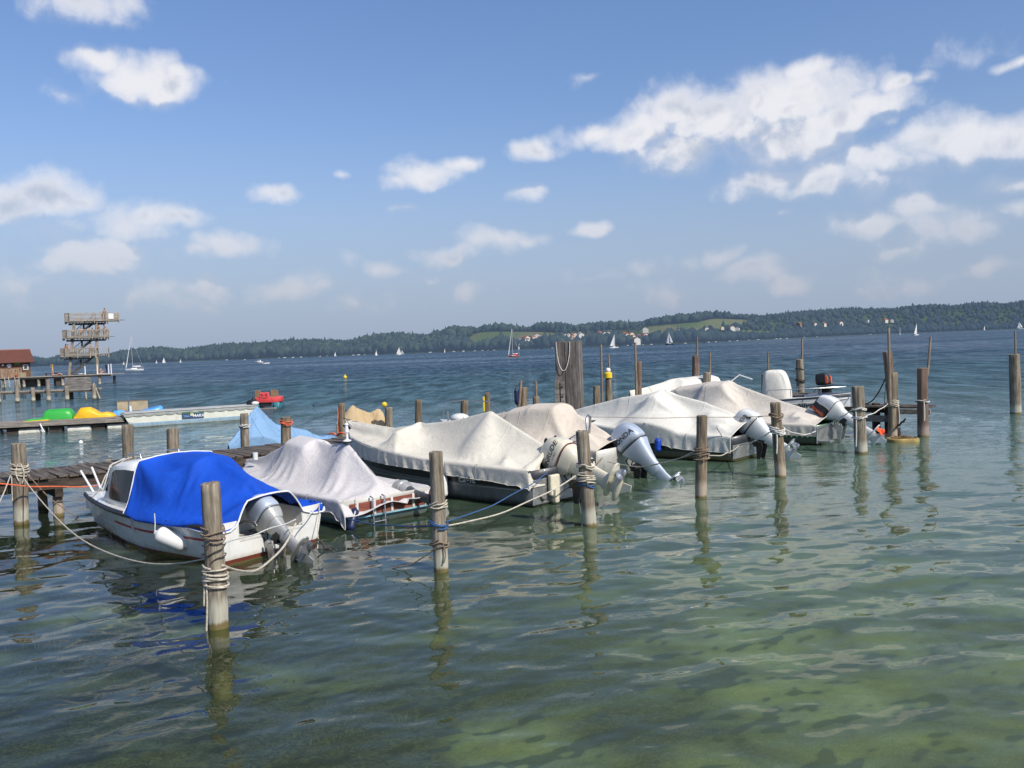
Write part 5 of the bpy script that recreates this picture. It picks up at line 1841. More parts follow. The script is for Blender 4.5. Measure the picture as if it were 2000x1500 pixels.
# ================================================================= 6  pinkish beige cover, green hull, black and white motor
def boat_six():
    S, ax = Vector((9.35, 26.5, 0)), Vector((-.75, .66, 0)).normalized()
    t = place(None, ax, 'motorboat', 'green-hulled boat under a pinkish beige cover sagging to the stern, last of the row', 'boat', 'covered motorboats moored along the jetty', S)
    h = Hull(6.3, 2.1, .58, 1.0, .26, entry=.8, full=2.2)
    link('hull', h.mesh(deck_from=4.6, inner=.25), hull_mat('green hull', (.02, .13, .045), (.10, .12, .10), .20, .004, rough=.4), t, True)
    mb = MB(); mb.box((-.015, 0, .30), (.025, 1.9, .5)); mb.box((-.2, .75, .12), (.4, .3, .06)); mb.box((-.2, -.75, .12), (.4, .3, .06)); mb.build('transom_plate', M_alu, t, bevel=.02)
    ridge = [(0, .80), (.5, .95), (1.2, 1.15), (3.26, 1.84), (4.0, 1.80), (4.9, 1.68), (6.3, 1.2)]
    boat_cover(h, M_beige6, t, ridge, ridges=[(3.2, 1.83, 3.9, 1.80, .5), (3.9, 1.80, 5.0, 1.62, .3), (.3, .80, .9, .92, .55)], peaks=[(3.26, 0, 1.85, .9), (.55, .7, .9, 1.8)], skirt=.30, slack=1.035, deck_from=4.8, seed=51, power=1.25, nx=76, ny=45, steps=55)
    mb = MB().tube([(3.3, -.3, 1.80), (3.1, -.5, 2.0), (2.7, -.6, 1.85)], .02, 8); mb.build('antenna_mount', M_mwhite, t, True)
    mb = MB()
    for k in range(11):
        x = .15 + k * .16; y = float(h.bw(x)) + .04
        mb.tube([(x, y, .36), (x + .08, y, .24)], .012, 6)
    mb.build('lacing', M_rope['white'], t, True)
    leg, cowl, T = outboard(t, Vector((-.26, -.05, .46)), 52, 1.08, M_mwhite, M_black, M_mwhite, M_oran, style='square', leg_len=.72, prop_label='orange propeller', bracket_m=M_alu,
                            texts=[('TOHATSU', .125, M_letor, -.05, .66, 90, dict(bold=.003, shear=.1, stretch=.8))])
    mb = MB()
    S_ = [(-.40, .42, .36, .425, 4), (-.40, .54, .37, .44, 4), (-.36, .73, .33, .42, 4), (-.32, .85, .25, .37, 4)]
    mb.loft([superring(cx, 0, lx, ly, 24, p, z) for (cx, z, lx, ly, p) in S_]); mb.xf(T); mb.build('white_panel', M_mwhite, leg, True)
    return t, h


b6, h6 = boat_six()

# ================================================================= boats behind the jetty
def far_covered(name, label, S, ax, L, B, hs, hb, m, ridge, ridges, peaks, seed, hullc=(.5, .5, .47), slack=1.03, skirt=.3, xb=None, power=1.2):
    t = place(None, ax, name, label, 'boat', None, S)
    h = Hull(L, B, hs, hb, .22, entry=.6, full=2.1)
    link('hull', h.mesh(deck_from=L * .75, inner=.2), hull_mat(name + ' hull ' + str(seed), hullc, rough=.4), t, True)
    boat_cover(h, m, t, ridge, ridges, peaks, skirt=skirt, slack=slack, seed=seed, nx=46, ny=33, steps=40, xb=xb, power=power)
    return t, h


far_covered('covered_boat', 'boat under a flat-topped white cover beyond the jetty, behind the creased white cover', Vector((8.6, 38.2, 0)), Vector((-.85, -.53, 0)).normalized(), 4.6, 2.0, .7, .95, M_white5,
            [(0, 1.55), (.4, 1.68), (2.2, 1.62), (3.4, 1.40), (4.6, 1.25)], [(.2, 1.66, 2.2, 1.6, .6), (2.2, 1.6, 3.6, 1.35, .2)], [], 61)
bc = PX(508, 26.3, 0)
far_covered('tent_boat', 'small boat under a light blue cover pitched like a tent beyond the jetty', bc + Vector((1.6, 2.1, 0)), Vector((-.60, -.80, 0)), 3.7, 1.75, .50, .60, M_sky9,
            [(0, .62), (.8, .85), (2.0, 1.15), (2.75, 1.62), (3.2, 1.0), (3.7, .72)], [], [(2.75, 0, 1.64, 1.25)], 62, (.45, .5, .55), 1.06, .25, power=.8)
bc = PX(712, 28.4, 0)
far_covered('tarped_boat', 'small boat under a two-humped tan cover, behind the long white cover', bc + Vector((.62, .3, 0)), Vector((-.93, -.30, 0)).normalized(), 1.5, 1.3, .72, .85, M_tan10,
            [(0, 1.1), (.14, 1.38), (.45, 1.26), (.8, 1.40), (1.0, 1.50), (1.25, 1.15), (1.5, .9)], [], [(.14, 0, 1.40, 1.5), (1.0, 0, 1.54, 1.2)], 63, (.4, .3, .18), 1.04, .25)


def silver_boat():
    bow = PX(1662, 33.0, 0)
    ax = Vector((.9, -.43, 0)).normalized()
    S = bow - ax * 5.0
    t = place(None, ax, 'console_boat', 'open white boat with dark upper band and upright white console cover', 'boat', None, S)
    h = Hull(5.0, 2.05, .80, 1.02, .24, entry=.55, full=2.6)
    hm = link('hull', h.mesh(deck_from=3.4, inner=.3), hull_mat('light hull dark band', (.028, .032, .042), (.52, .53, .54), .77, .0065, rough=.3), t, True)
    h.rub_rail(M_letgr, t, .03, .02, -.20, 'sheer_line')
    h.rub_rail(M_letgr, t, .03, .02, -.01, 'gunwale_rail')
    mb = MB()
    for sg in (1, -1):
        pts = [Vector((x, sg * (float(h.bw(x)) - .10), 1.16 + .02 * x)) for x in np.linspace(2.2, 4.6, 10)]
        mb.tube([Vector((2.1, sg * .9, .95))] + pts + [Vector((4.85, 0, 1.25))], .014, 6)
        for x in (3.0, 3.9): mb.tube([Vector((x, sg * (float(h.bw(x)) - .10), .95)), Vector((x, sg * (float(h.bw(x)) - .10), 1.2))], .012, 6)
    mb.build('bow_rail', M_steel, t, True)
    # console under its own fitted cover
    g = np.random.default_rng(8)
    rings = []
    for z, lx, ly, cx in ((.62, 1.12, 1.0, 2.35), (.85, 1.12, 1.02, 2.36), (1.2, 1.04, .98, 2.38), (1.55, .92, .92, 2.36), (1.80, .80, .84, 2.32), (1.90, .62, .70, 2.30), (1.93, .3, .35, 2.30)):
        rg = superring(cx, 0, lx, ly, 28, 4, z)
        rings.append([p + Vector((g.normal() * .012, g.normal() * .012, g.normal() * .006)) for p in rg])
    mb = MB().loft(rings); o = mb.build('console_cover', M_white5, t, True)
    md = o.modifiers.new('sub', 'SUBSURF'); md.levels = md.render_levels = 2
    bv = eval_bvh(hm)
    m = Matrix(((1, 0, 0, 3.55), (0, 0, -1, -1.0), (0, 1, 0, .62), (0, 0, 0, 1)))
    lettering('Silver', .30, m, M_letblk, t, bvh=bv, bold=.004, shear=.25, name='name_lettering', off=.012)
    return t


sb = silver_boat()
# dinghy behind it whose black motor sticks up
dg_bow = PX(1600, 35.5, 0)
t = place(None, (-.8, .6), 'dinghy', 'grey dinghy with a black, orange-striped outboard behind the console boat', 'boat', None, dg_bow)
h = Hull(3.4, 1.5, .5, .65, .2)
link('hull', h.mesh(deck_from=2.6), hull_mat('grey dinghy hull', (.3, .3, .3)), t, True)
leg, cowl, T = outboard(t, Vector((-.03, 0, .78)), 6, .98, M_engdark, M_black, M_engdark, M_engdark, style='square')
mb = MB()
for sg in (1, -1): mb.box((-.42, sg * .19, .62), (.10, .035, .30))
mb.box((-.545, 0, .6), (.02, .10, .3))
mb.xf(T); mb.build('orange_stripe', M_letor, leg, bevel=.01)

# ------------------------------------------------------------------ mooring lines
def pp(key, z, da=-1.57):
    c, r = along(key, z)
    return c + Vector((math.cos(da) * r * 1.1, math.sin(da) * r * 1.1, 0))


w1 = lambda *v: world_of(b1, v)
rope(pp('g', .92, -.6), pp('a', .80, 2.6), .62, 'pale', 'pale line sagging to the water between left-edge and foreground posts', .011)
rope(pp('g', 1.05, -.4), P(160, 1013, -.05), .12, 'brown', 'brown line running from the left-edge post down into the water', .012)
rope(pp('g', 1.02, 3.4), P(-40, 1060, .3), .05, 'pale', 'pale line leading off the left edge of the view', .012)
rope(P(-30, 942, .98), P(192, 949, .55), .05, 'orange', 'orange line stretched along the jetty behind the left-edge post', .014)
rope(pp('a', 1.00, -.3), w1(-.62, .02, .62), .02, 'white', 'white line from the foreground post to the tilted motor of the blue-covered boat', .010)
rope(pp('a', .74, -.5), w1(-.62, .02, .56), .33, 'pale', 'thick pale rope hanging in a loop below the tilted motor', .016)
rope(w1(.0, -.98, .66), w1(-.55, -.1, .52), .03, 'white', 'white line from the far stern corner to the tilted motor', .010)
rope(w1(.0, -1.0, .66), w1(-.35, -.62, .0), .03, 'pale', 'thin line from the far stern corner down to the water', .008)
rope(w1(-.3, -.65, .16), w1(-.75, -.75, -.05), .06, 'dark', 'dark chain dropping into the water behind the blue-covered boat', .018, wob=.03)
w2 = lambda *v: world_of(b2, v)
rope(w2(-.08, .98, .20), pp('b', .68, -2.2), .06, 'blue', 'blue line across the wooden stern to the post by the orange propeller', .011)
rope(pp('b', .38, -1.8), P(718, 1108, -.02), .14, 'brown', 'brown line from the post by the orange propeller slanting into the water', .011)
w3 = lambda *v: world_of(b3, v)
rope(pp('b', .72, -.4), w3(-.05, .55, .66), .10, 'blue', 'blue line from the orange-propeller post to the long covered boat', .010)
rope(pp('b', .66, -.4), pp('c', .92, 2.8), .14, 'pale', 'pale line sagging between the orange-propeller post and the knotted post', .012)
rope(w3(.12, 1.06, .70), w3(-.05, .70, .12), .04, 'dark', 'thick dark mooring line at the stern corner of the long covered boat', .024, wob=.02)
rope(w3(-.05, .70, .14), pp('c', .88, 2.6), .10, 'brown', 'thin brown line from the long boat stern plate to the knotted post', .009)
rope(pp('c', .95, 1.2), world_of(b4, (-.05, .9, .55)), .03, 'brown', 'short brown line from the knotted post up to the beige-covered boat', .014)
w4 = lambda *v: world_of(b4, v)
rope(w4(-.1, .75, .45), pp('d', .95, 2.6), .20, 'pale', 'pale line from the silver outboard to the post before the dark hull', .012)
rope(w4(-.5, .2, .25), pp('d', .90, 2.8), .03, 'pale', 'second pale line under the silver outboard toward the dark hull post', .010)
rope(w4(.5, .6, 1.46), pp('e', 1.40, 2.8), .03, 'brown', 'thin straight line from the steel handle to the post before the white outboard', .007)
w5 = lambda *v: world_of(b5, v)
rope(pp('d', .86, -.2), w5(-.05, .7, .42), .10, 'pale', 'pale line from the dark hull post to the stern under the creased cover', .012)
rope(w5(-.05, .7, .42), pp('e', 1.06, 2.6), .06, 'white', 'white line from the dark hull stern to the post before the white outboard', .014)
rope(w5(.35, 1.12, .9), w5(.0, .95, .3), .04, 'dark', 'thin dark line hanging over the edge of the creased white cover', .010)
w6 = lambda *v: world_of(b6, v)
rope(w6(.0, .85, .45), pp('f', 1.17, 2.8), .04, 'white', 'white line from the green boat stern to the pale post', .014)
rope(w6(.02, .9, .42), pp('e', 1.12, 0.2), .12, 'white', 'white line from the post before the white outboard to the green boat', .014)
rope(pp('f', 1.0, -.2), pp('z2', 1.08, 3.0), .05, 'white', 'white line from the pale post to the front post of the platform', .013)
rope(pp('z', 1.75, 3.0), PX(1664, 32.9, .98), .55, 'dark', 'dark mooring line sagging from the leaning post to the console boat', .022)
rope(pp('z', 1.6, 3.1), P(1727, 800, .86), .0, 'dark', 'short dark line hanging from the leaning post to the platform', .014)
rope(P(1752, 832, .4), P(1768, 818, .7), .03, 'dark', 'dark hose under the front beam of the platform', .03)
rope(pp('l', 1.6, 3.2), P(660, 848, .9), .10, 'orange', 'thin orange line dropping from the post beside the tan cover to the jetty', .009)
rope(P(640, 848, .90), P(690, 851, .92), -.02, 'orange', 'orange line lying bundled on the jetty edge below the tan cover', .025, wob=.05)
fender(PX(1009, 31.0, 1.45), .62, .085, M_navy, 'navy fender hung upright on the leaning lath left of the timber pillar', line=.1, rope='dark')
# ================================================================= people
M_skin = [mat('skin light', (.50, .29, .19), .6, var=.08), mat('skin tanned', (.36, .18, .10), .6, var=.08)]
M_hair = [mat('hair dark', (.025, .017, .012), .6), mat('hair brown', (.12, .06, .03), .6)]
SW = {'white': mat('swim white', (.65, .65, .65), .8), 'yellow': mat('swim yellow', (.65, .45, .03), .8), 'blue': mat('swim blue', (.05, .09, .22), .8), 'black': mat('swim black', (.02, .02, .025), .8), 'red': mat('swim red', (.45, .06, .05), .8), 'pink': mat('swim pink', (.55, .25, .22), .8)}


def skeleton(pose):
    J = {'pel': (0, 0, .92), 'spi': (0, .0, 1.13), 'che': (0, 0, 1.35), 'nec': (0, .01, 1.48), 'hea': (0, .03, 1.575), 'top': (0, .03, 1.68)}
    for s, n in ((-1, 'l'), (1, 'r')):
        J.update({'sh' + n: (.17 * s, 0, 1.39), 'el' + n: (.235 * s, -.02, 1.12), 'wr' + n: (.25 * s, .06, .88), 'ha' + n: (.25 * s, .09, .79), 'hi' + n: (.09 * s, 0, .88), 'kn' + n: (.10 * s, .02, .48), 'an' + n: (.10 * s, -.01, .08), 'to' + n: (.11 * s, .13, .035)})
    if pose == 'arms_up':
        for s, n in ((-1, 'l'), (1, 'r')): J.update({'el' + n: (.34 * s, .08, 1.44), 'wr' + n: (.15 * s, .14, 1.60), 'ha' + n: (.07 * s, .13, 1.64)})
    if pose == 'lean':
        for k in ('spi', 'che', 'nec', 'hea', 'top'):
            x, y, z = J[k]; J[k] = (x, y + (z - .92) * .45, z - (z - .92) * .10)
        for s, n in ((-1, 'l'), (1, 'r')): J.update({'sh' + n: (.17 * s, .21, 1.34), 'el' + n: (.25 * s, .34, 1.12), 'wr' + n: (.18 * s, .52, 1.06), 'ha' + n: (.16 * s, .58, 1.06)})
    if pose == 'climb':
        J.update({'knr': (.10, .30, .62), 'anr': (.10, .22, .24), 'tor': (.11, .36, .20), 'elr': (.26, .2, 1.2), 'wrr': (.25, .42, 1.25), 'har': (.25, .5, 1.27)})
    if pose == 'sit':
        J = {k: (x, y, z - .78) for k, (x, y, z) in J.items()}
        for s, n in ((-1, 'l'), (1, 'r')): J.update({'kn' + n: (.11 * s, .36, .42), 'an' + n: (.11 * s, .60, .07), 'to' + n: (.12 * s, .73, .04), 'el' + n: (.26 * s, .08, .34), 'wr' + n: (.16 * s, .30, .40), 'ha' + n: (.12 * s, .36, .40)})
    if pose == 'lie':
        J = {k: (x, (z - .9), .12 + y * .6) for k, (x, y, z) in J.items()}
        for s, n in ((-1, 'l'), (1, 'r')): J['kn' + n] = (.11 * s, -.42, .30)
    return J


RAD = {'pel': (.145, .105), 'spi': (.125, .09), 'che': (.155, .105), 'nec': (.055, .055), 'hea': (.082, .098), 'top': (.062, .07), 'sh': (.06, .06), 'el': (.043, .043), 'wr': (.030, .03), 'ha': (.036, .022), 'hi': (.095, .095), 'kn': (.06, .06), 'an': (.04, .04), 'to': (.035, .025)}
EDG = [('pel', 'spi'), ('spi', 'che'), ('che', 'nec'), ('nec', 'hea'), ('hea', 'top')] + [e for n in 'lr' for e in (('che', 'sh' + n), ('sh' + n, 'el' + n), ('el' + n, 'wr' + n), ('wr' + n, 'ha' + n), ('pel', 'hi' + n), ('hi' + n, 'kn' + n), ('kn' + n, 'an' + n), ('an' + n, 'to' + n))]


def skin_mesh(J, edges, radii, grow=0.0, root='pel'):
    names = list(dict.fromkeys([n for e in edges for n in e]))
    me = bpy.data.meshes.new('person')
    me.from_pydata([J[n] for n in names], [(names.index(a), names.index(b)) for a, b in edges], [])
    o = bpy.data.objects.new('person', me); COL.objects.link(o)
    md = o.modifiers.new('skin', 'SKIN')
    for i, n in enumerate(names):
        r = radii.get(n, radii.get(n[:2], (.05, .05)))
        v = me.skin_vertices[0].data[i]
        v.radius = (r[0] + grow, r[1] + grow); v.use_root = (n == root)
    o.modifiers.new('sub', 'SUBSURF').render_levels = 1
    o.modifiers['sub'].levels = 1
    dg = bpy.context.evaluated_depsgraph_get(); dg.update()
    out = bpy.data.meshes.new_from_object(o.evaluated_get(dg))
    bpy.data.objects.remove(o); bpy.data.meshes.remove(me)
    return out


def person(loc, pose, yaw, label, skin=0, hair=0, swim='black', top=None, long_hair=False, sc=1.0):
    J = skeleton(pose)
    me = skin_mesh(J, EDG, RAD)
    t = link('person', me, M_skin[skin], None, True)
    me.materials.clear(); me.materials.append(M_skin[skin])
    t.location = loc; t.rotation_euler = (0, 0, yaw); t.scale = (sc,) * 3
    tag(t, label, 'person')
    hd, tp = Vector(J['hea']), Vector(J['top'])
    up = (tp - hd).normalized()
    c = hd.lerp(tp, .45) - Vector((0, .02, 0))
    mb = MB().ball(c + up * .02, (.088, .10, .095), 12, 8)
    if long_hair: mb.tube([c, c - Vector((0, .07, .12)), c - Vector((0, .06, .28))], [.08, .07, .04], 8)
    mb.build('hair', M_hair[hair], t, True)
    # trunks as a slightly larger skin over hips and upper thighs
    H = {'pel': J['pel'], 'spi': tuple(Vector(J['pel']).lerp(Vector(J['spi']), .35))}
    E = [('pel', 'spi')]
    for n in 'lr':
        H['hi' + n] = J['hi' + n]; H['kn' + n] = tuple(Vector(J['hi' + n]).lerp(Vector(J['kn' + n]), .45)); E += [('pel', 'hi' + n), ('hi' + n, 'kn' + n)]
    R2 = dict(RAD); R2['kn'] = (.085, .085)
    m2 = skin_mesh(H, E, R2, .014)
    m2.materials.clear()
    link('swimwear', m2, SW[swim], t, True)
    if top:
        H = {'spi': J['spi'], 'che': J['che'], 'shl': tuple(Vector(J['che']).lerp(Vector(J['shl']), .8)), 'shr': tuple(Vector(J['che']).lerp(Vector(J['shr']), .8)), 'pel': tuple(Vector(J['pel']).lerp(Vector(J['spi']), .4))}
        m3 = skin_mesh(H, [('pel', 'spi'), ('spi', 'che'), ('che', 'shl'), ('che', 'shr')], RAD, .014)
        m3.materials.clear()
        link('top', m3, SW[top], t, True)
    return t


# ================================================================= floating pontoon with pedal boats
M_plas = {'green': mat('green plastic', (.035, .36, .05), .4, var=.08), 'yellow': mat('yellow plastic', (.75, .43, .01), .4, var=.08), 'blue': mat('blue plastic', (.09, .33, .72), .4, var=.08), 'red': mat('red plastic', (.62, .06, .06), .45, var=.12), 'teal': mat('teal plastic', (.02, .14, .17), .5, var=.2)}
M_flt = mat('float drum white', (.58, .57, .50), .55, var=.1, scale=2, dirt=(.28, .2, .08), dirt_amt=.6)
M_bench = mat('brown bench', (.20, .13, .07), .7, var=.2)
M_benchl = mat('light bench board', (.36, .29, .18), .7, var=.15)
pa, pb = P(-60, 852.5, 0), P(243, 836, 0)
pdv = (pb - pa).normalized(); pn = Vector((-pdv.y, pdv.x, 0))
t = thing('pontoon', 'floating plank pontoon on white drums, carrying the pedal boats', 'pontoon', pa, math.atan2(pdv.y, pdv.x))
LEN = 13.6
mb = MB()
UE = (pb - pa).length
for k in range(6):
    ll = UE if k < 5 else LEN
    mb.box((ll / 2, .2 + .34 * k, .47 + .003 * (k % 2)), (ll, .32, .05))
mb.build('deck', M_board, t, bevel=.008)
mb = MB(); mb.box((UE / 2, .04, .37), (UE, .07, .15)); mb.build('edge_beam', M_board, t, bevel=.01)
mb = MB(); mb.box((UE / 2, 1.0, .29), (UE, 1.6, .16)); mb.build('frame', M_beam, t)
u_of = lambda px: (PX(px, pa.y + 1.2, 0) - pa).dot(pdv)
for (x0, x1) in ((-35, 8), (41, 90), (130, 176), (205, 246)):
    a, b = u_of(x0), u_of(x1)
    mb = MB(); mb.loft([[Vector((x, .55 + .42 * math.cos(q) * s_, .02 + .26 * math.sin(q) * s_)) for q in np.linspace(0, 6.28, 18, endpoint=False)] for x, s_ in ((a, .8), (a + .06, 1), (b - .06, 1), (b, .8))])
    mb.build('float_drum', M_flt, t, True)
mb = MB()
for x in (33, 110, 190): 
    c = u_of(x); mb.box((c, .45, .1), (.55, .5, .45))
mb.build('cross_bearer', M_beam, t)
mb = MB().tube([(u_of(84), .0, .42), (u_of(88), -.03, .2), (u_of(92), -.05, .02)], .03, 6); mb.build('hanging_hose', M_pipe, t)


def on_deck(px, off, z=.5): 
    u = (PX(px, pa.y + 1.5, 0) - pa).dot(pdv)
    return pa + pdv * u + pn * off + Vector((0, 0, z))


def hump(L, W, H, prof, name, m, parent):
    rings = []
    for (x, h, w) in prof:
        ring = []
        for q in np.linspace(0, math.pi, 13):
            c, s_ = math.cos(q), math.sin(q)
            ring.append(Vector((x * L, math.copysign(abs(c) ** .6, c) * w * W / 2, max(0, s_) ** .6 * h * H)))
        rings.append(ring)
    o = MB().loft(rings).build(name, m, parent, True)
    return o


yawp = math.atan2(pdv.y, pdv.x)
t = thing('pedal_boat', 'green plastic pedal boat lying on the pontoon', 'pedal boat', on_deck(107, 1.6), yawp)
hump(1.35, .9, .50, [(-.5, .05, .6), (-.49, .45, .85), (-.40, .85, .95), (-.30, .98, 1), (.28, 1, 1), (.42, .92, .96), (.495, .6, .85), (.51, .05, .6)], 'hull', M_plas['green'], t)
o = hump(1.2, 1.1, .10, [(-.5, .1, .4), (-.3, .7, 1), (.3, 1, 1), (.5, .8, .9)], 'flange', M_plas['green'], t); o.location = (-.9, 0, 0)
o = hump(1.1, .7, .07, [(-.5, .3, .8), (.5, .9, .8)], 'keel_board', M_plas['yellow'], t); o.location = (-.85, -.5, -.02)
t = thing('pedal_boat', 'yellow plastic pedal boat lying beside the green one', 'pedal boat', on_deck(176, 1.6), yawp)
hump(1.85, .9, .52, [(-.5, .05, .6), (-.48, .2, .8), (-.36, .8, .9), (-.32, .95, .95), (-.10, .97, .95), (0, .75, .95), (.12, .42, .95), (.2, .40, .9), (.28, .46, .9), (.40, .36, .8), (.5, .15, .6), (.51, .02, .5)], 'hull', M_plas['yellow'], t)
t = thing('pedal_boat', 'light blue pedal boat with two wooden bench boxes behind the pontoon', 'pedal boat', on_deck(248, 2.9, .28), yawp + .06)
for y in (-.55, .55):
    o = hump(2.3, .55, .52, [(-.5, .05, .5), (-.49, .5, .8), (-.42, .85, 1), (-.28, .9, 1), (-.16, .65, 1), (-.08, .35, 1), (0, .35, 1), (.06, .65, 1), (.18, .8, 1), (.30, .85, 1), (.48, 1.05, .9), (.53, .9, .6)], 'float', M_plas['blue'], t); o.location = (0, y, 0)
mb = MB(); mb.box((.62, 0, .44), (.8, .9, .06), m=Matrix.Rotation(-.2, 3, 'Y')); mb.box((0, 0, .22), (1.2, .6, .06)); mb.build('bow_deck', mat('blue deck', (.06, .2, .5), .5), t, bevel=.01)
for (x, w) in ((-.62, .50), (.12, .88)):
    mb = MB(); mb.box((x, -.1, .62), (w, .07, .48)); ch = mb.build('bench', M_benchl, t, bevel=.01)
    mb = MB(); mb.box((x, .0, .865), (w + .03, .30, .03)); mb.build('bench_top', M_bench, ch, bevel=.01)
mb = MB(); mb.tube([(-.25, -.2, .3), (-.25, -.2, .62)], .06, 8); mb.build('pedal_post', M_mwhite, t, True)

# long white boat with a scalloped valance
wa, wb_ = P(500, 818, 0), P(256, 835.5, 0)
wd = (wb_ - wa).normalized()
t = thing('long_boat', 'long white flat boat with scalloped cover edge and small blue sign', 'boat', wa, math.atan2(wd.y, wd.x))
Lw = (wb_ - wa).length + .3
Mlb = hull_mat('long boat white over blue', (.62, .62, .53), (.30, .47, .62), .20, .0, rough=.5, grime=(.3, .28, .2))
mb = MB()
rings = []
for x, ex in ((-.12, 0), (0, .0), (Lw * .5, .0), (Lw - .5, .0), (Lw - .2, .05), (Lw + .02, .2)):
    k = 0 if x < Lw - .5 else (x - Lw + .5) / .55
    rg = []
    for (z, y) in ((-.2 + .22 * k, .12), (.0 + .16 * k, .03), (.20 + .12 * k, .0), (.66, .0 + .02), (.66, -1.5), (.2, -1.5), (-.2 + .2 * k, -1.4)):
        xx = x + (z - .66) * (.55 * k) if x > 0 else x
        rg.append(Vector((xx, -y * 1.0 if y >= 0 else -y * -1.0, z)))
    rings.append(rg)
for rg in rings:
    for p in rg: p.y = -p.y if False else p.y
# local y must point to the camera side: flip so that the visible face is at y = 0 and the body lies behind it
side = 1 if (Matrix.Rotation(math.atan2(wd.y, wd.x), 3, 'Z') @ Vector((0, 1, 0))).y > 0 else -1
rings = [[Vector((p.x, abs(p.y) * side, p.z)) for p in rg] for rg in rings]
mb.loft(rings)
me = mb.mesh('hull'); bm = bmesh.new(); bm.from_mesh(me); bmesh.ops.recalc_face_normals(bm, faces=bm.faces); bm.to_mesh(me); bm.free()
link('hull', me, Mlb, t)
mb = MB(); mb.box((Lw / 2 - .1, side * .75, .685), (Lw + .1, 1.6, .035)); mb.build('deck', mat('pale weathered deck', (.40, .40, .38), .8, var=.12, scale=2), t, bevel=.01)
rows = []
n = 150
for i in range(n):
    x = -.12 + (Lw + .1) * i / (n - 1)
    ph = (x / .48) % 1.0
    d = .11 + .085 * (1 - (2 * ph - 1) ** 2) ** .5
    rows.append([Vector((x, -side * .012, .695)), Vector((x, -side * .022, .60)), Vector((x, -side * .022, .70 - d))])
mb = MB().loft(rows, closed=False); va = mb.build('scalloped_valance', mat('grey valance', (.30, .31, .29), .85, var=.2, scale=2), t, solid=.006)
sx = (P(393, 815, .4) - wa).dot(wd)
mb = MB(); mb.box((sx, -side * .045, .42), (1.02, .02, .31)); sg = mb.build('sign', mat('sign dark blue', (.018, .05, .13), .5, var=.1), t, bevel=.004)
yy = -side * .060
mb = MB(); mb.box((sx, yy, .535), (1.0, .008, .075)); mb.build('sign_green_band', mat('sign green', (.05, .12, .055), .5), sg)
mb = MB(); mb.loft([[Vector((sx + .06 + .085 * math.cos(a), yy - side * .003 * k, .445 + .085 * math.sin(a))) for a in np.linspace(0, 6.28, 20, endpoint=False)] for k in (0, 1)]); mb.build('sign_emblem', mat('sign pale yellow', (.6, .6, .35), .5), sg)
mb = MB().tube([(sx + .1 + .0, yy, .53), (sx - .08, yy, .565), (sx - .25, yy, .53)], .012, 6); mb.build('sign_arc', mat('sign pale', (.5, .55, .4), .5), sg)
mb = MB().tube([Vector((sx + .46 - .30 * u, yy, .40 + .035 * math.sin(u * 19) - .03 * u)) for u in np.linspace(0, 1, 30)], .010, 5); mb.tube([(sx + .46, yy, .33), (sx + .2, yy, .345)], .008, 5); mb.build('sign_script', mat('sign light blue', (.25, .38, .6), .5), sg)
ex = Vector((-1, 0, 0)) if side == -1 or True else Vector((1, 0, 0))
m = Matrix(((-1, 0, 0, sx - .255), (0, 0, -side, yy - side * .004), (0, 1, 0, .37), (0, 0, 0, 1)))
lettering('MARX', .19, m, M_pipe, sg, bold=.004)
t2 = thing('bundle', 'dark bundle with a white cloth on the far right end of the long white boat', 'bundle', wa + Vector((-.3, .5, .70)))
mb = MB().ball((0, 0, .1), (.32, .2, .16), 12, 8); mb.ball((.05, .1, .22), (.12, .12, .16), 10, 6); mb.build('dark_bag', M_black, t2, True)
mb = MB().ball((.2, -.16, .08), (.2, .1, .09), 10, 6); mb.build('white_cloth', M_pipe, t2, True)

# red pedal boat out on the water
rp = P(520, 797, 0)
t = thing('pedal_boat', 'red pedal boat with brown seats and a painted face, out on the water', 'pedal boat', rp, .12)
for x in (-.62, .62):
    o = hump(1.9, .46, .42, [(-.5, .3, .6), (-.42, .85, 1), (.45, 1, 1), (.5, .5, .6)], 'float', M_plas['teal'], t); o.rotation_euler = (0, 0, R(90)); o.location = (x, .8, -.02)
mb = MB()
mb.loft([superring(0, 0, 1.78, 1.7, 24, 4, .34), superring(0, 0, 1.86, 1.75, 24, 4, .42), superring(0, 0, 1.80, 1.7, 24, 4, .62), superring(0, 0, 1.5, 1.5, 24, 4, .66)])
o = mb.build('deck', M_plas['red'], t, True); o.location = (0, .8, 0)
mb = MB(); mb.box((-.08, .05, .68), (.56, .25, .54)); o = mb.build('front_box', M_plas['red'], t, bevel=.05)
mb = MB(); yf = -.085
for x in (-.2, .04): mb.loft([[Vector((x + .05 * math.cos(a), yf - .004 * k, .78 + .035 * math.sin(a))) for a in np.linspace(0, 6.28, 10, endpoint=False)] for k in (0, 1)])
mb.tube([Vector((-.08 + .18 * u, yf, .70 - .09 * (1 - u * u))) for u in np.linspace(-1, 1, 12)], .015, 6)
mb.tube([(-.28, yf, .86), (-.16, yf, .83)], .014, 6); mb.tube([(.12, yf, .86), (0, yf, .83)], .014, 6)
mb.build('painted_face', M_letred, o)
for (x, w) in ((-.55, .36), (.44, .46)):
    mb = MB(); mb.box((x, .62, .82), (w, .10, .50)); mb.box((x, .45, .62), (w, .45, .10)); mb.build('seat', M_bench, t, bevel=.03)
mb = MB(); mb.box((0, .3, .24), (.5, .5, .28)); mb.build('paddle_box', M_black, t, bevel=.03)

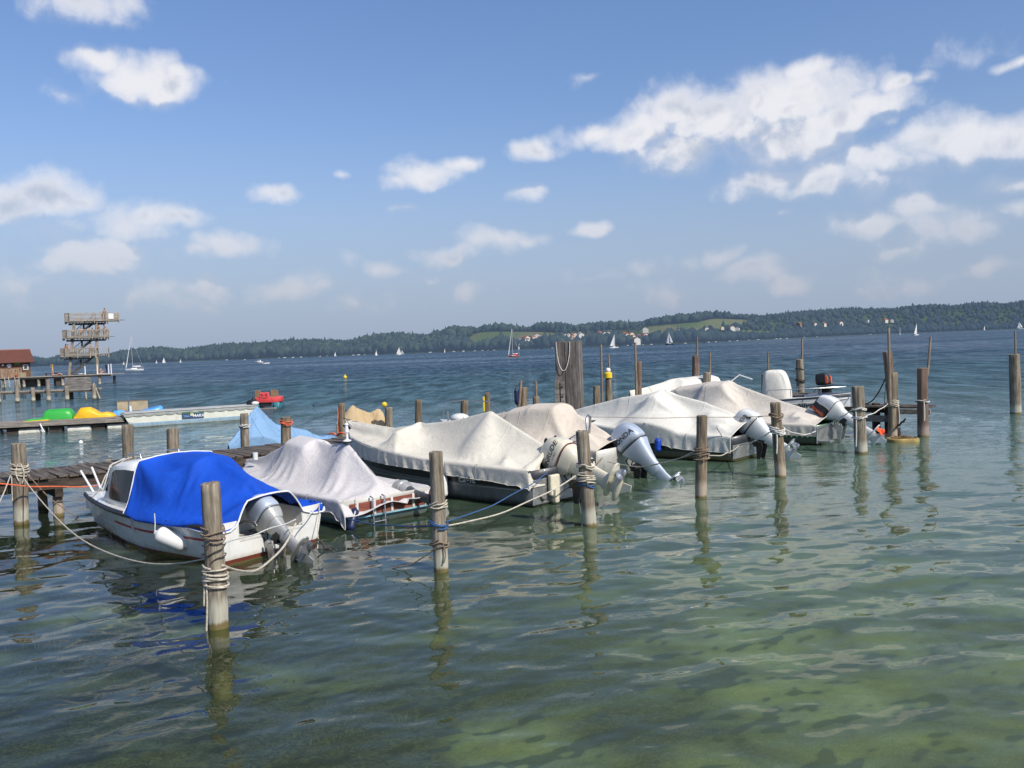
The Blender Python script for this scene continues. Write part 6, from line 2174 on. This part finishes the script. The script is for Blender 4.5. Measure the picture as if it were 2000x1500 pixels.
# ================================================================= far bathing pier, hut and diving tower
M_tw = wood_mat('tower timber', (.19, .16, .125), (.34, .30, .245), (.46, .42, .355), axis=0, grain=3)
M_twp = wood_mat('tower posts', (.15, .125, .10), (.28, .235, .18), (.38, .33, .26), axis=2, grain=3, water=True)
M_twd = mat('tower shadow timber', (.075, .06, .047), .85, var=.3, scale=2)
M_iron = mat('dark iron', (.03, .033, .038), .6, .3)
PZ, PY = 1.40, 126.0
px_of = lambda px, D=PY: (px - 1000) / FPX * D * 1.0
X0 = PX(170, PY, PZ).x
t = thing('bathing_pier', 'far bathing pier on piles below the red-roofed hut and diving tower', 'pier', PX(90, PY, 0))
ox = PX(90, PY, 0).x
xl = lambda px, z=PZ, D=PY: PX(px, D, z).x - ox
mb = MB(); mb.box(((xl(-70) + xl(217)) / 2, 2.2, PZ - .06), (xl(217) - xl(-70), 4.6, .10)); mb.build('deck', M_tw, t)
mb = MB(); mb.box(((xl(-70) + xl(217)) / 2, .1, PZ - .22), (xl(217) - xl(-70), .16, .22)); mb.build('edge_beam', M_twd, t)
for px in (-40, 4, 44, 73, 120, 192):
    for dy in (.3, 3.6):
        me = post_mesh(.19, (0, 0, 0), (0, 0, PZ - .34), px + dy); o = link('pile', me, M_twp, t, True); o.location = (xl(px, 0) + dy * .2, dy, 0)
mb = MB(); mb.box((xl(112, .7), .6, .55), (.7, .5, 1.5)); mb.build('pile_box', M_twd, t)
mb = MB(); mb.box(((xl(40) + xl(71)) / 2 - .2, 2.2, .45), (xl(71) - xl(40), 2.6, 1.5)); mb.build('under_hut_shade', M_twd, t)  # dark box added in place of the shade under the hut
for k, px in enumerate((13, 33)):
    mb = MB(); a, b = xl(px - 4), xl(px + 4)
    for x in (a, b): mb.beam((x, -.1, PZ + .12), (x + .35, -.45, -.3), .10, .08)
    for q in np.linspace(.1, .9, 6): mb.beam((a + .35 * q, -.1 - .35 * q, PZ + .1 - 1.7 * q), (b + .35 * q, -.1 - .35 * q, PZ + .1 - 1.7 * q), .07, .06)
    mb.build('ladder', M_tw, t)
mb = MB()
for (px, h) in ((165, 1.2), (189, 1.35), (211, 1.35), (216, 1.4)): mb.tube([(xl(px), .25, PZ - .3), (xl(px), .25, PZ + h)], .07, 8)
mb.build('white_stanchion', M_pipe, t)
mb = MB(); mb.beam((xl(66), 3.2, PZ + .35), (xl(90), 3.2, PZ + .32), .3, .10); mb.beam((xl(90), 3.2, PZ + .30), (xl(100), 2.9, PZ - .0), .3, .08)
for px in (67, 88): mb.box((xl(px), 3.2, PZ + .16), (.12, .3, .32))
mb.build('bench', M_twd, t)
mb = MB().tube([(xl(206), .5, PZ), (xl(205), .5, PZ + 1.3)], [.05, .16], 8); mb.build('folded_parasol', M_navy, t, True)
mb = MB().ball((xl(153), 1.0, PZ + .12), (.55, .3, .10)); mb.build('upturned_board', M_mwhite, t, True)

# lower landing stage nearer to us
LZ, LY = .86, 77.5
oL = PX(95, LY, 0)
t = thing('landing_stage', 'low landing stage on posts with a slatted wooden back, in front of the bathing pier', 'landing stage', oL)
xl2 = lambda px, z=LZ: PX(px, LY, z).x - oL.x
mb = MB(); mb.box(((xl2(-60) + xl2(181)) / 2, .9, LZ - .05), (xl2(181) - xl2(-60), 1.9, .10)); mb.build('deck', M_tw, t)
mb = MB(); mb.box(((xl2(-60) + xl2(181)) / 2, .0, LZ - .16), (xl2(181) - xl2(-60), .1, .14)); mb.build('edge_beam', M_twd, t)
for (px, ytop) in ((0, 757), (36, 743), (67, 757), (97, 741), (133, 754), (186, 750)):
    zt = CAM_H + (hor(px) - ytop) * LY / FPX
    me = post_mesh(.17, (0, 0, 0), (0, 0, zt), px * .7); o = link('post', me, M_twp, t, True); o.location = (xl2(px, .4), -.2, 0)
for px in (62, 127, 178):
    mb = MB(); mb.box((xl2(px, .3), .9, .1), (.34, .5, 1.5)); mb.build('pile', M_twd, t)
mb = MB()
for k in range(5): mb.box(((xl2(125, 1.5) + xl2(180, 1.5)) / 2, .02 * (k % 2), LZ + .16 + .195 * k), (xl2(180) - xl2(125) - .06 * k, .06, .175))
mb.build('slat_back', M_board, t, bevel=.01)
mb = MB(); mb.tube([(xl2(168), -.1, .6), (xl2(171), -.3, -.3)], .07, 8); mb.tube([(xl2(184, 1.5), -.1, 1.35), (xl2(199, 0), -.3, -.1)], .06, 8); mb.build('brace', M_tw, t, True)

# hut
oH = PX(10, PY + .8, PZ)
xh = lambda px, z: (px - 10) / 15.6
t = thing('bathing_hut', 'brown timber bathing hut with a red tiled roof at the left edge', 'hut', oH, R(27.9))
W0, W1, HZ = xh(-75, 2.5), xh(60, 2.5), 3.62 - PZ
mb = MB(); mb.loft([[Vector((x, 0, 0)), Vector((x, 3.6, 0)), Vector((x, 3.6, HZ)), Vector((x, 1.8, HZ + 1.4)), Vector((x, 0, HZ))] for x in (W0, W1)])
mb.build('wall', wood_mat('hut boards', (.06, .03, .018), (.14, .075, .045), (.22, .13, .08), axis=2, grain=5), t)
mb = MB()
g = random.Random(4)
x = W0 + .1
while x < xh(44, 2): 
    mb.box((x, -.03, .62 + g.uniform(-.02, .02)), (.16, .05, 1.24 + g.uniform(-.06, .1))); x += .18
mb.build('lower_boarding', wood_mat('hut worn boards', (.12, .07, .045), (.28, .19, .13), (.40, .30, .23), axis=2, grain=5), t)
mb = MB()
for sgn in (-1, 1):
    e0 = Vector((0, 1.8 + sgn * 2.4, HZ - .22)); r0 = Vector((0, 1.8, HZ + 1.55))
    nrm = Vector((0, sgn * .6, .8)) * .10
    q = [e0, r0, r0 + nrm, e0 + nrm]
    mb.loft([[p + Vector((x + (.45 * sx_ if k in (0, 3) else 0), 0, 0)) for k, p in enumerate(q)] for x, sx_ in ((W0 - .3, -1), (W1 + .1, 1))])
mrf, nt, out = newmat('hut red tiles')
oc = nd(nt, 'ShaderNodeTexCoord').outputs['Object']
br = nd(nt, 'ShaderNodeTexBrick', {'Vector': nd(nt, 'ShaderNodeMapping', {'Vector': oc, 'Scale': (1, 1, 1)}).outputs[0], 'Color1': (.17, .055, .035, 1), 'Color2': (.115, .038, .026, 1), 'Mortar': (.05, .02, .015, 1), 'Scale': 3.2, 'Mortar Size': .03})
bsdf(nt, out, mixc(nt, ss(nt, noise_tex(nt, oc, 1.3, 4), .35, .7, 0, .5), br.outputs[0], (.09, .035, .025)), .85)
mb.build('roof', mrf, t)
mb = MB().tube([(W0 - .3, 1.8, HZ + 1.66), (W1 + .1, 1.8, HZ + 1.66)], .10, 8); mb.build('ridge_tiles', mat('ridge tile', (.22, .085, .055), .8, var=.2, scale=4), t)
fl = lambda px, py: (xh(px, 2.5), CAM_H + (hor(px) - py) * (PY + .8) / FPX - PZ)
mb = MB(); a, b = fl(35, 709); mb.box((a, -.06, b), (.7, .05, .34)); mb.build('green_sign', M_plas['green'], t)
a, b = fl(19, 714); mb = MB(); mb.loft([[Vector((a + .30 * math.cos(q), y, b + .27 * math.sin(q))) for q in np.linspace(0, 6.28, 18, endpoint=False)] for y in (-.05, -.09)]); mb.build('round_sign', mat('sign lilac white', (.55, .52, .62), .5), t)
a, b = fl(51, 717); mb = MB(); mb.box((a, -.05, b), (.66, .05, .74)); fr = mb.build('notice_board', M_pipe, t); mb = MB(); mb.box((a, -.085, b), (.50, .02, .56)); mb.build('notice_picture', mat('notice dark', (.12, .14, .16), .5), fr); mb = MB(); mb.box((a + .02, -.1, b - .02), (.2, .02, .34), m=Matrix.Rotation(.4, 3, 'Y')); mb.build('notice_figure', M_black, fr)
a, b = fl(7, 713); mb = MB(); mb.ball((a, -.1, b), (.16, .1, .16)); mb.build('lamp', M_pipe, t, True)
mb = MB(); a, b = fl(54, 731); mb.box((a, -.6, .33), (.75, .5, .62)); o = mb.build('crate', M_benchl); o.location = oH; tag(o, 'light wooden crate standing on the pier at the hut corner', 'crate')

# diving tower
TZ = [9.05, 6.70, 4.12]
oT = PX(170, PY + 1.2, 0)
DT = PY + 1.2
t = thing('diving_tower', 'tall timber diving tower with three railed platforms and stairs', 'diving tower', oT, R(25.5))
xt = lambda px, z: (px - 170) / 15.3
ext = [(134, 219, 241), (128, 219, 219), (122, 190, 217)]
for k, (z, (a, b, c)) in enumerate(zip(TZ, ext)):
    xa, xb, xc = xt(a, z), xt(b, z), xt(c, z)
    dep = 3.8
    mb = MB(); mb.box(((xa + xb) / 2, dep / 2, z - .06), (xb - xa, dep, .10))
    if xc > xb + .3: mb.box(((xb + xc) / 2 + .001, dep / 2 - .3, z - .075), (xc - xb, 1.6, .10))
    fl_ = mb.build('platform', M_tw, t)
    mb = MB()
    for x in np.arange(xa + .15, xb, .42): mb.box((x, dep / 2, z - .22), (.13, dep - .1, .20))
    mb.box(((xa + xb) / 2, .5, z - .42), (xb - xa - .8, .2, .18)); mb.box(((xa + xb) / 2, dep - .5, z - .42), (xb - xa - .8, .2, .18))
    mb.build('joists', M_twd, fl_)
    mb = MB()
    path = [(xa + .5, .0), (xb, .0)]
    def run(p, q, zz, h=1.05, gap=.105):
        p, q = Vector((p[0], p[1], zz)), Vector((q[0], q[1], zz))
        L = (q - p).length
        mb.beam(p + Vector((0, 0, h)), q + Vector((0, 0, h)), .09, .07)
        mb.beam(p + Vector((0, 0, .16)), q + Vector((0, 0, .16)), .05, .10)
        nn = max(1, int(L / gap))
        for i in range(nn + 1):
            c_ = p.lerp(q, i / nn); mb.beam(c_ + Vector((0, 0, -.05)), c_ + Vector((0, 0, h)), .05, .072)
        for i in range(int(L / 1.6) + 2):
            c_ = p.lerp(q, min(1, i * 1.6 / L)); mb.beam(c_ + Vector((0, -.05, -.38)), c_ + Vector((0, -.05, h + .04)), .10, .11)
    run((xa + .55, .0), (xb, .0), z)
    run((xa, .7), (xa + .55, .0), z); run((xa, 3.1), (xa, .7), z); run((xa, 3.1), (xa + .5, dep), z); run((xa + .5, dep), (xb, dep), z, gap=.3)
    if k == 0: run((xb, .7), (xc, .7), z); run((xb, 2.3), (xc, 2.3), z)
    if k == 2: run((xb + .1, .4), (xc, .4), z, gap=.3); run((xc, .4), (xc, 2.2), z)
    mb.build('railing', M_tw, fl_)
    if k < 2:
        mb = MB(); mb.box((xc + .25, 1.5, z + .04), (1.0, .5, .06)); mb.build('diving_board', M_twd, fl_)
mb = MB(); z = TZ[0]; mb.box((xt(225, z), .62, z + .58), (.70, .05, .78)); mb.build('white_board', M_pipe, t)
for (p0, p1) in (((136, 1.4), (151, 8.6)), ((192, 1.4), (196, 8.6))):
    for dy in (.5, 3.2):
        a = Vector((xt(p0[0], p0[1]), dy + .5 * (1 if dy < 1 else -.0), PZ - .1)); b = Vector((xt(p1[0], p1[1]), dy, 8.62))
        mb = MB(); mb.beam(a, b, .34, .34); mb.build('post', M_twp, t, bevel=.02)
for (z0, z1, pa_, pb_) in ((PZ, TZ[2], 140, 188), (TZ[2], TZ[1], 146, 190), (TZ[1], TZ[0], 152, 194)):
    A, B = Vector((xt(pa_, z0), 1.5, z0 + .05)), Vector((xt(pb_, z1), 1.5, z1))
    mb = MB()
    for dy in (-.5, .5): mb.beam(A + Vector((0, dy, -.1)), B + Vector((0, dy, -.1)), .10, .26)
    for q in np.linspace(.05, .95, 12):
        c_ = A.lerp(B, q); mb.box(c_, (.26, 1.0, .05))
    st = mb.build('stairs', M_twd, t)
    mb = MB()
    mb.beam(A + Vector((0, -.5, .95)), B + Vector((0, -.5, .95)), .06, .08); mb.beam(A + Vector((0, -.5, .15)), B + Vector((0, -.5, .15)), .05, .06)
    for q in np.linspace(0, 1, 16):
        c_ = A.lerp(B, q) + Vector((0, -.5, 0)); mb.beam(c_ + Vector((0, 0, .1)), c_ + Vector((0, 0, .95)), .04, .04)
    c_ = A.lerp(B, .42) + Vector((0, -.52, .55)); mb.box(c_, (.22, .03, .75))
    mb.build('stair_railing', M_iron, st)

# people on the tower and the pier
def tp_(px, k, dy): return oT + Matrix.Rotation(R(25.5), 3, 'Z') @ Vector((xt(px, TZ[k] + .8), dy, TZ[k]))
person(tp_(213, 0, .45), 'stand', 1.2, 'dark-haired person standing at the railing of the top tower platform, back to the white board', 1, 0, 'black')
person(tp_(208, 0, .35), 'lean', -.6, 'tanned person leaning on the top platform railing beside a taller one', 1, 1, 'black', sc=.92)
person(tp_(164, 1, .5), 'stand', .4, 'person in red behind the middle platform railing near its left stairs', 0, 1, 'red', 'red', sc=.8)
person(tp_(178, 1, .4), 'stand', -.4, 'person in a white shirt and blue shorts on the middle tower platform', 0, 0, 'blue', 'white', sc=.85)
person(tp_(186, 1, .6), 'lean', .3, 'person leaning between the white shirt and the yellow shorts on the middle platform', 1, 0, 'black', sc=.8)
person(tp_(199, 1, .35), 'stand', 2.6, 'dark-haired person in yellow shorts on the middle tower platform', 1, 0, 'yellow', sc=1.05)
person(tp_(210, 1, .45), 'stand', 1.6, 'tanned bather nearest the right end of the middle platform, one of a pair', 1, 1, 'pink', sc=1.0)
person(tp_(214, 1, .7), 'lean', 1.2, 'bather leaning at the very right end of the middle platform', 0, 1, 'black', sc=1.0)
person(tp_(133, 2, .9), 'stand', .9, 'dark-haired person at the left end of the lowest tower platform', 1, 0, 'pink')
person(tp_(137, 2, .5), 'stand', -.9, 'person in red shorts beside the left end of the lowest tower platform', 0, 0, 'red', sc=.95)
person(tp_(181, 2, .3), 'climb', -1.0, 'person in a white top stepping to the edge of the lowest tower platform', 0, 0, 'black', 'white')
person(PX(103, PY + .8, PZ), 'arms_up', 2.8, 'person in a yellow bikini standing on the pier with hands raised to the head', 0, 1, 'yellow', 'yellow', long_hair=True)
person(PX(108, PY + .6, PZ) + Vector((.2, 0, 0)), 'lie', 1.57, 'person lying flat on the pier beside the standing one', 0, 1, 'pink')
person(PX(197, PY + .8, PZ), 'sit', -1.2, 'person sitting on a white towel at the foot of the tower', 0, 1, 'pink')
person(PX(31, PY + .3, PZ), 'sit', 3.0, 'dark-haired person sitting on the pier edge before the hut wall', 1, 0, 'red')
o = MB().box((0, 0, 0), (1.5, .7, .05)).build('towel', M_pipe, None, bevel=.02); o.location = PX(203, PY + .7, PZ + .05); tag(o, 'white towel spread on the pier deck at the foot of the tower', 'towel')
o = MB().box((0, 0, 0), (1.2, .6, .05)).build('towel', SW['red'], None, bevel=.02); o.location = PX(21, PY + .4, PZ + .06); tag(o, 'red towel on the pier deck in front of the hut', 'towel')

# ================================================================= boats out on the lake
M_sail = mat('sail cloth', (.72, .71, .68), .85, var=.05, scale=.8)
M_hullw = mat('distant hull white', (.68, .68, .66), .4, var=.05)
M_mast = mat('mast pale', (.55, .54, .5), .5)
M_wd = mat('varnished hull', (.36, .10, .04), .4, var=.15)


def sailboat(px, py, lpx, mpx, sail, label, yaw=None, hull=0, group=None, Dmax=None, heel=0.0, jib=True):
    D = 5600.0 / max(2.0, py - hor(px))
    if Dmax: D = min(D, Dmax)
    c = PX(px, D, 0)
    k = D / FPX
    L = max(lpx * k, 1.5); H = mpx * k
    yaw = yaw if yaw is not None else rnd.choice((0, math.pi)) + rnd.uniform(-.3, .3)
    t = thing('sailing_boat', label, 'sailing boat', c, yaw, group)
    t.rotation_euler = (heel, 0, yaw)
    h = Hull(L, L * .30, L * .085, L * .12, L * .05, entry=L * .10, full=2.0, tb=.7)
    o = link('hull', h.mesh(deck_from=L * .05, inner=L * .03, ns=14), (M_hullw, M_wd, M_navy)[hull], t, True); o.location = (-L / 2, 0, 0)
    mb = MB(); mb.loft([[Vector((x, y, z)) for (x, y, z) in q] for q in ([(-L * .15, -L * .08, L * .10), (-L * .15, L * .08, L * .10), (-L * .13, L * .07, L * .17), (-L * .13, -L * .07, L * .17)], [(L * .2, -L * .05, L * .12), (L * .2, L * .05, L * .12), (L * .14, L * .04, L * .16), (L * .14, -L * .04, L * .16)])]); mb.build('cabin', M_hullw, t)
    mb = MB().tube([(L * .1, 0, L * .1), (L * .1, 0, H)], [max(.05, .25 * k), max(.04, .2 * k)], 6)
    mb.tube([(L * .1, 0, L * .24), (-L * .36, 0, L * .24)], max(.05, .2 * k), 6)
    if sail == 'bare':
        mb.tube([(L * .1, 0, H), (L * .48, 0, L * .13)], .06, 5); mb.tube([(L * .1, 0, H), (-L * .5, 0, L * .1)], .02, 4)
    mb.build('mast', M_mast, t, True)
    if sail == 'bare':
        mb = MB().tube([(L * .08, 0, L * .26), (-L * .34, 0, L * .27)], [.16, .11], 8); mb.build('furled_sail', M_sail, t, True)
        mb = MB().tube([(L * .46, 0, L * .2), (L * .14, 0, H * .9)], [.13, .04], 6); mb.build('furled_jib', M_sail, t, True)
    else:
        def tri(a, b, c_, belly, nm):
            rows = []
            for u in np.linspace(0, 1, 9):
                p0, p1 = a.lerp(c_, u), b.lerp(c_, u)
                rows.append([p0.lerp(p1, v) + Vector((0, belly * math.sin(math.pi * v) * (1 - u) , 0)) + (p1 - p0) * 0 for v in np.linspace(0, 1, 7)])
            o = MB().loft(rows, closed=False).build(nm, M_sail, t, True)
        tri(Vector((L * .09, 0, L * .26)), Vector((-L * .38, L * .06, L * .26)), Vector((L * .08, 0, H * .99)), L * .06, 'main_sail')
        if jib: tri(Vector((L * .46, 0, L * .15)), Vector((L * .04, L * .08, L * .2)), Vector((L * .13, 0, H * .86)), L * .05, 'jib')
    return t


t = sailboat(263, 724, 33, 66, 'bare', 'white yacht with bare mast and folded sail, near the diving tower', yaw=math.pi + .25)
mb = MB(); mb.box((-1.2, 0, 1.12), (1.7, 1.1, .10)); mb.build('spray_hood', M_hullw, t)
t = sailboat(1004, 697, 23, 55, 'bare', 'orange-brown wooden sailboat with bare mast and a red cockpit cover', yaw=math.pi + .1, hull=1)
mb = MB().ball((-.3, 0, .75), (.7, .4, .3), 10, 6); mb.build('cockpit_cover', mat('pink red cloth', (.55, .10, .12), .8), t, True)
sailboat(1308, 673.5, 18, 25, 'full', 'dark-hulled sailing boat with two cream sails, largest of the sails right of centre', yaw=2.7, hull=2)
sailboat(1199, 680, 19, 27, 'full', 'white dinghy with one tall white sail just right of the timber pillar', yaw=.2, jib=False, heel=.05)
sailboat(1352, 669.5, 11, 19, 'full', 'small sailing boat with two slender sails, right beside the larger dark-hulled one', yaw=2.2)
sailboat(1790, 655, 13, 23, 'full', 'tall white sail to the right of the long upright lath', yaw=.4, jib=False)
sailboat(1758, 654, 8, 15, 'full', 'narrow grey-white sail between the lath and the taller white sail', yaw=1.2, jib=False)
sailboat(1923, 645, 6, 9, 'full', 'tiny white sail before the dark wood at the far right', yaw=.6, jib=False)
sailboat(1992, 642.5, 12, 14, 'full', 'white sail cut by the right picture edge', yaw=2.8)
sailboat(1560, 660, 6, 9, 'full', 'left one of two tiny sails above the post by the console cover', yaw=1.0, jib=False)
sailboat(1570, 660, 7, 10, 'full', 'right one of two tiny sails above the post by the console cover', yaw=2.0)
sailboat(779, 693, 11, 15, 'full', 'white sailing boat with a full sail in front of the wooded shore left of centre', yaw=.3)
sailboat(786, 692, 8, 8, 'full', 'low small sail touching the fuller one left of centre', yaw=2.8)
sailboat(735, 694.5, 7, 10, 'full', 'small sailing boat with a thin sail, next left of the paired sails', yaw=1.0)
sailboat(655, 695.5, 6, 8, 'full', 'tiny sail close to the shore above the yellow buoy', yaw=.6, jib=False)
sailboat(320, 709, 7, 11, 'full', 'white sail right of the bare-masted yacht, at the left shore', yaw=.5)
sailboat(306, 709.5, 5, 6, 'full', 'tiniest sail between the bare-masted yacht and the shore sail', yaw=.5, jib=False)
sailboat(353, 708, 5, 7, 'full', 'faint small sail at the left shore, farther right than the white one', yaw=.5, jib=False)
sailboat(242, 712, 5, 6, 'full', 'tiny sail just left of the bare-masted yacht', yaw=.5, jib=False)
sailboat(824, 689, 5, 8, 'full', 'tiny grey sail below the left end of the green meadow', yaw=1.2, jib=False)
sailboat(869, 689.5, 6, 9, 'full', 'tiny sailing boat with a reddish hull below the green meadow', yaw=1.2, hull=1, jib=False)
sailboat(1014, 682.5, 6, 12, 'full', 'small pale sail behind the orange-brown sailboat', yaw=1.0, jib=False)
sailboat(1097, 671, 7, 10, 'full', 'small sail peeping over the left top of the timber pillar', yaw=1.0, jib=False)


def motor(px, py, lpx, label, name='motor_boat', group=None, big=False, yaw=None):
    D = min(5600.0 / max(2.0, py - hor(px)), shoreD(px) * .96)
    c = PX(px, D, 0); k = D / FPX; L = max(1.2, lpx * k)
    t = thing(name, label, 'motor boat', c, yaw if yaw is not None else rnd.choice((0, math.pi)) + rnd.uniform(-.3, .3), group)
    h = Hull(L, L * .36, L * .14, L * .2, L * .05, entry=L * .12, full=2.2)
    o = link('hull', h.mesh(deck_from=L * .3, inner=L * .06, ns=12), M_hullw, t, True); o.location = (-L / 2, 0, 0)
    if big is not None:
        hh = L * (.34 if big else .2)
        mb = MB(); mb.loft([superring(0, 0, L * .5, L * .26, 12, 4, L * .13), superring(-L * .02, 0, L * .4, L * .22, 12, 4, hh)]); cb = mb.build('cabin', M_hullw, t)
        mb = MB(); mb.loft([superring(-.0, 0, L * .455, L * .247, 12, 4, hh * .62), superring(-L * .01, 0, L * .43, L * .237, 12, 4, hh * .85)]); mb.build('windows', M_glass, cb)
    return t


motor(506, 709, 17, 'white cabin cruiser at rest in front of the wooded left shore', 'cabin_cruiser', big=True, yaw=math.pi - .2)
motor(520, 711, 13, 'small open white boat just right of the cabin cruiser', yaw=.1)
mproto = None
for k, (px, py) in enumerate([(443, 703.5), (478, 703), (545, 698.5), (556, 698.3), (572, 698.5), (588, 697.8), (625, 696), (638, 695.6), (690, 693.8), (700, 693.5), (712, 693), (840, 688.6), (886, 686.6), (905, 685.6), (927, 684.6), (942, 684.2), (953, 683.8), (965, 683.2), (1078, 677.6), (1088, 677.2), (1226, 672.5), (1238, 671), (1256, 670.8), (1272, 670.6), (1338, 669.5), (1384, 668.2), (1398, 667.6), (1425, 665.6), (1440, 665), (1462, 663.6), (1480, 662.6), (1516, 661.2), (1524, 661), (1537, 660.6), (1596, 658), (1700, 652.4)]):
    D = min(5600.0 / max(2.0, py - hor(px)), shoreD(px) * .97)
    if mproto is None:
        mproto = motor(px, py, 6, None); base_k = mproto.location.y
        o = mproto
    else:
        o = copy_tree(mproto)
    o.location = PX(px, D, 0)
    s_ = D / base_k * rnd.uniform(.55, 1.15)
    o.scale = (s_,) * 3
    o.rotation_euler = (0, 0, rnd.choice((0, math.pi)) + rnd.uniform(-.6, .6))
    tag(o, 'tiny white boat moored close to the far shore', 'motor boat', 'small boats moored along the far shore')


def buoy(px, py, r, m, label, cone=False):
    D = 5600.0 / (py - hor(px))
    t = thing('buoy', label, 'buoy', PX(px, D, 0))
    rr = r * D / FPX
    mb = MB().ball((0, 0, rr * .35), rr, 18, 12); mb.build('float_ball', m, t, True)
    mb = MB().tube([(0, 0, rr * 1.2), (0, 0, rr * (2.0 if cone else 1.5))], rr * .25, 8); mb.build('eye', m, t, True)
    return t


buoy(674, 738, 3.6, M_yel, 'yellow buoy floating alone in open water left of centre', True)
buoy(613, 793, 2.6, M_navy, 'small dark blue buoy right of the red pedal boat')
buoy(158, 866, 4.2, M_wht, 'white ball buoy in the calm water in front of the pontoon')
